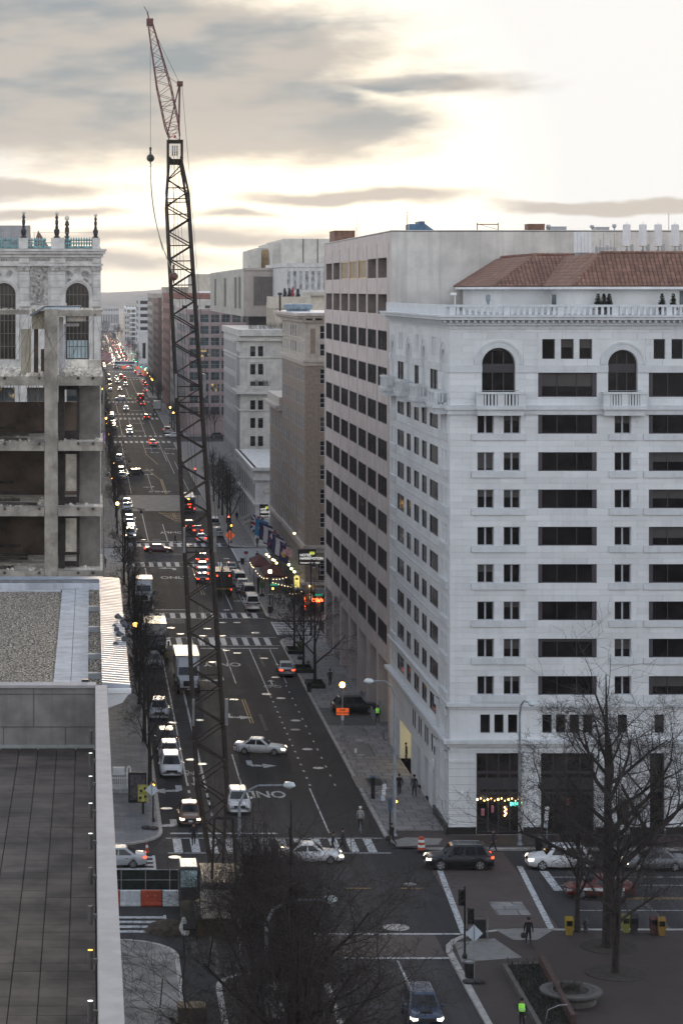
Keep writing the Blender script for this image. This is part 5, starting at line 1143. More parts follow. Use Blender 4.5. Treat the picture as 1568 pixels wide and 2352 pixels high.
b = MB(); b.tube((0, -4.2, .02), (0, 5, .02), .03, n=5); b.local('rail', black, t)
MB().box(-40, 75, -60, -3, .14, 41.2).build('unseen_sky_block', par, nb)  # unseen mass behind the camera, added to block low sky and darken the street
# ================================================================== half-demolished concrete frame
dmb = thing('demolished_frame', 'half-demolished concrete frame building with bare floors and rubble', 'building', (-2.3, 140, .14))
FZ = [37.66, 33.88, 30.10, 26.4, 22.7, 19.0]
MB().box(-2.70, -1.94, 140.0, 140.7, .14, 41.55).build('column', conc_dk, dmb)
for x in (-9.4, -15.6): MB().box(x, x + .75, 140.0, 140.7, .14, 37.1).build('column', conc_dk, dmb)
for z in FZ:
    b = MB(); b.box(-30, -2.72, 139.95, 140.45, z - .52, z); b.box(-1.92, .68, 139.95, 140.45, z - .52, z); b.build('beam', conc_dk, dmb)
    yb = 158 if z > 36 else 149
    MB().box(-30, .68, 140.45, yb, z - .26, z - .02).build('floor_slab', conc_lt, dmb)
    nub = MB()
    for x in (-5.0, .1, -.75, -3.0): nub.box(x - .07, x + .07, 139.85, 139.95, z - .16, z - .02)
    nub.build('stub', M('rust stub', (.09, .05, .035), .9, .3), dmb)
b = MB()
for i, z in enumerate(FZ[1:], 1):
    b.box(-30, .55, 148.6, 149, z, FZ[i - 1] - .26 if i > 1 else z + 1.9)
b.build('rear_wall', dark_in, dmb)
b = MB()
for i, z in enumerate(FZ[1:], 1):
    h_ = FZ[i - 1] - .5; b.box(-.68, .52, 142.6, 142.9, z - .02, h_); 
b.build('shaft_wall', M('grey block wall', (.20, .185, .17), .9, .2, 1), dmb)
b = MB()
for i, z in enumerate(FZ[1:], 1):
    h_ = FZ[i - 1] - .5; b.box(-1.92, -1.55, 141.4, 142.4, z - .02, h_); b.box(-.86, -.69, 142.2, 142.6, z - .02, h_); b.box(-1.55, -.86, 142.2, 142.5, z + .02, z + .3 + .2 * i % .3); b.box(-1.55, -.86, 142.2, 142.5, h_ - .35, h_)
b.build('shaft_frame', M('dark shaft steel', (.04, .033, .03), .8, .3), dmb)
b = MB()
for i, z in enumerate(FZ[2:4], 2): b.box(-1.55, -.86, 147, 147.2, z + .35, FZ[i - 1] - .9)
b.build('shaft_panel', conc_lt, dmb)  # pale panel set behind the shaft opening
pipe = M('scaffold pipe', (.16, .15, .13), .6, .2)
MB().tube((.72, 139.9, .2), (.72, 139.9, 38), .05, n=6).build('downpipe', pipe, dmb)
# broken roof level
b = MB(); b.box(-30, -3.6, 140.1, 140.5, 41.25, 41.5); b.box(-1.95, .6, 140.1, 140.5, 41.15, 41.5); b.box(-1.4, -.3, 140.3, 140.6, 40.85, 41.15); b.build('broken_beam', conc_dk, dmb)
b = MB(); b.box(-3.45, -2.7, 140.8, 141.0, 40.4, 41.6); b.box(-4.1, -3.5, 140.9, 141.1, 37.6, 40.4); b.build('plaster_panel', M('yellowed plaster', (.36, .33, .26), .85, .15, 1, streak=.2), dmb)
b = MB(); b.add([(-3.55, 140.2, 41.25), (-2.7, 140.2, 41.75), (-2.7, 142, 41.8), (-3.55, 142, 41.3), (-3.55, 140.2, 41.12), (-2.7, 140.2, 41.62)], [(0, 1, 2, 3), (0, 1, 5, 4)]); b.box(-2.7, -.6, 140.4, 142, 41.66, 41.76); b.build('roof_sheet', M('lead sheet', (.12, .14, .17), .4, .15), dmb)
MB().box(-2.6, -.65, 140.3, 140.4, 41.4, 41.66).build('fascia', M('blue white fascia', (.5, .56, .62), .6, .15), dmb)
b = MB(); b.box(-1.9, -1.62, 141, 141.3, 37.66, 41.1); b.box(-1.6, -1.5, 141.2, 141.4, 37.66, 40.7); b.box(-1.5, -.7, 141.1, 141.2, 40.55, 40.72); b.build('torn_partition', M('torn partition', (.5, .5, .52), .8, .2), dmb)
b = MB(); b.box(-3.35, -3.1, 141.5, 142.1, 37.66, 40.4); b.box(-2.95, -2.75, 142, 142.4, 37.66, 39.2); b.build('charred_post', dark_in, dmb)
MB().box(-1.35, .6, 156.5, 157, 37.66, 38.15).build('rear_parapet', conc_lt, dmb)
rub = MB(); rr = random.Random(11)
def chunk(p, s):
    vs_ = [Vector(((i & 1) - .5, ((i >> 1) & 1) - .5, ((i >> 2) & 1) - .5)) * s for i in range(8)]; mt = Matrix.Rotation(rr.random() * 6, 3, 'Z') @ Matrix.Rotation(rr.random() * 2, 3, 'X')
    vs_ = [mt @ Vector((v.x * (.6 + rr.random()), v.y * (.6 + rr.random()), v.z * (.4 + .6 * rr.random()))) + p for v in vs_]
    rub.add([tuple(v) for v in vs_], [(0, 2, 3, 1), (4, 5, 7, 6), (0, 1, 5, 4), (1, 3, 7, 5), (3, 2, 6, 7), (2, 0, 4, 6)])
for i in range(900):
    x = -6.5 + 7.1 * rr.random(); y = 140.3 + 12 * rr.random() ** 2; dist = abs(x + 1.6); chunk(Vector((x, y, FZ[0] + .04 + .3 * rr.random() * max(0, 1 - dist / 2.2))), .05 + .22 * rr.random() ** 3)
for z in FZ[1:4]:
    for i in range(70): chunk(Vector((-6 + 6.6 * rr.random(), 140.3 + 6 * rr.random() ** 2, z + .03)), .04 + .14 * rr.random() ** 3)
for i in range(160): chunk(Vector((-6 + 6.6 * rr.random(), 140.3, 41.5 + .05 * rr.random())), .04 + .12 * rr.random() ** 2)
tag(rub.build('rubble', conc_lt, dmb), kind='stuff')
reb = MB()
for i in range(16):
    x = -3.7 + (4.2 * rr.random() if i % 2 else 1.2 * rr.random()); p = Vector((x, 140.05, 41.3)); d = Vector(((rr.random() - .65) * .5, -.1 * rr.random(), -.25)); pts = [p]
    for j in range(5): p = p + d * (.8 + rr.random()); d += Vector(((rr.random() - .6) * .25, 0, -.12)); pts.append(p.copy())
    reb.path(pts, [.010] * 6, 4)
for i in range(26):
    x = -5.6 + 3.6 * rr.random(); p = Vector((x, 140.4, FZ[0] - .5)); pts = [p, p + Vector(((rr.random() - .5) * .3, 0, -.5)), p + Vector(((rr.random() - .5) * .6, 0, -1.0 - .6 * rr.random()))]; reb.path(pts, [.02, .018, .014], 4)
tag(reb.build('rebar', M('rebar rust', (.07, .045, .035), .9, .3), dmb), kind='stuff')
for i, z in enumerate(FZ[1:4]):
    for j in range(5): y = 141 + j * 1.4; zj = z + .02 + .25 * j * rr.random(); MB().box(-2.72 - 4 - rr.random(), -2.9 - 2 * rr.random(), y, y + .3, zj, zj + .14).build('fallen_plank', M('charred timber', (.06, .045, .04), .9, .4, 2), dmb)
# ================================================================== ornate theatre building
orn = M('carved terracotta', (.62, .60, .575), .75, .12, 1.5, streak=.22, bump=.2, bscale=7); orn2 = M('darker terracotta', (.42, .40, .38), .8, .35, 3.5, bump=1., bscale=5)  # carved parts use a darker tone than the plain wall
ob = thing('ornate_building', 'ornate white terracotta building with carved arches and rooftop globe lamps', 'building', (-1, 190, .14))
OW = Wall(ob, (-20, 190), (1, 0), 20.75, .14, 46.0)
oz = lambda v: PZ(v, 190.); ox = lambda u: PX(u, 190.) + 20
oarch = [(ox(178), .92, 42.3), (ox(10), .92, 42.3), (ox(-158), .92, 42.3)]
oo = [(c - r, c + r, 37.2, zs + r) for c, r, zs in oarch]; ol = []
for k in range(5):
    zt = 35.0 - 3.9 * k
    for u in (178, 88, 10, -80): ol.append((ox(u) - .85, ox(u) + .85, zt - 2.2, zt))
OW.face(orn, [o + (.5,) for o in oo] + ol, .35, arches=oarch)
og = M_glass('theatre glass', (.03, .026, .024), .1, lit=.0)
amber = M('amber reflection glass', (.35, .17, .05), .2, .6, 2.2)
for i, o in enumerate(oo): OW.window(o, .45, 6, 5, .06, og if i else og, M('bronze sash', (.16, .14, .12), .5, .1), arch=True, mull=.05)
for o in ol: OW.window(o, .3, 2, 2, .06, glass_b, M('bronze sash', (.1, .1, .1)))
b = MB(); b.box(*[ox(178) - 20 + q for q in (-.8, .8)], 190.42, 190.44, 37.3, 38.7); b.build('window_blind', M('pale blind', (.45, .55, .58), .7, .1), ob)
def oslab(name, u0, u1, v0, v1, off, mat=None): b = MB(); OW.slab(b, ox(u0), ox(u1), oz(v1), oz(v0), -off, 0); return b.build(name, mat or orn, ob)
for v0, v1, off in ((572, 577, .75), (577, 583, .6), (583, 591, .35), (606, 611, .3), (588, 606, .08)): 
    b = MB(); b.box(-20, .75 + off * .6, 190 - off, 191, oz(v1), oz(v0)); b.build('cornice', orn, ob)
for u0, u1 in ((214, 231), (117, 151), (45, 67), (-50, -20)):
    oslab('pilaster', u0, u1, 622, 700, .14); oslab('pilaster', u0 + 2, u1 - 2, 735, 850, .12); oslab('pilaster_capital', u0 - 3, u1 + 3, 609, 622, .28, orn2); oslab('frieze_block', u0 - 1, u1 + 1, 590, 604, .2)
    oslab('pilaster_base', u0 - 3, u1 + 3, 696, 704, .22)
    b = MB()
    for q in (630, 645, 660, 675, 690): OW.slab(b, ox(u0), ox(u1), oz(q + .8), oz(q), -.145, -.13)
    b.build('pilaster_joint', joint, ob)
for c, r, zs in oarch:
    b = MB(); n = 20
    for (ra_, rb_, th) in ((r, r + .16, .16), (r + .16, r + .3, .24)):
        for i in range(n):
            a0, a1 = math.pi * i / n, math.pi * (i + 1) / n; P = [(c + q * math.cos(a), zs + q * math.sin(a)) for q, a in ((ra_, a0), (rb_, a0), (rb_, a1), (ra_, a1))]
            b.add([OW.p(x, z, -th) for x, z in P] + [OW.p(x, z, .02) for x, z in P], [(0, 1, 2, 3), (0, 1, 5, 4), (1, 2, 6, 5), (2, 3, 7, 6), (3, 0, 4, 7)])
    for sx in (-1, 1): OW.slab(b, *sorted((c + sx * r, c + sx * (r + .3))), 37.2, zs, -.2, 0)
    b.build('arch_moulding', orn, ob)
def scroll(mb, cx, cz, r, turns=1.6, sgn=1, th=.045, d=-.05):
    prev = None
    for i in range(22): 
        f = i / 21; a = turns * 6.283 * f * sgn; q = r * (1 - .85 * f); p = OW.p(cx + q * math.cos(a), cz + q * math.sin(a), d - .05 * f)
        if prev: mb.tube(prev, p, th, th, 4)
        prev = p
cv = MB()
for u in (70, 75, 80, 85, 90, 95, 100, 105): pass
for j, v in enumerate((625, 640, 655, 670, 685)):
    for sx in (-1, 1): scroll(cv, ox(90) + sx * .27, oz(v), .24, 1.5, sx)
    cv.sphere(OW.p(ox(90), oz(v + 7), -.05), .13, 8, 4)
for u in (-4, 22, 155, 200, 178, 160, 194): scroll(cv, ox(u), oz(628 if u not in (178, 10) else 622), .26, 1.5, 1 if u % 4 else -1)
for u in (160, 196): scroll(cv, ox(u), oz(643), .22, 1.4, -1); scroll(cv, ox(u + (10 if u > 178 else -10)), oz(655), .18, 1.4, 1)
for i in range(40): scroll(cv, ox(5 + i * 5.6), oz(597), .075, 1.2, 1 if i % 2 else -1, .03, -.1)
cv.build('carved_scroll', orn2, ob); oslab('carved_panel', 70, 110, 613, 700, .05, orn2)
verd = M('verdigris copper', (.20, .36, .37), .8, .25, 3)
for u in range(-10, 214, 6):
    if not (40 < u < 62 or 106 < u < 138): 
        x, y = PX(u, 190), 189.9; MB().lathe((x, y, 46.05), [(.10, 0), (.04, .1), (.09, .25), (.03, .42), (.11, .5), (.02, .75)], 6).build('balustrade_finial', verd, ob)
b = MB(); b.box(-20, .5, 189.85, 190.0, 45.95, 46.1); b.box(-20, .5, 189.88, 189.97, 46.34, 46.4); b.build('balustrade_rail', verd, ob)
b = MB(); 
for u0, u1 in ((44, 65), (118, 149), (213, 230)): b.box(PX(u0, 190), PX(u1, 190), 189.6, 190.6, 45.9, 46.75)
b.build('pedestal', orn, ob); b = MB(); b.box(-20, .7, 190.5, 191, 45.9, 46.0); b.tube((-8, 191.5, 47.2), (.4, 191.5, 47.2), .02, n=4)
for x in (-7, -4.5, -2, .35): b.tube((x, 191.5, 46), (x, 191.5, 47.2), .02, n=4)
b.build('roof_rail', metal, ob); MB().box(-20, .7, 190.4, 230, 45.6, 45.9).build('roof', conc, ob); b = MB(); b.quad((.75, 190, .14), (.75, 235, .14), (.75, 235, 46), (.75, 190, 46)); b.quad((-20, 190, .14), (-20, 235, .14), (-20, 235, 46), (-20, 190, 46)); b.quad((-20, 235, .14), (.75, 235, .14), (.75, 235, 46), (-20, 235, 46)); b.build('return_wall', orn, ob)
globe = M('frosted globe', (.66, .62, .56), .4, .1, 6)
bronze = M('dark bronze', (.045, .042, .042), .45, .3, 4, metal=.3)
for i, (u, vt, vb, y, lb_) in enumerate(((55, 488.5, 557, 190.1, 'ornate roof lamp farthest left on the carved building'), (131, 489.5, 557, 190.1, 'ornate roof lamp second from left on the carved building'), (154.5, 500.5, 560, 208, 'shorter ornate roof lamp set back behind the carved parapet'), (220, 494, 558, 190.1, 'ornate roof lamp at the right corner of carved building'))):
    z0 = 46.75 if y < 200 else 45.9; z1 = PZ(vt, y); hh = z1 - z0; t = thing('roof_lamp', lb_, 'lamp', (PX(u, y), y, z0), 0, 'globe lamps on the ornate roof'); s = hh / 2.3
    MB().lathe((0, 0, 0), [(.30 * s, 0), (.30 * s, .1 * s), (.18 * s, .2 * s), (.24 * s, .45 * s), (.27 * s, .7 * s), (.12 * s, .95 * s), (.2 * s, 1.02 * s), (.1 * s, 1.12 * s), (.15 * s, 1.35 * s), (.15 * s, 1.6 * s), (.08 * s, 1.75 * s), (.17 * s, 1.82 * s), (.09 * s, 2.1 * s)], 10).local('standard', bronze, t)
    MB().sphere((0, 0, 2.28 * s), .175 * s, 12, 8).local('globe', globe, t, smooth=True)
t = thing('roof_house', 'grey metal plant house on the ornate roof', 'building', (-6.5, 200, 45.9)); MB().box(-6, 1.5, 0, 6, 0, 2.1).local('wall', M('grey cladding', (.30, .29, .30), .6, .1), t)
for i in range(8): MB().box(-6 + i, -5.96 + i, -.04, 0, 0, 2.05).local('seam', metal, t)
MB().add([(1.6, .5, 0), (3.2, .5, 0), (2.1, .5, 1.7), (1.6, 5, 0), (3.2, 5, 0), (2.1, 5, 1.7)], [(0, 1, 2), (3, 4, 5), (1, 2, 5, 4), (0, 2, 5, 3)]).local('gable', brn, t)
t = thing('national_flag', 'striped red and white flag hanging from the ornate building corner', 'flag', (.8, 205, 37.3)); cl = MB(); NU, NV = 8, 13
for j in range(NV + 1):
    for i in range(NU + 1): cl.v.append((.15 + 1.7 * i / NU, .08 * math.sin(i * 1.1 + j * .3), .4 - 1.6 * j / NV - .5 * (i / NU) ** 1.5 + .05 * math.sin(i)))
cl.f = [(j * (NU + 1) + i, j * (NU + 1) + i + 1, (j + 1) * (NU + 1) + i + 1, (j + 1) * (NU + 1) + i) for j in range(NV) for i in range(NU)]; cl.mi = [j % 2 for j in range(NV) for i in range(NU)]
t.scale = (.5, .5, .5); cl.local('cloth', [fred, fwhite], t, smooth=True); MB().tube((-.1, 0, .3), (1.9, 0, .5), .03, n=5).local('pole', metal, t)
# ================================================================== lattice crane
kr = M('crane boom black', (.022, .013, .008), .6, .3, 2, spec=.25); krr = M('crane jib red', (.12, .03, .025), .5, .3, 2); kc = M('crane carrier dark', (.035, .035, .04), .5, .2); kcab = M('crane cable', (.03, .028, .026), .6, .1)
BB, BT = Vector((8.75, 168, 2.3)), Vector((7.43, 215, 54.1))
cr_ = thing('lattice_crane', 'tall dark lattice boom crane with reddish jib standing in the avenue', 'crane', (8.8, 166, 0))
ax = (BT - BB).normalized(); sd = Vector((1, 0, 0)); sd = (sd - ax * sd.dot(ax)).normalized(); up_ = ax.cross(sd).normalized()
def corner(f, sx, sy):
    h = 1.08 - .12 * f
    if f < .10: h *= .35 + .65 * f / .10
    if f > .93: h *= 1 - .45 * (f - .93) / .07
    return BB.lerp(BT, f) + sd * (sx * h) + up_ * (sy * h)
fs_ = [0, .10, .93, 1.0]
for sx in (-1, 1):
    for sy in (-1, 1):
        m = MB(); 
        for a, b_ in zip(fs_[:-1], fs_[1:]): m.tube(corner(a, sx, sy), corner(b_, sx, sy), .11, n=6)
        m.build('boom_chord', kr, cr_)
NB = 44; CS = [(-1, -1), (1, -1), (1, 1), (-1, 1)]
for i in range(NB):
    f0, f1 = i / NB, (i + 1) / NB
    for q in range(4):
        A, B = CS[q], CS[(q + 1) % 4]
        if (i + q) % 2: A, B = B, A
        MB().tube(corner(f0, *A), corner(f1, *B), .058, n=5).build('boom_brace', kr, cr_)
for f in (.22, .385, .40, .60, .615, .80, .84, .92, .94):
    for q in range(4): MB().tube(corner(f, *CS[q]), corner(f, *CS[(q + 1) % 4]), .05, n=5).build('boom_frame', kr, cr_)
# boom head
hd = MB(); hc = BT
for sx in (-1, 1): hd.box(hc.x + sx * .62 - .1, hc.x + sx * .62 + .1, hc.y - .5, hc.y + .6, hc.z - 1.2, hc.z + 1.9)
hd.box(hc.x - .7, hc.x + .7, hc.y - .4, hc.y + .5, hc.z - .3, hc.z + .2); hd.box(hc.x - .7, hc.x + .7, hc.y - .4, hc.y + .5, hc.z + 1.6, hc.z + 1.9)
hd.build('boom_head', kr, cr_)
sh_ = MB()
for q in (-.2, 0, .2): sh_.tube((hc.x + q - .05, hc.y, hc.z + .95), (hc.x + q + .05, hc.y, hc.z + .95), .45, n=14)
sh_.build('sheave', metal, cr_); MB().sphere((hc.x, hc.y - .3, hc.z + 2.2), .12, 8, 5).build('beacon', M('red beacon', (.5, .03, .02), .4, 0), cr_)
# jib
J0, J1 = Vector((hc.x, hc.y, hc.z + 2.0)), Vector((PX(345, 219), 219, PZ(52, 219)))
jx = (J1 - J0).normalized(); js = Vector((1, 0, 0)); js = (js - jx * js.dot(jx)).normalized(); ju = jx.cross(js)
def jc(f, sx, sy): h = .62 - .42 * max(0, f - .45) / .55 if f > .12 else .45 + .17 * f / .12; h2 = h * .8; return J0.lerp(J1, f) + js * (sx * h) + ju * (sy * h2)
for sx in (-1, 1):
    for sy in (-1, 1):
        m = MB(); [m.tube(jc(a, sx, sy), jc(b_, sx, sy), .05, n=5) for a, b_ in ((0, .12), (.12, .45), (.45, 1))]; m.build('jib_chord', krr, cr_)
NJ = 17
for i in range(NJ):
    for q in range(4):
        A, B = CS[q], CS[(q + 1) % 4]
        if (i + q) % 2: A, B = B, A
        MB().tube(jc(i / NJ, *A), jc((i + 1) / NJ, *B), .026, n=4).build('jib_brace', krr, cr_)
for f in (.06, .12, .3, .55, .6): 
    for q in range(4): MB().tube(jc(f, *CS[q]), jc(f, *CS[(q + 1) % 4]), .03, n=4).build('jib_frame', krr, cr_)
tp = MB(); tp.box(J1.x - .32, J1.x + .28, J1.y - .3, J1.y + .3, J1.z - .3, J1.z + .35); tp.tube(J1 + Vector((-.1, 0, .3)), J1 + Vector((-.25, 0, 1.0)), .06, n=6); tp.tube(J1 + Vector((-.25, 0, 1.0)), J1 + Vector((-.55, 0, 1.45)), .03, n=5); tp.build('jib_tip', krr, cr_)
GM = Vector((PX(413, 218.5), 218.5, PZ(192, 218.5))); gm_ = MB(); gm_.tube(jc(.08, 1, 1), GM, .08, .1, n=6); gm_.tube(jc(.06, -1, 1), GM, .06, n=5); gm_.tube(jc(.12, 1, -1), GM, .06, n=5); gm_.box(GM.x - .25, GM.x + .28, GM.y - .25, GM.y + .25, GM.z - .25, GM.z + .2); gm_.build('jib_strut', krr, cr_)
cbm = MB(); cbm.tube(GM, J1, .022, n=4); cbm.tube(GM + Vector((-.2, 0, 0)), jc(.55, 1, 1), .018, n=4); cbm.tube(GM + Vector((.2, 0, 0)), corner(.75, 1, 1) + Vector((.5, 0, 0)), .02, n=4); cbm.tube(corner(.75, 1, 1) + Vector((.5, 0, 0)), corner(.15, 1, 1) + Vector((1.0, -2, 0)), .02, n=4)
for q in (-.35, -.1, .2): cbm.tube(hc + Vector((q, -.2, .5)), BB.lerp(BT, .06) + Vector((q * .9, .1, 0)), .02, n=4)
P2 = BB.lerp(BT, .12); cbm.tube(corner(.62, 1, -1) + Vector((.15, 0, 0)), P2 + Vector((2.4, 4, -3)), .03, n=4)
cbm.build('boom_cable', kcab, cr_)
for f in (.39, .61, .17): 
    sl_ = MB(); a, b_ = corner(f - .012, 1, -1), corner(f + .025, 1, -1); sl_.box(a.x + .05, a.x + .28, a.y - .1, a.y + .1, a.z, b_.z); a = corner(f - .012, -1, -1); sl_.box(a.x - .2, a.x - .02, a.y - .1, a.y + .1, a.z, b_.z); sl_.build('pin_lug', M('pin lug grey', (.2, .2, .2), .5, .2), cr_)
ballm = M('iron ball', (.035, .032, .032), .35, .2); ballr = M('red oxide ball', (.13, .055, .04), .55, .25)
def hook_ball(top, u, v, y, r, mat, label, tail=True):
    c = Vector((PX(u, y), y, PZ(v, y))); t = thing('hook_ball', label, 'hook', tuple(c)); tp_ = Vector(top) - c
    m = MB(); m.tube((0, 0, r + .5), tp_, .022, n=4); m.local('hoist_line', kcab, t)
    MB().sphere((0, 0, 0), r, 14, 9).local('ball', mat, t, smooth=True); m = MB(); m.tube((0, 0, r), (0, 0, r + .3), .1, .07, 8); m.box(-.1, .1, -.08, .08, r + .3, r + .62); m.tube((0, 0, -r), (0, 0, -r - .18), .07, .05, 8); m.path([(0, 0, -r - .15), (.08, 0, -r - .3), (0, 0, -r - .42), (-.1, 0, -r - .34)], [.04, .045, .045, .02], 6); m.local('hook', mat, t)
    return c, t
c1, t1 = hook_ball(J1 + Vector((.02, 0, -.2)), 346, 363, 218, .36, ballm, 'dark headache ball hanging from the jib tip against sky')
c2, t2 = hook_ball(hc + Vector((-.1, -.6, .4)), 399, 635, 204, .37, ballr, 'red-brown headache ball hanging in front of the crane boom')
sl2 = M('webbing sling', (.30, .28, .20), .8, .2); t = thing('lifting_sling', 'pale webbing slings trailing from the dark ball to the boom', 'sling', tuple(c1 - Vector((0, 0, .8)))); m = MB(); o_ = c1 - Vector((0, 0, .8))
e1, e2 = Vector((PX(374, 206), 206, PZ(575, 206))), Vector((PX(397, 203.6), 203.6, PZ(628, 203.6)))
for e, sg_ in ((e1, .5), (e2, 1.1)):
    pts = [Vector((0, 0, 0)).lerp(e - o_, f / 10) - Vector((sg_ * math.sin(math.pi * f / 10) * .5, 0, 0)) for f in range(11)]; m.path(pts, [.045] * 11, 4)
m.local('webbing', sl2, t)
# carrier, house, cab
cx, cy = 8.8, 163.5
m = MB(); m.box(cx - 1.9, cx + 1.9, cy - 4.5, cy + 5.5, 1.1, 1.6); m.build('carrier_deck', kc, cr_, bevel=.05)
for sx in (-1, 1):
    m = MB(); n = 16; prof = [(4.6 * math.cos(2 * math.pi * i / n) * (1 if abs(math.cos(2 * math.pi * i / n)) < .95 else 1), .55 + .5 * math.sin(2 * math.pi * i / n)) for i in range(n)]
    m.extp([(cx + sx * 2.3 - .45, cy + a + .5, b_) for a, b_ in prof], (.9, 0, 0)); m.build('crawler_track', rubber, cr_)
m = MB(); m.box(cx - 1.55, cx + 1.55, cy - 4.2, cy + 1.5, 1.62, 3.6); m.build('engine_house', kc, cr_, bevel=.12); MB().box(cx - 1.6, cx + 1.6, cy - 5.4, cy - 4.25, 1.5, 3.2).build('counterweight', conc_dk, cr_, bevel=.1)
cb_ = MB(); cb_.box(cx - 2.9, cx - 1.6, cy - 1.2, cy + 1.4, 1.7, 3.9); cb_.build('operator_cab', kc, cr_, bevel=.12); MB().box(cx - 2.8, cx - 1.7, cy - 1.28, cy - 1.2, 2.6, 3.7).build('cab_window', M_glass('cab glass', (.25, .34, .36), .1), cr_); MB().box(cx - 2.8, cx - 1.7, cy - 1.1, cy + 1.3, 3.9, 3.95).build('cab_roof', M('cab roof pale', (.5, .55, .58), .4, .1), cr_)
gx = MB(); gx.tube((cx - .8, cy - 3, 3.6), (cx - .6, cy - 2.5, 7.5), .09, n=6); gx.tube((cx + .8, cy - 3, 3.6), (cx + .6, cy - 2.5, 7.5), .09, n=6); gx.tube((cx - .6, cy - 2.5, 7.5), (cx + .6, cy - 2.5, 7.5), .09, n=6); gx.build('gantry', kr, cr_)
# ================================================================== vehicles
paint = M_obj('car paint', .34, .35, .1); cglass = M_glass('car glass', (.012, .014, .016), .05, spec=.5)
plastic = M('black plastic', (.02, .02, .021), .6, .1); rimm = M('alloy rim', (.42, .42, .43), .3, .1, metal=.8); platem = M('number plate', (.6, .62, .62), .5, .1)
H_ON = M('headlight lit', (1, .95, .85), .3, 0, emit=(1, .86, .66), estr=3.2, sample=False); H_OFF = M('headlight lens', (.5, .52, .54), .12, .1, metal=.3)
T_ON = M('tail light lit', (1, .08, .03), .4, 0, emit=(1, .06, .02), estr=2.4, sample=False); T_OFF = M('tail lens', (.22, .015, .015), .25, .1); AMB = M('amber lamp', (1, .45, .05), .4, 0, emit=(1, .42, .05), estr=4, sample=False)
def wheel_parts(t, x, y, r, w=.22):
    sgn = 1 if y > 0 else -1
    key = ('wheel', r, w)
    if key not in _cache:
        m = MB(); n = 18
        m.tube((0, -w / 2, 0), (0, w / 2, 0), r, n=n); m.tube((0, -w / 2 - .012, 0), (0, w / 2 + .012, 0), r * .86, n=n); rm = MB(); rm.tube((0, -w / 2 - .02, 0), (0, w / 2 + .02, 0), r * .16, n=8)
        for i in range(5):
            a = R(72 * i); d = Vector((math.cos(a), 0, math.sin(a))); e = Vector((-math.sin(a), 0, math.cos(a)))
            for s in (-1, 1): rm.add([tuple(d * r * .1 + e * .05 + Vector((0, s * (w / 2 + .018), 0))), tuple(d * r * .1 - e * .05 + Vector((0, s * (w / 2 + .018), 0))), tuple(d * r * .66 - e * .075 + Vector((0, s * (w / 2 + .018), 0))), tuple(d * r * .66 + e * .075 + Vector((0, s * (w / 2 + .018), 0)))], [(0, 1, 2, 3)])
        for i in range(n):
            a, b_ = R(360 / n * i), R(360 / n * (i + 1))
            for s in (-1, 1): rm.quad(*[(q * math.cos(u), s * (w / 2 + .016), q * math.sin(u)) for q, u in ((r * .70, a), (r * .70, b_), (r * .62, b_), (r * .62, a))])
        _cache[key] = (m.mesh('tyre', rubber), rm.mesh('rim', rimm))
    o = put('wheel', _cache[key][0], t, (x, y, r)); put('rim', _cache[key][1], o)
def lerpp(prof, x):
    for (x0, z0), (x1, z1) in zip(prof[:-1], prof[1:]):
        if x0 <= x <= x1: return z0 + (z1 - z0) * (x - x0) / (x1 - x0 + 1e-9)
    return prof[-1][1] if x > prof[-1][0] else prof[0][1]
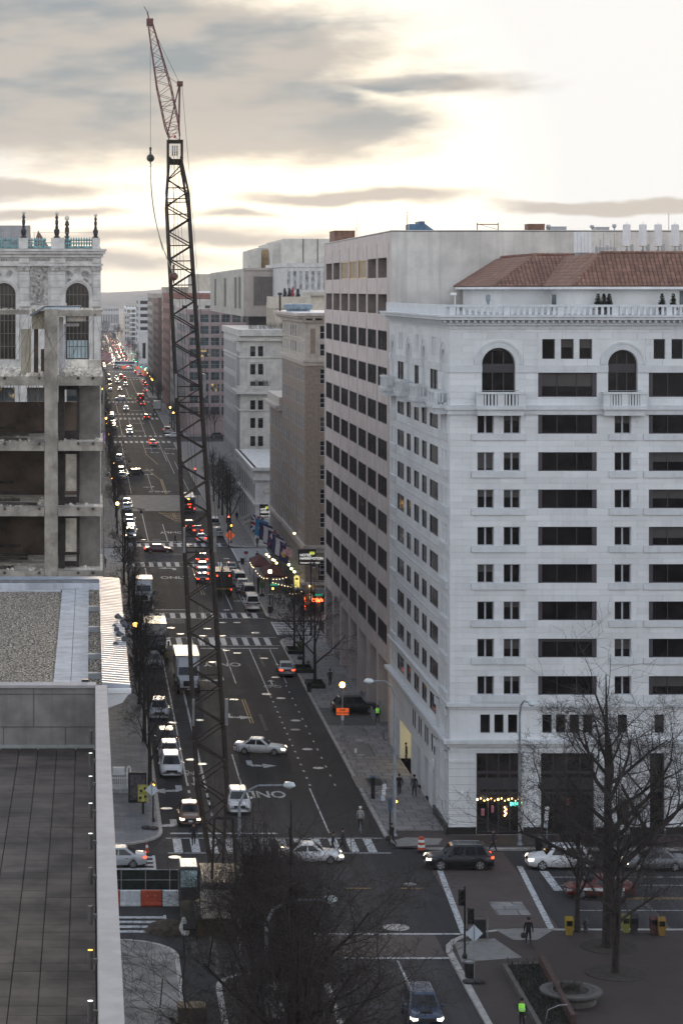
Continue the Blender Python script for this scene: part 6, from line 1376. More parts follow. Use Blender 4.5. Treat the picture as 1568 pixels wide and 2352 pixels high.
def car_proto(name, L, W, Ht, belt, hood, xc, xt, xtr, xr, deck, wr=.33, wb=None, rails=False, lights=True, far=False, hood_front=None, pillars=3, third=False, bed=None):
    "x forward; xc cowl, xt windscreen top, xtr roof rear, xr rear screen base"
    t = bpy.data.objects.new(name, None); COL.objects.link(t); _W[t.name] = Vector((0, 0, 0))
    h = L / 2; wbx = wb or L * .29; hf = hood_front or hood - .12
    top = [(-h, deck - .12), (-h + .12, deck), (xr, max(deck, belt - .02)), (xc, belt), (h - .45, hf + .05), (h - .12, hf - .06), (h, hf - .26)]
    if bed: top = [(-h, deck - .1), (-h + .05, deck), (xr, deck), (xr + .05, belt), (xc, belt), (h - .45, hf + .05), (h - .12, hf - .06), (h, hf - .26)]
    xs = sorted({-h, -h + .06, -h + .2, -h + .5, -wbx - wr - .05, -wbx, -wbx + wr + .05, xr, 0, xc, wbx - wr - .05, wbx, wbx + wr + .05, h - .45, h - .2, h - .06, h})
    b = MB(); rings = []
    for x in xs:
        e = max(0, (abs(x) - (h - .7)) / .7); w = W / 2 * (1 - .16 * e * e); zt = lerpp(top, x); bot = .2 + .12 * e
        arch = any(abs(x - s * wbx) < wr * .2 for s in (-1, 1)); edge = any(abs(abs(x - s * wbx) - wr - .05) < .02 for s in (-1, 1))
        sill = 2 * wr + .04 if arch else (bot + .02 if not edge else .28)
        sill = min(sill, zt - .22)
        half = [(w * .86, sill - .02), (w * .985, sill), (w, .5 * (sill + zt) + .02), (w * .97, zt - .12), (w * .90, zt - .035), (w * .55, zt), (0, zt + .012)]
        rings.append([(x, -y, z) for y, z in half] + [(x, y, z) for y, z in half[-2::-1]])
    n = len(rings[0])
    for r_ in rings: b.v += r_
    for j in range(len(rings) - 1):
        for i in range(n - 1): b.f.append((j * n + i, j * n + i + 1, (j + 1) * n + i + 1, (j + 1) * n + i)); b.mi.append(0)
    b.f.append(tuple(range(n))); b.f.append(tuple(range((len(rings) - 1) * n + n - 1, (len(rings) - 1) * n - 1, -1))); b.mi += [0, 0]
    put('body', b.mesh('body', paint, smooth=True), t)
    # underbody / arches
    u = MB(); u.box(-h + .12, h - .12, -W * .42, W * .42, .17, .55); put('underbody', u.mesh('underbody', plastic), t)
    # cabin
    w0, w1 = W / 2 * .93, W / 2 * .74; zr = Ht
    c = MB()
    lo = [(xc, w0 * .92), (xc - .25, w0), (xr + .25, w0), (xr, w0 * .9)]; hi = [(xt, w1 * .9), (xt - .2, w1), (xtr + .2, w1), (xtr, w1 * .9)]
    P = [(x, -y, belt - .06) for x, y in lo] + [(x, y, belt - .06) for x, y in lo[::-1]]; Q = [(x, -y, zr - .07) for x, y in hi] + [(x, y, zr - .07) for x, y in hi[::-1]]
    S = [((x - (xt + xtr) / 2) * .90 + (xt + xtr) / 2, y * .86, zr) for x, y, z in Q]
    c.v = P + Q + S; c.f = [(i, (i + 1) % 8, 8 + (i + 1) % 8, 8 + i) for i in range(8)] + [(8 + i, 8 + (i + 1) % 8, 16 + (i + 1) % 8, 16 + i) for i in range(8)] + [tuple(range(16, 24))]; c.mi = [0] * 17
    put('roof', c.mesh('roof', paint, smooth=False), t)
    zb, zt = belt + .01, zr - .10
    def lp(f, A, B): return A + (B - A) * f
    fz0, fz1 = (zb - belt + .06) / (zr - .01 - belt), (zt - belt + .06) / (zr - .01 - belt)
    def quadp(name, pts, off):
        m = MB(); nrm = (Vector(pts[1]) - Vector(pts[0])).cross(Vector(pts[2]) - Vector(pts[0])).normalized(); 
        if nrm.dot(Vector(off)) < 0: nrm = -nrm
        m.add([tuple(Vector(p) + nrm * .012) for p in pts], [tuple(range(len(pts)))]); return put(name, m.mesh(name, cglass), t)
    xa, xb = lp(fz0, xc, xt), lp(fz1, xc, xt); ya, yb = lp(fz0, w0 * .92, w1 * .9) - .05, lp(fz1, w0 * .92, w1 * .9) - .05
    quadp('windscreen', [(xa, -ya, zb), (xa, ya, zb), (xb, yb, zt), (xb, -yb, zt)], (1, 0, .5))
    xa, xb = lp(fz0, xr, xtr), lp(fz1, xr, xtr); ya, yb = lp(fz0, w0 * .9, w1 * .9) - .06, lp(fz1, w0 * .9, w1 * .9) - .06
    quadp('rear_window', [(xa, -ya, zb + .02), (xa, ya, zb + .02), (xb, yb, zt), (xb, -yb, zt)], (-1, 0, .4))
    f0, f1 = lp(fz0, xc - .25, xt - .2), lp(fz1, xc - .25, xt - .2); r0, r1 = lp(fz0, xr + .25, xtr + .2), lp(fz1, xr + .25, xtr + .2); y0, y1 = lp(fz0, w0, w1), lp(fz1, w0, w1)
    cuts = [0, .47, 1] if not third else [0, .38, .72, 1]
    for s in (-1, 1):
        for a, b_ in zip(cuts[:-1], cuts[1:]):
            g0, g1 = a + .03, b_ - .03; quadp('side_window', [(lp(g0, f0, r0), s * y0, zb + .02), (lp(g1, f0, r0), s * y0, zb + .02), (lp(g1, f1, r1), s * y1, zt), (lp(g0, f1, r1), s * y1, zt)], (0, s, .2))
    for s in (-1, 1):
        for x in (-wbx, wbx): wheel_parts(t, x, s * (W / 2 - .12), wr)
        hz = hf - .2
        m = MB(); m.add([(h - .10, s * W * .46, hz + .1), (h - .34, s * W * .487, hz + .14), (h - .30, s * W * .487, hz - .04), (h + .005, s * W * .42, hz - .06), (h + .012, s * W * .28, hz - .04), (h - .02, s * W * .28, hz + .08)], [(0, 1, 2, 3), (0, 3, 4, 5)]); put('headlight', m.mesh('headlight', H_ON), t)
        tz = deck - .2 if not third else deck - .15
        m = MB(); m.add([(-h - .012, s * W * .40, tz + .08), (-h - .012, s * W * .25, tz + .06), (-h - .012, s * W * .25, tz - .08), (-h - .012, s * W * .40, tz - .1), (-h + .22, s * W * .487, tz + .1), (-h + .22, s * W * .487, tz - .06)], [(0, 1, 2, 3), (0, 4, 5, 3)]); put('tail_light', m.mesh('tail_light', T_ON), t)
        m = MB(); m.box(xc - .42, xc - .25, *sorted((s * (W / 2 - .02), s * (W / 2 + .17))), belt - .02, belt + .13); put('mirror', m.mesh('mirror', paint, bevel=.03), t)
        if not far:
            m = MB(); m.box(-.02, .16, *sorted((s * (W / 2 - .012), s * (W / 2 + .02))), belt - .2, belt - .16); m.box(-1.0, -.82, *sorted((s * (W / 2 - .012), s * (W / 2 + .02))), belt - .2, belt - .16); put('door_handle', m.mesh('door_handle', chrome), t)
    m = MB(); m.box(h - .08, h + .012, -W * .25, W * .25, hf - .32, hf - .12); m.box(h - .1, h - .005, -W * .36, W * .36, .30, .44); put('grille', m.mesh('grille', plastic), t)
    m = MB(); m.box(h, h + .02, -.16, .16, .42, .54); m.box(-h - .02, -h, -.16, .16, deck - .42, deck - .28); put('number_plate', m.mesh('number_plate', platem), t)
    m = MB(); m.box(-h - .03, -h + .1, -W * .4, W * .4, .26, .40); put('rear_bumper', m.mesh('rear_bumper', plastic), t)
    if rails:
        for s in (-1, 1): m = MB(); m.tube((xt - .3, s * w1 * .85, zr + .05), (xtr + .3, s * w1 * .85, zr + .05), .025, n=5); put('roof_rail', m.mesh('roof_rail', metal), t)
        m = MB(); [m.tube((x, -w1 * .85, zr + .06), (x, w1 * .85, zr + .06), .02, n=5) for x in (xt - .6, xtr + .7)]; put('cross_bar', m.mesh('cross_bar', metal), t)
    if bed: m = MB(); m.box(-h + .1, xr - .05, -W * .4, W * .4, deck - .02, deck + .006); put('bed', m.mesh('bed', plastic), t)
    return t
PROTO = {}
PROTO['sedan'] = car_proto('sedan', 4.75, 1.82, 1.46, .93, .90, .98, .28, -.95, -1.72, 1.00)
PROTO['suv'] = car_proto('suv', 4.75, 1.90, 1.72, 1.08, 1.06, 1.10, .55, -1.75, -2.22, 1.06, .37, third=True)
PROTO['suv_rack'] = car_proto('suv_rack', 4.95, 1.98, 1.80, 1.10, 1.10, 1.15, .62, -1.9, -2.32, 1.08, .39, rails=True, third=True)
PROTO['hatch'] = car_proto('hatchback', 4.2, 1.76, 1.52, .95, .92, .95, .3, -1.35, -1.95, .98, .32)
PROTO['minivan'] = car_proto('minivan', 5.1, 1.98, 1.76, 1.05, .98, 1.55, .75, -2.05, -2.42, 1.05, .34, third=True)
PROTO['van'] = car_proto('cargo_van', 5.6, 2.0, 2.12, 1.28, 1.10, 1.75, 1.3, -2.68, -2.74, 1.25, .36, third=True)
PROTO['pickup'] = car_proto('pickup', 5.5, 1.98, 1.82, 1.12, 1.10, 1.25, .75, -.62, -.85, 1.05, .39, bed=True)
LIGHT = {}
def swap(o, on_head, on_tail):
    for c in o.children:
        nm = c.name.split('.')[0]
        if nm in ('headlight', 'tail_light'):
            on = on_head if nm == 'headlight' else on_tail
            m = (H_ON if on else H_OFF) if nm == 'headlight' else (T_ON if on else T_OFF)
            c.material_slots[0].link = 'OBJECT'; c.material_slots[0].material = m
NAMES = {'sedan': 'sedan_car', 'suv': 'suv_car', 'suv_rack': 'suv_car', 'hatch': 'hatchback_car', 'minivan': 'minivan', 'van': 'cargo_van', 'pickup': 'pickup_truck'}
CATS = {'sedan': 'car', 'suv': 'suv', 'suv_rack': 'suv', 'hatch': 'car', 'minivan': 'minivan', 'van': 'van', 'pickup': 'pickup'}
CLR = {'white': (.70, .71, .73), 'silver': (.42, .44, .47), 'grey': (.16, .165, .175), 'black': (.010, .010, .012), 'navy': (.03, .05, .10), 'maroon': (.075, .015, .018), 'red': (.16, .02, .018), 'blue': (.07, .13, .22), 'darkgrey': (.06, .06, .065), 'green': (.04, .07, .05), 'beige': (.45, .42, .36), 'bronze': (.16, .09, .06)}
CARS_Y = []
def car(kind, colour, x, y, heading, label, head=False, tail=False, group=None, z=.0):
    "heading in degrees: 0 = towards the camera, 180 = away, 90 = to the right, -90 = to the left"
    o = copy_tree(PROTO[kind], None, (x, y, z), R(heading - 90), (*CLR[colour], 1)); o.name = NAMES[kind]; swap(o, head, tail); _W[o.name] = Vector((x, y, z))
    tag(o, label, CATS[kind], group); return o
def cuv(kind, colour, u, v, heading, label, **k):   # (u,v) = point on the ground under the end nearest the camera (or middle for side-on)
    x, y = G(u, v); L = {'sedan': 4.75, 'suv': 4.75, 'suv_rack': 4.95, 'hatch': 4.2, 'minivan': 5.1, 'van': 5.6, 'pickup': 5.5}[kind]
    if heading in (0, 180): y += L / 2
    return car(kind, colour, x, y, heading, label, **k)
GP, GT, GF = 'cars parked along the kerb', 'cars driving on the avenue', 'distant traffic on the avenue'
A, T_ = 0, 180
cuv('suv_rack', 'silver', 367, 1656, 0, 'silver suv with roof rack parked by left kerb ahead of white truck', group=GP)
car('suv', 'darkgrey', 7.0, 225.5, 0, 'dark grey suv parked two cars behind the white minivan', group=GP)
car('suv', 'silver', 7.05, 219.2, 0, 'pale silver suv parked right behind the white minivan', group=GP)
cuv('minivan', 'white', 395, 1789, 0, 'white minivan at the front of the left parking row', group=GP)
cuv('suv', 'white', 551, 1874, 0, 'white suv facing the near crossing beside the ONLY marking', group=GT)
cuv('hatch', 'bronze', 438, 1900, 0, 'small bronze-red car with lit headlights at the near stop line', head=True, group=GT)
car('sedan', 'white', PX(598, 222.5), 222.5, 78, 'white sedan swinging across the middle of the avenue', head=True, group=GT)
cuv('sedan', 'silver', 660, 1556, 180, 'silver sedan with red tail lights by the right kerb', tail=True, group=GT)
car('suv', 'black', 26.5, 243.0, 92, 'black suv pulled across the pavement into the concrete block', group=None, z=.15)
car('suv_rack', 'black', 27.1, 178.6, -90, 'black suv with roof rails beside the orange drum at the corner', head=True, tail=True, group='vehicles in the near cross street')
car('suv', 'white', 34.5, 178.6, -90, 'white suv in the cross street behind bare branches', head=True, group='vehicles in the near cross street')
car('sedan', 'grey', 41.4, 178.2, -90, 'dark grey sedan at the right edge of the cross street', head=True, tail=True, group='vehicles in the near cross street')
rc_ = car('sedan', 'red', 35.7, 170.3, -90, 'red cab with a white side stripe in the cross street', group='vehicles in the near cross street')
b = MB(); [b.box(-1.6, 1.5, s * .915 - .006, s * .915 + .006, .55, .78) for s in (-1, 1)]; put('side_stripe', b.mesh('side_stripe', white_p), rc_)
bl = car('suv_rack', 'navy', PX(969, 141), 141.2, 0, 'dark blue suv with hood scoop driving towards the bottom edge', head=True, group=GT)
b = MB(); b.box(1.45, 2.0, -.35, .35, 1.07, 1.13); put('hood_scoop', b.mesh('hood_scoop', plastic), bl)
car('sedan', 'silver', PX(655, 142), 143, 0, 'silver car half hidden under the near bare trees', group=GT)
car('sedan', 'silver', 1.7, 179.2, -90, 'silver sedan disappearing behind the terrace parapet', tail=True, group='vehicles in the near cross street')
car('sedan', 'white', PX(712, 181), 180.4, 90, 'white sedan crossing the junction behind the near trees', head=True, group='vehicles in the near cross street')
cuv('sedan', 'maroon', 365, 1270, 90, 'dark maroon sedan crossing the second junction side-on', tail=True, group=GT)
# left kerb, second block and beyond
L2 = [('suv', 'silver', 300, 1239, 1), ('suv', 'white', 0, 420.5, 0), ('sedan', 'silver', 0, 427, 0), ('hatch', 'blue', 0, 433.5, 0), ('suv', 'white', 0, 440.2, 0), ('sedan', 'white', 0, 468, 0), ('suv', 'silver', 0, 474, 0), ('sedan', 'white', 0, 545, 0), ('sedan', 'silver', 0, 551, 0), ('suv', 'darkgrey', 0, 558, 0), ('sedan', 'navy', 0, 565, 0), ('suv', 'silver', 0, 600, 0), ('sedan', 'black', 0, 607, 0), ('sedan', 'darkgrey', 0, 735, 0), ('suv', 'silver', 0, 742, 0), ('sedan', 'black', 0, 749, 0), ('suv', 'grey', 0, 756, 0), ('sedan', 'black', 0, 800, 0), ('suv', 'silver', 0, 808, 0)]
LB = ['silver suv with lit headlights at the head of the left row past second junction', 'white suv second in the left row past second junction', 'silver sedan third in left row past second junction', 'blue hatchback fourth in left row past second junction', 'white suv fifth in left row past second junction', 'white sedan by the pale concrete road band', 'silver suv behind the white sedan by pale road band', 'white sedan parked left beside the turning black suv', 'silver sedan parked behind the white one near turning black suv', 'dark grey suv parked third from the turning black suv', 'navy sedan parked fourth from the turning black suv', 'silver suv parked under the second street tree row', 'black sedan parked under the second street tree row', 'dark grey sedan parked left past the third junction', 'silver suv second in left row past third junction', 'black sedan third in left row past third junction', 'grey suv fourth in left row past third junction', 'black sedan parked left before the police junction', 'silver suv parked left before the police junction']
for (k, c, u, v, hd_), lb_ in zip(L2, LB):
    if u: cuv(k, c, u, v, 0, lb_, head=True, group=GP)
    else: car(k, c, 6.9, v, 0, lb_, group=GP)
car('suv', 'black', PX(307, 553), 553, -55, 'black suv turning out across the left lanes', head=True, group=GT)
car('sedan', 'white', PX(298.6, 714), 716, 0, 'white sedan oncoming just past the third junction', head=True, group=GT); car('suv', 'white', PX(297, 726), 727, 0, 'white suv oncoming behind the white sedan past third junction', head=True, group=GT)
car('suv', 'silver', PX(352, 659), 661, 180, 'silver suv stopped short of the third junction', tail=True, group=GT)
car('suv', 'black', PX(336.7, 795), 796, 180, 'black suv with red tail lights before the police junction', tail=True, group=GT)
car('sedan', 'red', PX(328, 888), 890, 180, 'red sedan behind the dark green truck', tail=True, group=GT)
car('sedan', 'white', PX(290, 857), 857, 0, 'white sedan oncoming just before the police junction', head=True, group=GT)
po = car('suv', 'white', PX(277, 932), 932, -90, 'white police suv parked across the far junction', group=GT); b = MB(); b.box(-.2, .15, -.55, .55, 1.74, 1.86); put('light_bar', b.mesh('light_bar', M('police blue', (.05, .1, .4), .3, 0)), po); b = MB(); [b.box(-1.8, 1.6, s * .953 - .006, s * .953 + .006, .62, .8) for s in (-1, 1)]; put('side_stripe', b.mesh('side_stripe', M('police stripe', (.05, .07, .2), .5, 0)), po)
car('van', 'white', PX(385, 715), 718, 180, 'white van parked right past the third junction', group=GP); car('sedan', 'silver', PX(380, 724) + .2, 727, 180, 'silver sedan parked right behind white van past third junction', tail=True, group=GP)
car('sedan', 'white', PX(397, 697), 697, -90, 'white sedan leaving the third junction to the side street', group=GT); car('suv', 'darkgrey', PX(502, 694), 694, 90, 'dark grey suv in the side street before pink building', group=GT)
# lanes going away, middle distance
car('minivan', 'darkgrey', PX(435, 428), 430, 180, 'dark grey minivan right behind the bus', tail=True, group=GT); car('sedan', 'red', PX(455, 421), 423, 180, 'red sedan beside the dark minivan behind the bus', tail=True, group=GT)
car('sedan', 'white', PX(463, 407.5), 409.5, 180, 'white sedan waiting with brake lights before the second junction', tail=True, group=GT)
car('suv', 'silver', PX(500, 416), 418, 180, 'silver suv parked right near the orange diamond sign', group=GP); car('van', 'white', PX(493, 430), 432, 180, 'white van parked right ahead of the silver suv', group=GP)
car('suv', 'red', PX(466, 373), 377, 180, 'red suv stopped on the second crossing', tail=True, group=GT); car('sedan', 'white', PX(468, 362), 367, 180, 'white sedan queueing behind the red suv', tail=True, group=GT); car('sedan', 'maroon', PX(466, 350), 352.5, 180, 'dark maroon sedan last in the queue beside the refuse truck', tail=True, group=GT); car('sedan', 'silver', PX(467, 357), 359.6, 180, 'silver sedan queueing ahead of the maroon sedan', tail=True, group=GT)
cuv('van', 'white', 581, 1405, 180, 'white cargo van with ladder rack nearest the crossing on the right', group=GP); car('van', 'grey', PX(574, 331), 334.3, 180, 'grey cargo van parked ahead of the white ladder van', group=GP)
car('pickup', 'white', 21.4, 342, 180, 'white pickup parked between the vans', group=GP); car('van', 'silver', 21.3, 349, 180, 'silver van parked ahead of the white pickup', group=GP); car('sedan', 'silver', 21.2, 356.5, 180, 'silver sedan parked first beside the maroon tents', group=GP)
cuv('suv', 'grey', 354, 1541, 0, 'grey suv parked by the left kerb behind bare tree', group=GP)
cuv('sedan', 'silver', 340, 1452, 0, 'silver sedan parked left between the two box trucks', group=GP)
car('sedan', 'beige', PX(530, 366), 366, 180, 'beige sedan just ahead of the refuse truck', tail=False, group=GT)
# far right parked and distant traffic
far = [('sedan', 'white', 275.7, 897, 0), ('suv', 'white', 289, 887, 0), ('suv', 'white', 270, 880, 0), ('sedan', 'red', 286.7, 873, 180), ('suv', 'black', 279, 868, 180), ('sedan', 'silver', 268, 870, 0), ('sedan', 'silver', 334, 901.5, 180), ('suv', 'black', 334, 888, 180), ('sedan', 'darkgrey', 331.5, 880, 180), ('suv', 'black', 323, 864, 180), ('sedan', 'red', 311.5, 858, 180), ('sedan', 'darkgrey', 254, 890, 0), ('suv', 'black', 252, 879, 0), ('sedan', 'silver', 253.5, 899, 0), ('suv', 'silver', 250, 868, 0), ('suv', 'white', 294, 849, -90), ('sedan', 'black', 270, 848, 90)]
FLB = ['oncoming white sedan nearest of the far left-lane group', 'oncoming white suv in the far centre-left lane', 'oncoming white suv third back in far left lane', 'red-lit sedan heading away in the far middle lane', 'black suv heading away beside far white cars', 'silver sedan behind the far white suv', 'silver sedan heading away by far right kerb', 'black suv parked by far right kerb', 'dark grey sedan parked behind the far black suv', 'black suv beside the orange far roadworks', 'red sedan near the far green signals', 'dark sedan parked left beside far signal lamps', 'black suv parked left behind far dark sedan', 'silver sedan first in the far left parked row', 'silver suv last in the far left parked row', 'white suv side-on in front of the far bus', 'black car side-on left of the far white suv']
for (k, c, u, v, hd_), lb_ in zip(far, FLB): x, y = G(u, v); car(k, c, x, y + 2, hd_, lb_, head=hd_ == 0 and 256 < u, tail=hd_ == 180, group=GF)
# the packed traffic beyond: small, built light
fm = {}
def far_mesh():
    b = MB(); b.frustum((-2.3, 2.3, -.9, .9), (-2.25, 2.2, -.86, .86), .25, .95, 0); b.frustum((-1.7, 1.1, -.82, .82), (-1.1, .4, -.66, .66), .95, 1.5, 1); b.frustum((-1.12, .42, -.67, .67), (-1.05, .35, -.6, .6), 1.5, 1.54, 0)
    return b.mesh('body', [paint, cglass])
fme = far_mesh(); fh = MB(); [fh.box(2.28, 2.36, s * .65 - .16, s * .65 + .16, .62, .8) for s in (-1, 1)]; fhm = fh.mesh('headlights', H_ON); ft = MB(); [ft.box(-2.4, -2.28, s * .65 - .16, s * .65 + .16, .72, .92) for s in (-1, 1)]; ftm = ft.mesh('tail_lights', T_ON)
fwm = MB(); [fwm.tube((x, s * .7, .32), (x, s * .9, .32), .32, n=8) for x in (-1.4, 1.4) for s in (-1, 1)]; fwm = fwm.mesh('wheels', rubber)
rr = random.Random(21); nfar = 0
for lane, (x, away) in enumerate(((7.0, 0), (10.4, 0), (13.4, 0), (17.0, 1), (20.0, 1), (21.9, 1))):
    y = 1290 + lane * 9
    while y < 2350:
        if rr.random() < .55:
            nc = rr.choice(['white', 'silver', 'grey', 'black', 'darkgrey', 'red', 'white', 'silver', 'navy'])
            t = thing('distant_car', 'tiny distant %s car in the packed %s traffic' % (nc, 'outbound red-lit' if away else 'oncoming'), 'car', (x + rr.uniform(-.3, .3), y, 0), R(90 if away else -90), GF)
            o = put('body', fme, t); o.color = (*CLR[nc], 1); put('wheels', fwm, t)
            if 1 <= lane < 5 and rr.random() < .6: put('tail_lights', ftm, t) if away else put('headlights', fhm, t)
        y += rr.uniform(8, 22)
# ---------------------------------------------------------------- trucks, bus
boxw = M('truck box white', (.66, .67, .66), .6, .08, 1, streak=.1); cabw = M('truck cab white', (.62, .65, .68), .3, .05, coat=.5)
def wheels6(t, xs, y, r):
    for x in xs:
        for s in (-1, 1): wheel_parts(t, x, s * y, r, .3)
def box_truck(x, y, heading, label, L=8.0, bh=3.6, bw=2.5, hood=True, lit=False, cabm=None, boxm=None, group='trucks on the avenue'):
    t = thing('box_truck', label, 'truck', (x, y, 0), R(heading - 90), group); h = L / 2; cabm = cabm or cabw; boxm = boxm or boxw
    f = h - (2.6 if hood else 1.9)
    MB().box(-h, f, -bw / 2, bw / 2, 1.05, bh).local('cargo_box', boxm, t, bevel=.04)
    b = MB(); b.box(-h - .02, f + .02, -bw / 2 - .03, bw / 2 + .03, bh - .06, bh + .03); b.box(-h - .02, f + .02, -bw / 2 - .03, bw / 2 + .03, 1.0, 1.12); b.local('box_rim', metal, t)
    b = MB(); b.box(-h, h - .5, -.5, .5, .6, 1.0); b.local('chassis', black, t)
    c = MB(); w = bw / 2 - .12
    if hood:
        c.add([(f + .1, -w, .8), (f + .1, w, .8), (f + .1, w, 2.75), (f + .1, -w, 2.75), (f + .75, -w * .95, 2.75), (f + .75, w * .95, 2.75), (f + 1.25, -w, 1.85), (f + 1.25, w, 1.85), (h - .1, -w * .8, 1.55), (h - .1, w * .8, 1.55), (h, -w * .78, .75), (h, w * .78, .75)],
              [(0, 3, 2, 1), (3, 4, 5, 2), (4, 6, 7, 5), (6, 8, 9, 7), (8, 10, 11, 9), (0, 1, 11, 10), (0, 10, 8, 6), (0, 6, 4, 3), (1, 7, 9, 11), (1, 2, 5, 7)])
        ws = [(f + .80, -w * .86, 2.68), (f + .80, w * .86, 2.68), (f + 1.24, w * .9, 1.92), (f + 1.24, -w * .9, 1.92)]; gx = h
        c.add([(f + .1, -w * .9, 2.75), (f + .1, w * .9, 2.75), (f + .1, w * .8, bh - .15), (f + .1, -w * .8, bh - .15), (f + .7, w * .9, 2.75), (f + .7, -w * .9, 2.75)], [(0, 1, 2, 3), (3, 2, 4, 5), (0, 3, 5), (1, 4, 2)])
    else:
        c.add([(f + .1, -w, .7), (f + .1, w, .7), (f + .1, w, 2.6), (f + .1, -w, 2.6), (h - .5, -w * .95, 2.6), (h - .5, w * .95, 2.6), (h - .08, -w, 1.6), (h - .08, w, 1.6), (h, -w, .7), (h, w, .7)], [(0, 3, 2, 1), (3, 4, 5, 2), (4, 6, 7, 5), (6, 8, 9, 7), (0, 1, 9, 8), (0, 8, 6), (0, 6, 4, 3), (1, 7, 9), (1, 2, 5, 7)])
        ws = [(h - .45, -w * .86, 2.52), (h - .45, w * .86, 2.52), (h - .10, w * .9, 1.68), (h - .10, -w * .9, 1.68)]; gx = h
    c.local('cab', cabm, t); n = (Vector(ws[1]) - Vector(ws[0])).cross(Vector(ws[2]) - Vector(ws[0])).normalized(); n = n if n.x > 0 else -n
    MB().add([tuple(Vector(p) + n * .015) for p in ws], [(0, 1, 2, 3)]).local('windscreen', cglass, t)
    for s in (-1, 1):
        MB().quad(*[(a, s * (w + .012), z) for a, z in ((f + .25, 1.75), (f + 1.0, 1.75), (f + .72, 2.55), (f + .25, 2.55))]).local('side_window', cglass, t)
        hl_ = MB(); hl_.add([(gx + .01, s * w * .62, 1.15), (gx + .01, s * w * .78, 1.2), (gx - .35, s * w * .9, 1.35), (gx - .3, s * w * .88, .98), (gx + .02, s * w * .6, .95)], [(0, 1, 2, 3, 4)]); hl_.local('headlight', H_ON if lit else H_OFF, t)
        m = MB(); m.tube((f + .9, s * w, 1.6), (f + 1.0, s * (w + .35), 1.7), .03, n=5); m.box(f + .95, f + 1.03, *sorted((s * (w + .25), s * (w + .45))), 1.5, 2.05); m.local('mirror', black, t)
        MB().box(-h - .03, -h, *sorted((s * .9, s * 1.15)), 1.0, 1.2).local('tail_light', T_OFF, t)
    g_ = MB(); g_.box(gx - .05, gx + .03, -w * .48, w * .48, .95, 1.5); g_.box(gx - .05, gx + .06, -w * .95, w * .95, .5, .8); g_.local('grille', plastic, t)
    m = MB(); [m.box(f + .55, f + .66, q - .06, q + .06, 2.76, 2.83) for q in (-.8, -.25, 0, .25, .8)]; m.local('marker_lamp', AMB if lit else H_OFF, t)
    wheels6(t, (-h + 1.7, h - 1.1), bw / 2 - .18, .48); MB().box(gx + .03, gx + .07, -.16, .16, .58, .72).local('number_plate', platem, t)
    return t
xx, yy = G(433.5, 1597); box_truck(xx, yy + 5.2, 0, 'white hooded box truck driving towards camera left of the crane', L=10.4, bh=3.75, bw=2.5)
box_truck(PX(358, 280), 283, 0, 'white-topped dark box truck parked at left kerb by glowing lamp', L=8.6, bh=3.9, bw=2.5, hood=False, cabm=plastic, boxm=boxw); box_truck(PX(331, 326), 329, 0, 'white box truck parked left beyond the second crossing', L=7.5, bh=3.4, bw=2.35, hood=True)
box_truck(PX(362, 842), 848, 180, 'white box truck parked right near the police junction', L=8, bh=3.7, hood=False)
def big_box(name, label, cat, x, y, heading, L, W, Hh, bodym, wins, tail=True, group='trucks on the avenue', extras=None, head=False):
    t = thing(name, label, cat, (x, y, 0), R(heading - 90), group); h = L / 2
    MB().box(-h, h, -W / 2, W / 2, .45, Hh).local('body', bodym, t, bevel=.10)
    for nm, box_, mm in wins: MB().box(*box_).local(nm, mm, t)
    for s in (-1, 1): MB().box(-h - .03, -h, *sorted((s * W * .36, s * W * .46)), .9, 1.15).local('tail_light', T_ON if tail else T_OFF, t)
    wheels6(t, (-h + 2.2, h - 2.0), W / 2 - .15, .48); return t
busm = M('bus blue grey', (.10, .12, .18), .35, .1, coat=.4); busw = M('bus roof white', (.6, .62, .64), .5, .08)
t = big_box('city_bus', 'city bus heading away behind the crane mast', 'bus', PX(431, 466), 466, 180, 12, 2.6, 3.05, busm, [('roof_panel', (-5.8, 5.8, -1.2, 1.2, 3.05, 3.2), busw), ('rear_window', (-6.03, -6, -1.0, 1.0, 1.9, 2.7), cglass), ('side_window', (-5.4, 5.4, -1.32, -1.3, 1.5, 2.6), cglass), ('side_window', (-5.4, 5.4, 1.3, 1.32, 1.5, 2.6), cglass), ('route_display', (-6.04, -6, -.1, .45, 2.72, 2.95), AMB), ('engine_cover', (-6.05, -6, -.9, .9, .7, 1.7), plastic)]); b = MB(); [b.box(-6.05, -6, q - .12, q + .12, z, z + .2) for q, z in ((-.3, 1.75), (.1, 1.75), (-.2, 1.2))]; b.local('brake_lamp', T_ON, t)
gt_ = M('refuse truck dark green', (.02, .03, .028), .5, .3, 2)
t = big_box('refuse_truck', 'dark refuse truck with yellow hopper lip beside parked vans', 'truck', PX(513, 336), 340, 180, 8.2, 2.5, 3.3, gt_, [('hopper', (-4.25, -4.08, -1.05, 1.05, .9, 2.5), black), ('hopper_lip', (-4.5, -4.1, -1.0, 1.0, 1.05, 1.25), M('yellow steel', (.35, .24, .05), .6, .3)), ('roof_frame', (-3.9, -3.6, -1.2, 1.2, 3.3, 3.5), black), ('cab', (2.5, 4.3, -1.15, 1.15, .7, 2.7), cabw), ('upper_lamp', (-4.14, -4.1, -.95, -.75, 2.85, 3.05), T_ON), ('upper_lamp', (-4.14, -4.1, .75, .95, 2.85, 3.05), T_ON)]); b = MB(); b.tube((-3.5, .2, 3.3), (-3.0, .1, 4.1), .09, n=6); b.tube((-3.0, .1, 4.1), (-2.2, -.2, 3.4), .07, n=6); b.local('lift_arm', black, t)
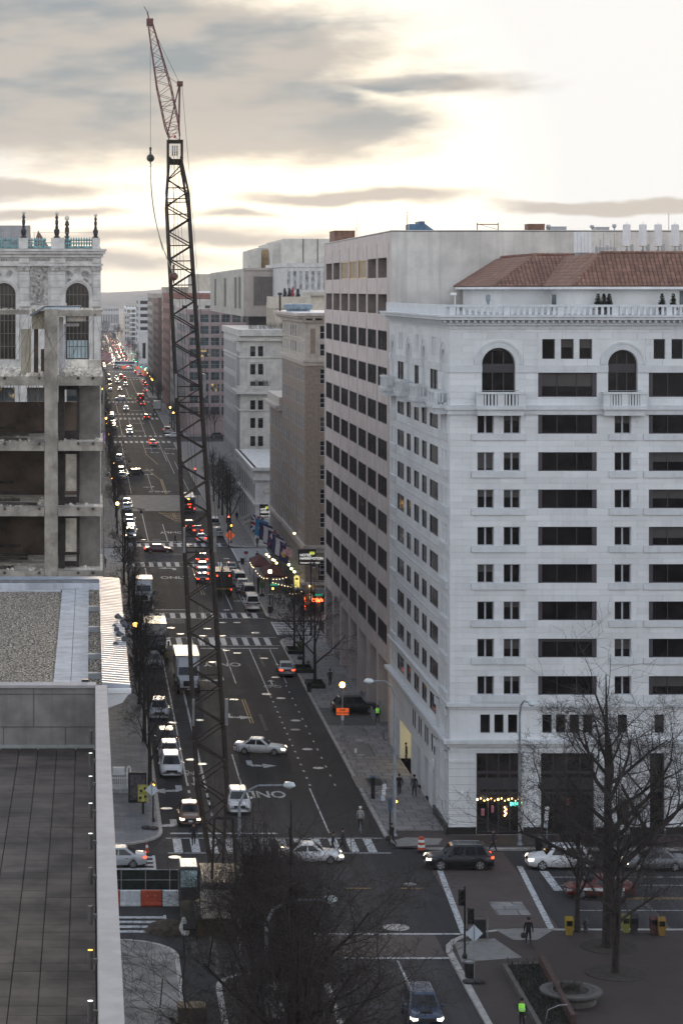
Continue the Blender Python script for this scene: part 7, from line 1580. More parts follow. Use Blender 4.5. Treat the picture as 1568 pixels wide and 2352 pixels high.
big_box('dump_truck', 'dark green truck with red lamps at the police junction', 'truck', PX(323, 908), 912, 180, 8, 2.7, 3.4, gt_, [('upper_lamp', (-4.05, -4.0, -1.1, -.85, 2.9, 3.1), T_ON), ('upper_lamp', (-4.05, -4.0, .85, 1.1, 2.9, 3.1), T_ON), ('brake_lamp', (-4.05, -4.0, -.15, .15, 1.9, 2.1), T_ON), ('tailgate', (-4.08, -4.02, -1.1, 1.1, .9, 1.7), black)])
big_box('coach', 'white and blue coach crossing far down the avenue', 'bus', PX(287, 1335), 1335, 90, 12, 2.6, 3.3, busw, [('side_window', (-5.5, 5.5, -1.33, -1.3, 1.7, 2.8), cglass), ('blue_panel', (-2.5, 2.5, -1.34, -1.3, 1.6, 2.9), busm)], tail=False)
wv = [o for o in bpy.data.objects if o.get('label') == 'white cargo van with ladder rack nearest the crossing on the right'][0]
b = MB()
for x in (-2.2, -.8, .6): b.tube((x, -.85, 2.25), (x, .85, 2.25), .025, n=5); b.tube((x, -.8, 2.1), (x, -.8, 2.25), .02, n=4); b.tube((x, .8, 2.1), (x, .8, 2.25), .02, n=4)
b.tube((-2.6, -.3, 2.29), (1.2, -.3, 2.29), .02, n=4); b.tube((-2.6, .1, 2.29), (1.2, .1, 2.29), .02, n=4); put('ladder_rack', b.mesh('ladder_rack', metal), wv)
for o in PROTO.values():
    for c in list(o.children_recursive): bpy.data.objects.remove(c)
    bpy.data.objects.remove(o)
# ================================================================== bare trees
bark = M('dark bark', (.032, .025, .022), .95, .3, 4, bump=.6, bscale=10); twig = M('dark twigs', (.040, .031, .027), .95, .2, 3)
def tree_mesh(seed, Ht, trunk_h, r0, spread, levels=5, droop=0., upness=.55, dens=1., lean=0., nlimb=7):
    rr = random.Random(seed); tr = MB(); cr = MB()
    def rv(): return Vector((rr.uniform(-1, 1), rr.uniform(-1, 1), rr.uniform(-1, 1)))
    def grow(p, d, L, r, lev, mb_tr):
        nseg = 4 if lev <= 2 else 3; pts = [p]; rs = [r]; q = p.copy(); dd = d.copy()
        for i in range(nseg):
            dd = (dd + rv() * (.20 if lev < 3 else .28) + Vector((0, 0, (.10 if lev < 3 else .03) - droop * lev * .03))).normalized()
            q = q + dd * (L / nseg); pts.append(q.copy()); rs.append(max(.008, r * (1 - .68 * (i + 1) / nseg)))
        (tr if mb_tr else cr).path(pts, rs, 6 if lev <= 1 else (4 if lev == 2 else 3))
        if lev >= levels: return
        n = {1: 6, 2: 5, 3: 5, 4: 4}.get(lev, 3); n = max(2, int(round(n * dens)))
        for i in range(n):
            f = .25 + .75 * (i + rr.random() * .8) / n; k = min(int(f * nseg), nseg - 1); g_ = f * nseg - k
            if k >= nseg: k = nseg - 1; g_ = 1
            pos = pts[k].lerp(pts[k + 1], min(1, g_)); base = (pts[k + 1] - pts[k]).normalized(); side = base.cross(rv()).normalized()
            nd = (base * rr.uniform(.45, .8) + side * rr.uniform(.55, .95) + Vector((0, 0, .18 if lev < 3 else .08))).normalized()
            grow(pos, nd, L * rr.uniform(.42, .66), max(.010, rs[k] * rr.uniform(.42, .6)), lev + 1, lev + 1 <= 1)
        
    top = Vector((lean, lean * .4, trunk_h)); pts = [Vector((0, 0, -.1)), Vector((lean * .1, 0, .3)), Vector((lean * .45, lean * .1, trunk_h * .5)), top, top + Vector((lean * .4, .1, Ht * .28)), top + Vector((lean * .5, .2, Ht - trunk_h) )]
    rs = [r0 * 1.45, r0 * 1.05, r0 * .92, r0 * .85, r0 * .5, .03]; tr.path(pts, rs, 9)
    for i in range(nlimb):
        f = i / nlimb; z = trunk_h * (.92) + (Ht - trunk_h) * .62 * f; cen = top.lerp(pts[-1], max(0, (z - trunk_h) / (Ht - trunk_h + .01))); a = i * 2.4 + rr.uniform(-.5, .5)
        d = Vector((math.cos(a), math.sin(a), upness + .7 * f + rr.uniform(-.1, .2))).normalized(); L = spread * (1.05 - .55 * f) * rr.uniform(.85, 1.15); grow(cen, d, L, r0 * (.55 - .3 * f), 1, True)
    grow(pts[4], Vector((.1, 0, 1)), (Ht - trunk_h) * .55, r0 * .4, 2, True)
    return tr.mesh('trunk', bark), cr.mesh('crown', twig)
TM = {'street': tree_mesh(3, 9.5, 2.6, .17, 3.6, 5, .2, .8, .88, nlimb=8), 'street2': tree_mesh(5, 10.5, 2.4, .19, 3.4, 5, .1, 1.0, .88, nlimb=8), 'tall': tree_mesh(29, 20, 3.0, .34, 7.2, 5, 0, 1.4, 1.1, .4, nlimb=11), 'vase': tree_mesh(8, 11.5, 2.2, .20, 5.0, 5, .1, .9, .9, nlimb=5), 'big': tree_mesh(13, 21, 5.5, .42, 7.6, 5, .1, .5, .95, nlimb=13), 'big2': tree_mesh(17, 22, 5, .38, 7.2, 5, .2, .6, 1.0, .9, nlimb=13), 'far': tree_mesh(23, 8.5, 2.4, .16, 3.2, 4, .1, .8, 1.0)}
def tree(kind, x, y, label, s=1., rz=None, z=.14, group='bare street trees', name='bare_tree'):
    t = thing(name, label, 'tree', (x, y, z), rz if rz is not None else rnd.random() * 6.28, group); t.scale = (s, s, s)
    put('trunk', TM[kind][0], t); put('crown', TM[kind][1], t); return t
ORD = ['first', 'second', 'third', 'fourth', 'fifth', 'sixth', 'seventh', 'eighth', 'ninth', 'tenth', 'eleventh', 'twelfth', 'thirteenth', 'fourteenth', 'fifteenth', 'sixteenth']
# left pavement, first block
for kk, u, v, s, lb in (('vase', 352, 1815, 1.0, 'forked bare tree nearest the left crossing beside the white minivan'), ('street2', 343, 1706, 1.05, 'upright bare tree beside the roof-rack suv at left kerb'), ('street2', 338, 1620, 1.1, 'bare tree beside the white truck on left pavement'), ('street', 330, 1560, 1.05, 'bare tree behind the grey suv at left kerb'), ('street2', 325, 1505, 1.0, 'bare tree beside the dark box truck at left kerb'), ('street', 300, 1403, 1.0, 'bare tree beside the farther white box truck'), ('street2', 285, 1345, 1.0, 'bare tree at the corner before the second crossing')):
    x, y = G(u, v); tree(kk, min(x, 5.0), y, lb, s)
for i, y in enumerate((432, 452, 486, 520, 546, 580, 612, 640, 735, 770, 815, 860, 965, 1000, 1040, 1085)):
    tree('street' if i < 8 and i % 2 else ('street2' if i < 8 else 'far'), 4.6, y, '%s bare tree along the left pavement counted from the second junction' % ORD[i], 1.0, group='trees along the left pavement')
tree('vase', 3.6, 985, 'spreading bare tree under the striped flag', 1.3, group='trees along the left pavement')
for u, v, kk, s, lb in ((723, 1575, 'vase', 1.0, 'forked bare tree on right pavement before the concrete block'), (697, 1540, 'street', .9, 'slim bare tree behind the silver sedan on right pavement'), (676, 1497, 'street', .9, 'bare tree at the right corner of the second crossing')):
    x, y = G(u, v); tree(kk, x, y, lb, s, group='trees along the right pavement')
for i, (x, y) in enumerate(((24.6, 428), (24.8, 441), (24.7, 456), (24.8, 470), (24.6, 486), (24.8, 720), (24.6, 740), (33, 706), (36, 707), (24.8, 860), (24.6, 880), (24.7, 900), (24.8, 970), (24.6, 1000), (24.6, 1030))):
    tree('street2' if y < 500 else 'far', x, y, '%s bare tree along the right pavement counted from the orange diamond sign' % ORD[i], 1.05, group='trees along the right pavement')
# far trees at the avenue's end
for i in range(46): tree('far', rnd.uniform(-14, 30) if i % 3 else rnd.choice((4.5, 25)), 1300 + i * 26, 'tiny distant bare tree beside the packed traffic at avenue end', rnd.uniform(1., 1.5), group='distant avenue trees')
# near trees
tree('big2', 10.4, 113, 'large leaning bare tree on the island, lower centre of picture', .92, R(200), group='big trees round the near junction').scale = (1.08, 1.08, .86)
tree('tall', 8.9, 136, 'large upright bare tree on the island just before the crane', .68, R(30), group='big trees round the near junction')
tree('big2', 10.8, 146, 'large bare tree at the tip of the island', .5, R(95), group='big trees round the near junction')
tree('big', 8.8, 104, 'large bare tree on the island nearest the camera', .74, R(300), group='big trees round the near junction')
tree('tall', 11.0, 124, 'large bare tree in the middle of the island', .66, R(160), group='big trees round the near junction')
tree('big', PX(1398, 156.5), 156.5, 'tall straight bare tree on the brick plaza, farther trunk', .9, R(60), group='big trees round the near junction').scale = (1.12, 1.12, .84)
tree('big2', PX(1412, 150.5), 150.5, 'tall bare tree on the brick plaza, nearer trunk', .6, R(250), group='big trees round the near junction')
tree('street2', PX(1306, 163), 160.2, 'slim bare tree by the yellow newspaper box', 1.0, group='big trees round the near junction')
for i, (x, y) in enumerate(((PX(1398, 156.5), 156.5), (PX(1412, 150.5), 150.5))): MB().lathe((x, y, .146), [(1.9, 0), (1.85, .03), (.3, .05)], 20).build('tree_pit', soil, plaza)
# ================================================================== street furniture
postk = M('lamp post dark green', (.02, .024, .024), .5, .2); postg = M('galvanised post', (.27, .30, .33), .5, .12, 1.2, metal=.3); glow_o = M('sodium globe', (1, .6, .15), .5, 0, emit=(1, .50, .10), estr=14)
def globe_lamp(x, y, label, mat=None, hgt=5.6, z=.14):
    t = thing('globe_street_lamp', label, 'street lamp', (x, y, z), 0, 'lit globe street lamps'); s = hgt / 5.6; m = mat or postk
    MB().lathe((0, 0, 0), [(.27, 0), (.27, .12), (.2, .2), (.2, .55), (.13, .65), (.10, .9), (.075, 4.4 * s), (.1, 4.6 * s), (.06, 4.7 * s), (.13, 4.95 * s), (.15, 5.05 * s)], 10).local('post', m, t)
    MB().sphere((0, 0, 5.28 * s), .26, 12, 8, 1.1).local('globe', glow_o, t, smooth=True); MB().lathe((0, 0, 5.52 * s), [(.1, 0), (.12, .03), (.03, .16), (.01, .25)], 8).local('finial', m, t); return t
x, y = G(786, 1705); globe_lamp(x, y, 'lit globe lamp on grey post carrying the orange road work sign', postg)
for x, y, lb in ((4.9, 269, 'lit globe lamp among bare trees beside the dark box truck'), (4.55, 421, 'lit globe lamp nearest past the second junction on left'), (4.85, 521, 'lit globe lamp second past the second junction on left'), (4.6, 623, 'lit globe lamp third past the second junction on left'), (23.6, 319.6, 'lit globe lamp beside the parked ladder van'), (24.8, 731, 'lit globe lamp right pavement past third junction, nearer'), (24.9, 764, 'lit globe lamp right pavement past third junction, farther')): globe_lamp(x, y, lb)
for y, o in zip((983, 1000, 1030, 1070, 1117), ('nearest', 'second', 'middle', 'fourth', 'farthest')): globe_lamp(24.9, y, '%s in the far cluster of five globe lamps on right' % o, hgt=6.0)
for y, o in ((700, 'by the purple poster'), (830, 'at the police junction'), (905, 'just past the police junction')): globe_lamp(4.3, y, 'lit globe lamp on far left pavement ' + o)
def cobra(x, y, hgt, ax_, ay_, label):
    t = thing('arm_street_lamp', label, 'street lamp', (x, y, .14), 0, 'curved-arm street lamps'); m = MB(); m.lathe((0, 0, 0), [(.22, 0), (.22, .1), (.13, .2), (.12, hgt * .5), (.085, hgt - 1.2)], 8)
    pts = [Vector((0, 0, hgt - 1.2)), Vector((ax_ * .12, ay_ * .12, hgt - .45)), Vector((ax_ * .4, ay_ * .4, hgt - .02)), Vector((ax_, ay_, hgt))]; m.path(pts, [.085, .075, .06, .05], 6); m.local('pole', postg, t)
    h_ = MB(); a = math.atan2(ay_, ax_); h_.lathe((0, 0, 0), [(.05, .16), (.2, .13), (.27, .0), (.27, -.06), (.2, -.1)], 10); o = h_.local('lamp_head', M('lamp head enamel', (.55, .62, .63), .35, .08, coat=.3), t, (ax_ * 1.08, ay_ * 1.08, hgt), smooth=True); o.scale = (1.45 if abs(ax_) > abs(ay_) else 1., 1. if abs(ax_) > abs(ay_) else 1.45, 1.3)
    MB().lathe((0, 0, -.1), [(.2, 0), (.16, -.09), (.04, -.12)], 10).local('lens', M('lamp lens', (.5, .52, .5), .3, .05), t, (ax_ * 1.08, ay_ * 1.08, hgt))
cobra(23.6, 188.3, 12.1, -1.9, -.2, 'tall grey arm lamp at the white building corner, head over the pavement')
cobra(PX(1200, 183.8), 185.2, 11.2, .5, -1.9, 'tall grey arm lamp before the white building front'); cobra(9.3, 152.0, 11.4, 2.9, 0, 'grey arm lamp reaching from the trees over the near crossing'); cobra(8.9, 123, 11.5, 3.0, .1, 'grey arm lamp lower among the near tree branches')
def pendant(x, y, hgt, dx, label):
    t = thing('pendant_street_lamp', label, 'street lamp', (x, y, .14), 0, 'black pendant street lamps'); m = MB(); m.lathe((0, 0, 0), [(.2, 0), (.2, .3), (.1, .5), (.08, hgt)], 8); m.path([Vector((0, 0, hgt - .2)), Vector((dx * .4, 0, hgt + .2)), Vector((dx, 0, hgt))], [.06, .05, .04], 5); m.local('pole', black, t)
    MB().lathe((dx, 0, hgt - .75), [(.12, 0), (.26, .12), (.2, .4), (.06, .55), (.05, .75)], 10).local('lamp_head', black, t); MB().lathe((dx, 0, hgt - .92), [(.05, 0), (.15, .08), (.12, .17)], 8).local('lens', M('pale lens', (.6, .62, .6), .3, 0), t)
for x, y, h_, dx, lb in ((4.9, 378, 8.3, 2.9, 'black pendant lamp over the left lane past second crossing'), (4.9, 489, 8.3, 2.8, 'black pendant lamp over the left lane by pale road band'), (4.9, 726, 8.3, 3, 'black pendant lamp over left lane past third junction'), (27.0, 297.5, 9.2, .35, 'dark pole with pendant lamp before the hotel end wall'), (24.0, 425, 7.4, -1.9, 'dark pole with pendant lamp among right trees by red signal')): pendant(x, y, h_, dx, lb)
SIG = {'r': M('red signal', (1, .05, .03), .4, 0, emit=(1, .04, .02), estr=9, sample=False), 'g': M('green signal', (.05, 1, .6), .4, 0, emit=(.05, 1, .55), estr=7, sample=False), 'a': M('amber hand', (1, .45, .05), .4, 0, emit=(1, .38, .03), estr=7, sample=False)}
def signal(x, y, hgt, label, lamp=None, face=-1, kind='signal', heads=1, base=.14):
    t = thing('traffic_signal' if kind == 'signal' else 'pedestrian_signal', label, 'traffic light', (x, y, base), 0, 'traffic and pedestrian signals'); m = MB(); m.lathe((0, 0, 0), [(.16, 0), (.16, .25), (.07, .35), (.06, hgt)], 8); m.local('pole', black, t)
    for q in range(heads):
        dx = .0 if heads == 1 else (-.25, .35)[q]; zz = hgt - .1 - q * 1.2; hh = 1.05 if kind == 'signal' else .45
        b = MB(); b.box(dx - .19, dx + .19, -.36, -.08, zz - hh, zz); hd_ = b.local('signal_head', black, t, bevel=.02)
        n = 3 if kind == 'signal' else 1
        for k in range(n):
            cz = zz - hh * (k + .5) / n; on = (lamp == 'r' and k == 0) or (lamp == 'g' and k == 2) or kind != 'signal'
            MB().lathe((0, 0, 0), [(.13, 0), (.13, .02), (.05, .03)], 10).local('lens', SIG[lamp] if on and lamp else M('dark lens', (.02, .02, .02), .3, 0), hd_, (dx, -.36, cz), rot=(R(90), 0, 0)); v_ = MB(); [v_.quad(*[(dx + r_ * math.cos(a), yy_, cz + r_ * math.sin(a)) for (r_, a, yy_) in ((.15, R(i * 45), -.36), (.15, R(i * 45 + 45), -.36), (.15, R(i * 45 + 45), -.52), (.15, R(i * 45), -.52))]) for i in range(-1, 5)]; v_.local('visor', black, hd_)
    return t
signal(PX(1066.6, 153.8), 153.8, 4.6, 'dark traffic signal with two heads on the plaza corner', None, heads=2)
signal(23.75, 189.2, 2.9, 'pedestrian signal with lit amber hand at the white building corner', 'a', kind='ped')
for u, v, z, c, lb, k in ((448, 1078.5, 5, 'r', 'red traffic signal seen through the crane mast', 'signal'), (525, 1189, 5, 'r', 'red traffic signal above the orange diamond sign', 'signal'), (531, 1208, 3, 'a', 'amber pedestrian signal beside the orange diamond sign', 'ped'), (406, 959, 5, 'r', 'red traffic signal past third junction on right', 'signal'), (409, 970, 3, 'a', 'amber pedestrian signal past third junction on right', 'ped'), (258, 1099.5, 3, 'a', 'amber pedestrian signal on left beneath second globe lamp', 'ped'), (244.6, 973.8, 3, 'a', 'amber pedestrian signal on left past third junction', 'ped'), (626, 1353, 3, 'a', 'amber pedestrian signal beside the hotel corner globe lamp', 'ped'), (352, 1805, 3, 'a', 'amber pedestrian signal behind the white diamond sign on left', 'ped'),
                          (303, 809, 5, 'g', 'far green signal leftmost of the upper pair', 'signal'), (312, 811, 5, 'g', 'far green signal rightmost of the upper pair', 'signal'), (307.5, 822.5, 5, 'g', 'far green signal leftmost of the middle pair', 'signal'), (313, 828, 5, 'g', 'far green signal rightmost of the middle pair', 'signal'), (324, 840, 5, 'g', 'far green signal leftmost of the lower pair', 'signal'), (336, 842, 5, 'g', 'far green signal rightmost of the lower pair', 'signal'), (289, 792, 5, 'r', 'farthest red signal, left of the pair', 'signal'), (298, 794, 5, 'r', 'farthest red signal, right of the pair', 'signal')):
    y = F * (H - z) / (v - V0); t = signal(PX(u, y), y, z + .3, lb, c, kind=k)
    if y > 1100: t.scale = (1.5, 1.5, 1.)
# signs
org = M('orange sign sheet', (.72, .12, .025), .6, .05, emit=(1, .16, .03), estr=.22, sample=False); sgt = M('sign black print', (.02, .02, .02), .6, 0); backm = M('sign back aluminium', (.52, .58, .64), .45, .06); grn = M('street sign green', (.01, .2, .11), .5, 0, emit=(.02, .5, .28), estr=.25, sample=False)
def plate_text(t, s, size, z, mat, y=-.03, sx=1.): put('sign_lettering', text_mesh('sign_lettering', s, mat, size, .004, sx=sx, bold=.006), t, (0, y, z), 0, None, (R(90), 0, 0))
x, y = G(786, 1705); t = thing('road_work_sign', 'orange END ROAD WORK sign strapped to the grey lamp post', 'sign', (x, y - .16, 2.6)); MB().box(-.59, .59, -.02, .02, 0, .66).local('board', org, t); plate_text(t, 'END', .26, .47, sgt); plate_text(t, 'ROAD WORK', .23, .19, sgt, sx=.92)
MB().box(-.12, .12, -.02, .02, -.5, -.05).local('parking_plate', white_p, t)
x, y = G(528.5, 1246); t = thing('road_closed_sign', 'orange diamond ROAD CLOSED AHEAD sign by the right kerb', 'sign', (x, y, .14)); MB().extp([(0, -.02, .25), (.82, -.02, 1.07), (0, -.02, 1.89), (-.82, -.02, 1.07)], (0, .04, 0)).local('board', org, t); [plate_text(t, s_, .27, z_, sgt) for s_, z_ in (('ROAD', 1.37), ('CLOSED', 1.07), ('AHEAD', .77))]
m = MB(); m.tube((0, .05, 0), (0, .05, 1.2), .04, n=5); m.tube((-.5, .3, 0), (.5, .3, 0), .03, n=5); m.tube((0, -.3, .02), (0, .5, .02), .03, n=5); m.local('stand', metal, t)
def diamond_back(x, y, zc, d, label, base=.14):
    t = thing('diamond_sign', label, 'sign', (x, y, base), 0, 'diamond signs seen from behind'); MB().extp([(0, -.03, zc - d / 2), (d / 2, -.03, zc), (0, -.03, zc + d / 2), (-d / 2, -.03, zc)], (0, .03, 0)).local('board', backm, t); MB().tube((0, -.06, 0), (0, -.06, zc + d / 2 - .05), .03, n=6).local('post', postg, t)
    return t
diamond_back(PX(1088, 149.5), 149.5, 2.75, 1.08, 'pale back of diamond sign on the plaza corner'); diamond_back(PX(349, 191.7), 191.7, 2.9, 1.05, 'pale back of diamond sign on the left pavement')
sandm = M('sandbag cloth', (.05, .045, .045), .9, .3, 4)
for i, (x, y, lb) in enumerate(((PX(1075, 148.5), 148.4, 'dark sandbag left of the plaza sign post'), (PX(1099, 148.5), 148.5, 'dark sandbag right of the plaza sign post'), (PX(336, 190.6), 190.9, 'dark sandbag left of the left pavement sign post'), (PX(353, 190.6), 190.6, 'dark sandbag right of the left pavement sign post'))):
    t = thing('sandbag', lb, 'sandbag', (x, y, .14), R(20 * i), 'sandbags at sign posts'); MB().lathe((0, 0, 0), [(.3, .0), (.4, .08), (.36, .18), (.15, .24)], 10).local('bag', sandm, t, smooth=True)
t = thing('street_name_sign', 'green street name sign beside the hotel corner lamp', 'sign', (23.95, 319.4, 3.6)); MB().box(-.3, .75, -.02, .02, 0, .24).local('blade', grn, t); plate_text(t, '12 E', .17, .12, white_p); 
t = thing('one_way_sign', 'black and white one way arrow sign below the hotel corner lamp', 'sign', (23.6, 319.3, 2.3)); MB().box(-.5, .5, -.02, .02, 0, .32).local('board', sgt, t); MB().add([(-.42, -.03, .16), (-.2, -.03, .29), (-.2, -.03, .23), (.42, -.03, .23), (.42, -.03, .09), (-.2, -.03, .09), (-.2, -.03, .03)], [(0, 1, 2, 3, 4, 5, 6)]).local('arrow', white_p, t); plate_text(t, 'ONE WAY', .13, .16, sgt, -.035)
t = thing('street_name_sign', 'green street name sign on the dark pole by red neon', 'sign', (27.3, 297.3, 5.0)); MB().box(.1, 1.1, -.02, .02, 0, .26).local('blade', grn, t)
def post_sign(x, y, hgt, w, h_, mat, label, lean=0., plates=1):
    t = thing('post_sign', label, 'sign', (x, y, .14), 0, 'small signs on posts'); MB().tube((0, 0, 0), (lean, 0, hgt), .03, n=6).local('post', postg if mat is not org else black, t)
    for k in range(plates): MB().box(lean - w / 2 - .05 * k, lean + w / 2 - .05 * k, -.06, -.035, hgt - (h_ + .04) * (k + 1), hgt - (h_ + .04) * k - .04).local('plate', (mat, white_p, backm)[k % 3], t)
x, y = G(872, 1886); post_sign(x, y, 2.9, .32, .42, white_p, 'leaning parking sign post with three plates at right kerb', .35, 3); x, y = G(819, 1787); post_sign(x, y, 2.5, .2, .4, white_p, 'slim grey sign post with small white plate at right kerb', -.1)
x, y = G(565, 1312); post_sign(x, y, 2.9, .6, .38, M('red plate', (.35, .02, .02), .5, 0), 'red plate on thin post at hotel pavement corner'); x, y = G(871, 1668); post_sign(x, y, 2.4, .3, .45, M('blue grey plate', (.3, .38, .42), .5, 0), 'small blue-grey notice post by the driveway guard'); x, y = G(1255, 1952); post_sign(x, y, 3.2, .3, .5, white_p, 'notice post with pink and white plates behind the white suv', 0, 3)
def meter(x, y, label, hgt=1.6):
    t = thing('parking_meter', label, 'parking meter', (x, y, .14), 0, 'parking kiosks'); MB().box(-.16, .16, -.14, .14, 0, hgt).local('cabinet', black, t, bevel=.03); MB().add([(-.25, -.2, hgt), (.25, -.2, hgt), (.25, .2, hgt + .15), (-.25, .2, hgt + .15), (-.25, -.2, hgt + .05), (.25, -.2, hgt + .05)], [(0, 1, 2, 3), (0, 1, 5, 4)]).local('solar_top', M('blue panel', (.05, .08, .15), .3, 0), t)
x, y = G(856, 1838); meter(x, y, 'dark parking pay kiosk on the right pavement near kerb', 1.75); x, y = G(593, 1365); meter(x, y, 'tall dark pay kiosk on hotel pavement beside the vans', 2.2)
t = thing('corner_signal_box', 'dark blue signal control box on the corner pole', 'utility box', (23.25, 188.4, .14)); MB().tube((0, 0, 0), (0, 0, 1.9), .06, n=6).local('post', black, t); MB().box(-.14, .14, -.12, .12, 1.9, 2.9).local('cabinet', M('slate blue paint', (.05, .07, .12), .5, .1), t)
t = thing('traffic_drum', 'orange and white traffic drum at the white building corner', 'traffic drum', (*G(967, 1958), .146)); om = M('traffic orange', (.42, .06, .02), .6, .15)
for k in range(5): MB().lathe((0, 0, .08 + .19 * k), [(.30 - .02 * k, 0), (.285 - .02 * k, .19)], 14).local('band', om if k % 2 == 0 else white_p, t)
MB().lathe((0, 0, 0), [(.42, 0), (.42, .06), (.3, .09)], 14).local('base', rubber, t); MB().lathe((0, 0, 1.0), [(.2, 0), (.22, .03), (.05, .08)], 12).local('lid', om, t)
t = thing('traffic_cone', 'orange traffic cone behind the silver sedan on left', 'cone', (*G(338, 1962), .14)); MB().lathe((0, 0, 0), [(.2, 0), (.2, .04), (.14, .05), (.03, .72)], 12).local('cone', om, t); MB().lathe((0, 0, .38), [(.102, 0), (.072, .18)], 12).local('sleeve', white_p, t)
# water barriers, mesh fence
bw_ = M('barrier white plastic', (.55, .58, .62), .6, .12, 2)
for k, (x0, lb) in enumerate(((.55, 'orange water barrier half hidden by the terrace parapet'), (2.0, 'white water barrier between two orange ones'), (3.45, 'orange water barrier in the middle of the row'), (4.95, 'white water barrier beside the crane'))):
    t = thing('water_barrier', lb, 'barrier', (x0, 167.6, .004), 0, 'row of plastic water barriers'); mm = om if k % 2 == 0 else bw_
    MB().extp([(0, -.3, 0), (0, .3, 0), (0, .3, .12), (0, .22, .3), (0, .12, .95), (0, .10, 1.05), (0, -.10, 1.05), (0, -.12, .95), (0, -.22, .3), (0, -.3, .12)], (1.42, 0, 0)).local('shell', mm, t, bevel=.02)
    for q in (.45, .95): MB().lathe((0, 0, 0), [(.07, 0), (.07, .02)], 10).local('port', white_p if k % 2 == 0 else plastic, t, (q, -.13, .74), rot=(R(78), 0, 0))
t = thing('mesh_fence', 'dark green mesh construction fence behind the plastic barriers', 'fence', (.4, 171.6, .004)); 
for k in range(4): MB().box(k * 1.72 + .03, k * 1.72 + 1.68, -.02, .02, .08, 1.5).local('panel', M('fence scrim', (.012, .018, .015), .8, .4, 3), t); [MB().tube((k * 1.72 + q, -.03, 0), (k * 1.72 + q, -.03, 1.6), .03, n=5).local('post', metal, t) for q in (.02,)]
m = MB(); [m.tube((0, -.035, z), (6.85, -.035, z), .022, n=5) for z in (.1, .8, 1.52)]; m.local('rail', metal, t)
# left pavement kiosk, map stand, poster panel
t = thing('map_stand', 'yellow transit map stand on the left pavement by crossing', 'sign', (*G(329, 1873), .14)); MB().box(-.42, .42, -.05, .05, 1.0, 2.35).local('panel', M('map yellow', (.42, .40, .10), .6, .35, 3), t); MB().box(-.1, .1, -.06, .06, 0, 1.0).local('stem', black, t); m = MB(); [m.box(a, a + .2, -.06, -.05, z, z + .22) for a, z in ((-.32, 1.2), (.08, 1.3), (-.25, 1.75), (.05, 1.95))]; m.local('map_print', black, t)
t = thing('advertising_sign', 'dark advertising panel beside the left bare tree', 'sign', (*G(316, 1853), .14)); MB().box(-.75, .75, -.1, .1, .2, 2.7).local('cabinet', black, t, bevel=.03); MB().box(-.62, .62, -.115, -.1, .45, 2.5).local('poster', M('dim poster', (.11, .10, .11), .3, .4, 2), t)
t = thing('bike_rack_platform', 'white railed ramp platform on the left pavement', 'platform', (*G(284, 1820), .14)); m = MB(); m.box(-1.1, .9, -1.0, 1.0, 0, .35); m.local('deck', M('platform grey', (.4, .42, .42), .7, .15), t)
for yy_ in (-1.0, 1.0):
    for k in range(14): MB().tube((-1.1 + .154 * k, yy_, .35), (-1.1 + .154 * k, yy_, 1.25), .018, n=4).local('baluster', white_p, t)
    MB().box(-1.12, .92, yy_ - .03, yy_ + .03, 1.25, 1.32).local('rail', white_p, t)
m = MB(); m.path([Vector((.3, 0, .35)), Vector((.3, 0, 1.9)), Vector((.45, 0, 2.1)), Vector((.6, 0, 1.9)), Vector((.6, 0, .35))], [.07] * 5, 7); m.local('pipe', white_p, t); MB().box(-.9, .1, .2, .8, 1.3, 1.9).local('canopy', white_p, t)
t = thing('poster_totem', 'purple and white lit poster on the far left pavement', 'sign', (PX(235, 640), 640, .14)); MB().box(-.9, .9, -.1, .1, 2.0, 4.6).local('poster', M('lilac poster', (.4, .25, .5), .6, .5, 2, emit=(.5, .3, .7), estr=.4, sample=False), t); MB().box(-.1, .1, -.1, .1, 0, 2).local('stem', black, t)
# tree guards, boxes, hydrant, bins
def guard(x, y, label):
    t = thing('tree_guard', label, 'tree guard', (x, y, .146), 0, 'low tree guards'); MB().box(-.9, .9, -1.8, 1.8, 0, .06).local('bed', soil, t)
    for a, b_, c, d in ((-.95, .95, -1.85, -1.8), (-.95, .95, 1.8, 1.85), (-.95, -.9, -1.8, 1.8), (.9, .95, -1.8, 1.8)): MB().box(a, b_, c, d, 0, .42).local('rail', black, t)
    rr_ = random.Random(int(x * 77)); m = MB()
    for i in range(90): p = Vector((rr_.uniform(-.85, .85), rr_.uniform(-1.7, 1.7), .05)); m.tube(p, p + Vector((rr_.uniform(-.15, .15), rr_.uniform(-.15, .15), rr_.uniform(.15, .45))), .03, .005, 3)
    m.local('plants', M('guard plants', (.02, .022, .015), .9, .3), t)
for (u, v), lb in (((723, 1578), 'low dark tree guard round the forked right tree'), ((697, 1543), 'low dark tree guard behind the silver sedan'), ((677, 1500), 'low dark tree guard at the right corner of second crossing')): guard(*G(u, v), lb)
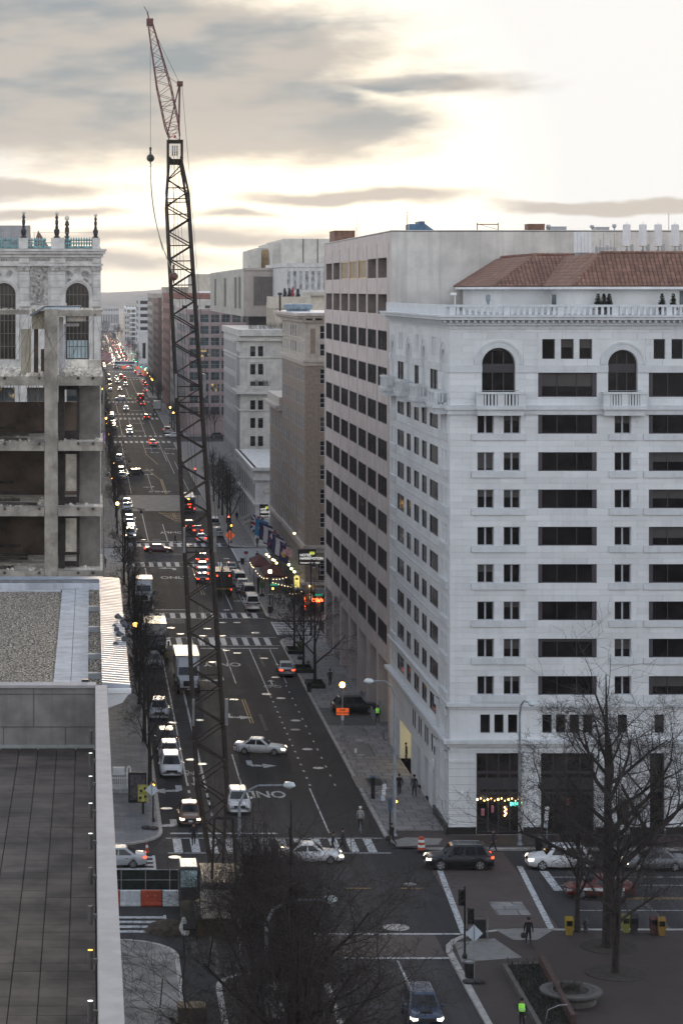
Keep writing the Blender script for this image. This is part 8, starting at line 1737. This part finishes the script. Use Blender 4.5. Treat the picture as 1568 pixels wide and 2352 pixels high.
for (u, v), c, lb in (((710, 1592), black, 'black newspaper box beside the forked right tree'), ((1306, 2152), M('newspaper yellow', (.30, .20, .02), .5, .1), 'bright yellow newspaper box on the plaza kerb'), ((1436, 2146), M('newspaper lime', (.2, .2, .04), .5, .1), 'narrow lime-yellow newspaper box on the plaza kerb'), ((1518, 2153), M('newspaper amber', (.22, .13, .02), .5, .1), 'amber newspaper box at the far right of the plaza kerb'), ((1455, 2147), black, 'dark newspaper box between lime and amber ones'), ((1500, 2150), M('newspaper maroon', (.08, .03, .03), .5, .1), 'maroon newspaper box beside the amber one')):
    x, y = G(u, v); t = thing('newspaper_box', lb, 'newspaper box', (x, y, .146), 0, 'newspaper boxes'); MB().extp([(-.25, -.2, .3), (-.25, .22, .3), (-.25, .22, 1.15), (-.25, .05, 1.22), (-.25, -.2, 1.0)], (.5, 0, 0)).local('cabinet', c, t); MB().box(-.19, .19, -.215, -.2, .62, .95).local('window', cglass, t); MB().box(-.2, .2, -.15, .15, 0, .3).local('plinth', c if c is not black else plastic, t)
for (u, v), lb in (((1344, 2144), 'dark fire hydrant on the plaza kerb'), ((707, 1534), 'pale fire hydrant beside the tree guard on right')):
    x, y = G(u, v); t = thing('fire_hydrant', lb, 'hydrant', (x, y, .146)); MB().lathe((0, 0, 0), [(.2, 0), (.2, .08), (.13, .12), (.13, .55), (.18, .58), (.16, .72), (.05, .85), (.04, .9)], 10).local('barrel', M('hydrant paint', (.05, .05, .06), .5, .2) if u > 1000 else M('hydrant buff', (.3, .24, .18), .5, .2), t); m = MB(); m.tube((-.25, 0, .48), (.25, 0, .48), .06, n=8); m.tube((0, -.24, .45), (0, 0, .45), .08, n=8); m.local('nozzle', M('hydrant paint', (.05, .05, .06)), t)
for (u, v), lb in (((1077, 2250), 'black litter bin at the plaza signal'), ((557, 1298), 'black litter bin at hotel pavement corner'), ((620, 1411), 'black litter bin under the hotel corner lamp'), ((1237, 1958), 'black litter bin behind the white suv')):
    x, y = G(u, v); t = thing('litter_bin', lb, 'bin', (x, y, .146), 0, 'litter bins'); MB().lathe((0, 0, 0), [(.26, 0), (.31, .5), (.33, .95), (.34, 1.0), (.3, 1.0), (.28, .9)], 14).local('bin', black, t); MB().lathe((0, 0, .93), [(.345, 0), (.345, .05)], 14).local('band', metal, t)
x, y = G(1100, 2162); t = thing('utility_cabinet', 'dark utility cabinet on the plaza corner behind the diamond sign', 'utility box', (x, y, .146)); MB().box(-.4, .4, -.3, .3, .1, 1.35).local('cabinet', black, t, bevel=.04); MB().box(-.42, .42, -.32, .32, 0, .1).local('plinth', conc_dk, t); MB().tube((.5, -.2, 0), (.5, -.2, 1.5), .04, n=6).local('bollard', metal, t)
for u, v, lb in ((602, 1372, 'green planter box on the post by the vans'), (689, 1517, 'green box on a post beside the right tree')):
    x, y = G(u, v); t = thing('post_box', lb, 'utility box', (x, y, .146)); MB().tube((0, 0, 0), (0, 0, 2.6), .07, n=8).local('post', postk, t); MB().box(-.28, .28, -.25, .2, 1.2, 2.1).local('box', M('box green', (.05, .12, .03), .6, .2), t, bevel=.03); MB().lathe((0, 0, 0), [(.35, 0), (.3, .3), (.1, .4)], 8).local('base', postk, t)
for i, (u, v) in enumerate(((861, 1662), (857, 1655), (829, 1610), (853, 1648), (880, 1700))):
    x, y = G(u, v); t = thing('bollard', ['grey bollard nearest the driveway guard', 'grey bollard second from the driveway guard', 'grey bollard at the black suv nose side', 'grey bollard third from the driveway guard', 'grey bollard by the white building side door'][i], 'bollard', (x, y, .146), 0, 'bollards at the driveway'); MB().lathe((0, 0, 0), [(.11, 0), (.11, .85), (.09, .92), (.02, .95)], 10).local('post', metal, t)
# plaza planters
bp_ = [G(1158, 2231), G(1241, 2227), G(1316, 2370), G(1240, 2375)]
t = thing('planter_bed', 'dark planting bed with low brick wall on the plaza', 'planter', (bp_[0][0], bp_[0][1], .146)); o_ = Vector((bp_[0][0], bp_[0][1], 0)); P = [(x - o_.x, y - o_.y) for x, y in bp_]
MB().ext(P, 0, .12).local('soil', soil, t); wbk = M('planter brick', (.07, .038, .032), .9, .2, 3); wst = M('planter coping', (.09, .08, .075), .8, .15)
for a, b_, mm, hh in ((P[0], P[3], wst, .35), (P[1], P[2], wbk, .85), (P[0], P[1], wst, .3)):
    d = Vector((b_[0] - a[0], b_[1] - a[1])).normalized(); n = Vector((-d.y, d.x)) * .14; MB().ext([(a[0] - n.x, a[1] - n.y), (b_[0] - n.x, b_[1] - n.y), (b_[0] + n.x, b_[1] + n.y), (a[0] + n.x, a[1] + n.y)], 0, hh).local('wall', mm, t)
rr = random.Random(9); m = MB()
for i in range(700):
    f, s = rr.random(), rr.random(); p = Vector(P[0]).lerp(Vector(P[3]), f).lerp(Vector(P[1]).lerp(Vector(P[2]), f), .1 + .8 * s); p = Vector((p.x, p.y, .1)); d = Vector((rr.uniform(-.4, .4), rr.uniform(-.4, .4), rr.uniform(.2, .8))); m.tube(p, p + d * .7, .02, .008, 3); q = p + d * .6; e = Vector((rr.uniform(-.1, .1), rr.uniform(-.1, .1), rr.uniform(-.05, .1))); m.quad(tuple(q), tuple(q + e), tuple(q + e + Vector((.06, .05, .05))), tuple(q + Vector((.05, .06, .02))))
tag(m.local('planting', M('winter planting', (.028, .028, .02), .9, .3), t), kind='stuff')
x, y = G(1310, 2306); t = thing('round_planter', 'round stone planter bowl on the plaza', 'planter', (x, y, .146)); MB().lathe((0, 0, 0), [(1.5, 0), (1.55, .35), (1.85, .6), (1.85, .72), (1.5, .74), (1.25, .62), (1.2, .7), (1.1, .72), (1.05, .6)], 28).local('bowl', M('planter stone', (.09, .085, .08), .85, .15), t); MB().lathe((0, 0, .55), [(1.15, 0), (.6, .2), (.05, .28)], 16).local('soil', soil, t)
m = MB(); [m.tube((rr.uniform(-.6, .6), rr.uniform(-.6, .6), .65), (rr.uniform(-.8, .8), rr.uniform(-.8, .8), 1.2), .02, .008, 3) for i in range(120)]; m.local('stems', tw_, t)
x, y = G(1290, 2350); t = thing('hand_rail', 'bent metal hand rail at the bottom edge of the plaza', 'rail', (x, y, .146)); m = MB(); m.path([Vector((-1.1, -.5, 0)), Vector((-.9, -.4, .75)), Vector((-.2, 0, .9)), Vector((.3, .1, .9)), Vector((.35, .12, 0))], [.03] * 5, 6); m.local('rail', metal, t)
x, y = G(368, 2320); t = thing('lot_fence', 'thin leaning fence on the concrete lot below the crane', 'fence', (x, y, .146)); m = MB(); m.tube((0, 0, 0), (.15, 0, 1.7), .04, n=5); m.local('post', black, t); m = MB(); m.tube((-2.2, 0, 1.2), (.1, 0, 1.3), .02, n=4); m.tube((-2.2, 0, .3), (0, 0, .4), .02, n=4); m.local('rail', metal, t)
t = thing('timber_box', 'dark timber crate at the bottom of the concrete lot', 'crate', (*G(440, 2350), .146)); MB().box(-.8, .8, -.6, .6, 0, .9).local('crate', M('dark timber', (.06, .045, .035), .9, .3), t, bevel=.02); MB().box(-.85, .85, -.65, .65, .9, .95).local('lid', M('worn timber', (.16, .12, .07), .9, .3), t)
x, y = G(345, 2135); t = thing('spoil_heap', 'heap of earth and rags at the crane foot', 'heap', (x + 1.2, y - .3, .02)); m = MB(); m.lathe((0, 0, 0), [(1.6, 0), (1.3, .35), (.7, .6), (.05, .75)], 12); m.local('earth', M('spoil earth', (.05, .036, .028), .95, .4, 3, bump=.8), t); MB().lathe((1.0, -.9, 0), [(.4, 0), (.35, .4), (.1, 1.1)], 7).local('tarpaulin', M('grey tarpaulin', (.45, .46, .45), .7, .2), t)
# roadworks far away
for i, (u, v, lb) in enumerate(((333, 866, 'orange roadworks barrier by the far black suv'), (328, 858, 'orange roadworks barrier near the far green signals'), (317, 850, 'orange roadworks barrier in the far middle lane'), (284, 849, 'orange roadworks sign beside the far white suv'), (410, 1018, 'orange roadworks sign at the third junction'), (344, 1024, 'orange marker post at the third crossing'))):
    x, y = G(u, v); t = thing('roadworks_barrier', lb, 'barrier', (x, y, 0), 0, 'orange roadworks barriers'); MB().box(-.9 if i < 4 else -.3, .9 if i < 4 else .3, -.05, .05, .5, 1.9).local('panel', org, t); m = MB(); m.tube((-.7 if i < 4 else 0, 0, 0), (-.7 if i < 4 else 0, 0, .6), .05, n=5); m.tube((.7 if i < 4 else 0, 0, 0), (.7 if i < 4 else 0, 0, .6), .05, n=5); m.local('leg', black, t)
# ================================================================== people
cloth = M_obj('jacket cloth', .9, 0, 0, .25); trousers = M('dark trousers', (.018, .018, .022), .9, .2, 6); skin = M('skin', (.30, .17, .115), .6, .05); hairm = M('dark hair', (.015, .012, .01), .7, .2); shoe = M('black shoes', (.012, .012, .012), .6, 0); hiv = M('hi-vis green', (.22, .55, .06), .7, .1, emit=(.3, .9, .1), estr=.18, sample=False)
def person_mesh(stride, arm, bend=0., armout=.0):
    V, E, Rr = [], [], []
    def v(x, y, z, r): V.append((x, y, z)); Rr.append(r); return len(V) - 1
    pel = v(0, 0, .95, .15); sp = v(0, .01 + bend * .1, 1.13, .14); ch = v(0, .02 + bend * .2, 1.34, .165); nk = v(0, .03 + bend * .25, 1.50, .06); hb_ = v(0, .05 + bend * .3, 1.58, .085); ht_ = v(0, .06 + bend * .32, 1.70, .085)
    E += [(pel, sp), (sp, ch), (ch, nk), (nk, hb_), (hb_, ht_)]
    for s in (-1, 1):
        k = s * stride; hip = v(s * .09, 0, .88, .105); kn = v(s * .10, .10 * k + .04, .49, .07); an = v(s * .10, .26 * k - (.06 if k < 0 else 0), .10 + (.05 if k < 0 else 0), .05); to = v(s * .11, .26 * k + .15 - (.06 if k < 0 else 0), .045, .042)
        E += [(pel, hip), (hip, kn), (kn, an), (an, to)]
        a = -s * arm; sh = v(s * .19, .02 + bend * .2, 1.41, .08); el_ = v(s * (.25 + armout), .10 * a + bend * .15, 1.14, .058); wr = v(s * (.25 + armout * .3), .24 * a + .06 + bend * .1, .90, .04); pa = v(s * .25, .26 * a + .08 + bend * .1, .81, .036)
        E += [(ch, sh), (sh, el_), (el_, wr), (wr, pa)]
        for q, (dy, ln) in enumerate(((-.03, .06), (-.01, .075), (.01, .08), (.03, .07))): f1 = v(s * .25, .26 * a + .08 + dy, .81 - ln * .6, .010); f2 = v(s * .24, .26 * a + .10 + dy, .81 - ln * 1.1, .008); E += [(pa, f1), (f1, f2)]
        th = v(s * .235, .26 * a + .13, .80, .011); E.append((pa, th))
    me = bpy.data.meshes.new('body'); me.from_pydata(V, E, []); o = bpy.data.objects.new('b', me); COL.objects.link(o)
    md = o.modifiers.new('s', 'SKIN'); md.use_smooth_shade = True
    for i, d in enumerate(me.skin_vertices[0].data): d.radius = (Rr[i], Rr[i] * (.78 if i in (0, 1, 2) else 1.)); d.use_root = (i == 0)
    o.modifiers.new('ss', 'SUBSURF').levels = 1
    dg = bpy.context.evaluated_depsgraph_get(); out = bpy.data.meshes.new_from_object(o.evaluated_get(dg)); bpy.data.objects.remove(o); bpy.data.meshes.remove(me)
    for m_ in (cloth, trousers, skin, shoe): out.materials.append(m_)
    for p in out.polygons:
        c = p.center; z = c.z; hand = abs(c.x) > .17 and z < .87 and z > .6
        p.material_index = 3 if z < .09 else 2 if (z > 1.49 or hand) else (1 if z < .86 and abs(c.x) < .2 else 0)
    out.name = 'body'; return out
PM = {'walk': person_mesh(1, .8), 'walk2': person_mesh(-1, .7, .2), 'stand': person_mesh(.15, .1, 0, .03), 'arms': person_mesh(.1, 1.4, .1, .06)}
def person(x, y, heading, pose, col, label, z=.146, hat=False, vest=False, bag=None, s=1.):
    t = thing('person', label, 'person', (x, y, z), R(180 + heading), 'people on foot'); t.scale = (s, s, s)
    o = put('body', PM[pose], t); o.color = (*col, 1); by = {'walk': 0, 'walk2': .06, 'stand': 0, 'arms': .03}[pose]
    m = MB(); m.sphere((0, by + .045, 1.70), .108, 12, 8, 1.0); 
    if hat: m.lathe((0, by + .05, 1.70), [(.125, 0), (.118, .08), (.05, .12)], 10)
    m.local('hair', hairm, t, smooth=True)
    m = MB(); m.sphere((0, by + .15, 1.62), .018, 6, 4, 1.4); m.local('nose', skin, t)
    if vest: m = MB(); m.lathe((0, by * .7 + .015, 1.02), [(.185, 0), (.20, .2), (.215, .38), (.16, .45)], 12); m.local('vest', hiv, t, smooth=True); m = MB(); m.lathe((0, by * .7 + .015, 1.12), [(.205, 0), (.207, .05)], 12); m.local('vest_band', M('silver band', (.6, .6, .6), .4, 0), t)
    if bag:
        b = thing('handbag' if bag != 'pack' else 'backpack', 'dark bag carried by the ' + label, 'bag', (x - .32, y - .05, z + .45) if bag != 'pack' else (x, y + .22, z + 1.0)); m = MB(); m.lathe((0, 0, 0), [(.14, 0), (.19, .12), (.17, .28), (.06, .34)], 8); m.local('bag', M('bag cloth', (.025, .02, .02), .8, .2), b, smooth=True); MB().tube((0, 0, .3), (.05, .02, .46), .015, n=5).local('strap', black, b)
    return t
dk, nv, gr_, bn = (.014, .014, .017), (.02, .025, .05), (.05, .05, .055), (.06, .04, .03)
def P_(u, v, *a, **k): x, y = G(u, v, .146); return person(x, y, *a, **k)
P_(916.6, 1826, 180, 'walk', dk, 'person in long dark coat walking away on the right pavement'); P_(951, 1829, 180, 'walk2', gr_, 'person in grey jacket walking away near the side doors', hat=True)
P_(933, 1751, -90, 'stand', dk, 'person in dark suit standing by the lit garage opening'); P_(866.6, 1661, 150, 'stand', dk, 'guard in hi-vis vest standing at the driveway', vest=True, hat=True)
P_(900, 1943, -60, 'walk', dk, 'person with shopping waiting at the right kerb corner', bag='hand'); P_(1131, 1957, 90, 'walk', nv, 'person in navy walking past the black suv', hat=False)
P_(1212.5, 2169, 0, 'walk2', dk, 'person with side bag standing on the brick plaza', bag='hand', hat=True); P_(1198, 2362, -20, 'arms', dk, 'officer in green hi-vis jacket at the bottom of the plaza', vest=True, hat=True)
P_(757.6, 1575, 0, 'walk', (.05, .04, .03), 'person in brown coat walking towards camera past the tree guard', hat=True); P_(445, 1938, 180, 'walk', dk, 'person crossing the near crosswalk beneath the crane', z=.01)
P_(786, 1951, 90, 'walk', dk, 'taller person crossing the near crosswalk behind branches', z=.01); P_(763, 1956, 90, 'walk2', dk, 'shorter person crossing the near crosswalk behind branches', z=.01, s=.92)
P_(403, 1246, -90, 'walk', dk, 'person crossing at the second junction beside the crane', z=.01); P_(451, 1280, -90, 'walk2', gr_, 'person on the second crossing behind the crane mast', z=.01)
P_(591, 1257, 0, 'walk', dk, 'person standing across from the hotel under the flags'); P_(591, 1292, 180, 'stand', dk, 'person behind the maroon tent at hotel corner'); P_(544, 1196, 180, 'walk', dk, 'person walking away past the grey awning'); P_(302, 1240 - 10, 0, 'stand', (.12, .03, .02), 'person in red jacket on left pavement past second junction')
P_(384, 1526, 180, 'walk', (.2, .17, .04), 'worker in yellowish jacket beside the parked grey suv', z=.01, vest=False); P_(272, 1085, 180, 'walk', (.02, .2, .03), 'person in green jacket on far left pavement'); P_(241, 1305, 180, 'walk', dk, 'person on left pavement at the demolished building edge')
P_(298, 922, 0, 'stand', (.4, .45, .05), 'officer in yellow vest directing traffic at police junction', z=.01, vest=True, s=1.05); P_(304.5, 916, 90, 'arms', (.1, .6, .1), 'officer in bright green directing traffic at police junction', z=.01, vest=True, s=1.05); P_(353, 959, 180, 'walk', dk, 'person crossing past the third junction', z=.01)
P_(419, 1005, 180, 'stand', dk, 'person waiting at the third junction corner'); P_(610, 1190, 90, 'walk', dk, 'person near the far hotel sign')
t = thing('bicycle_rider', 'cyclist riding away across the near crosswalk', 'cyclist', (*G(827, 1911), .0), R(0), 'people on foot')
m = MB(); [m.path([Vector((0, cy_ + .33 * math.cos(R(a)), .34 + .33 * math.sin(R(a)))) for a in range(0, 361, 30)], [.02] * 13, 4) for cy_ in (-.5, .5)]; [m.tube(a, b_, .02, n=4) for a, b_ in (((0, -.5, .34), (0, -.1, .3)), ((0, -.1, .3), (0, -.2, .85)), ((0, -.2, .8), (0, .35, .82)), ((0, -.1, .3), (0, .35, .8)), ((0, .5, .34), (0, .33, .95)), ((-.25, .35, .98), (.25, .35, .98)))]; m.local('bicycle', metal, t)
o = put('body', PM['walk2'], t, (0, -.15, .25)); o.color = (.3, .3, .3, 1); MB().sphere((0, -.06, 1.95), .12, 10, 6).local('helmet', white_p, t, smooth=True)
# ================================================================== air
hz = tag(MB().box(-2700, 4200, -500, 7100, -1.1, 72).build('haze', []), kind='stuff') if False else None
def add_haze(d, col):
    me = MB().box(-2700, 4200, -500, 7100, -1.1, 72); m = bpy.data.materials.new('haze air'); m.use_nodes = True; t = m.node_tree; t.nodes.clear(); v = t.nodes.new('ShaderNodeVolumePrincipled'); v.inputs['Density'].default_value = d; v.inputs['Color'].default_value = (*col, 1); v.inputs['Anisotropy'].default_value = .2
    o = t.nodes.new('ShaderNodeOutputMaterial'); t.links.new(v.outputs[0], o.inputs['Volume']); h = me.build('haze', m); tag(h, kind='stuff'); return h
add_haze(.8e-4, (.82, .87, 1.0))
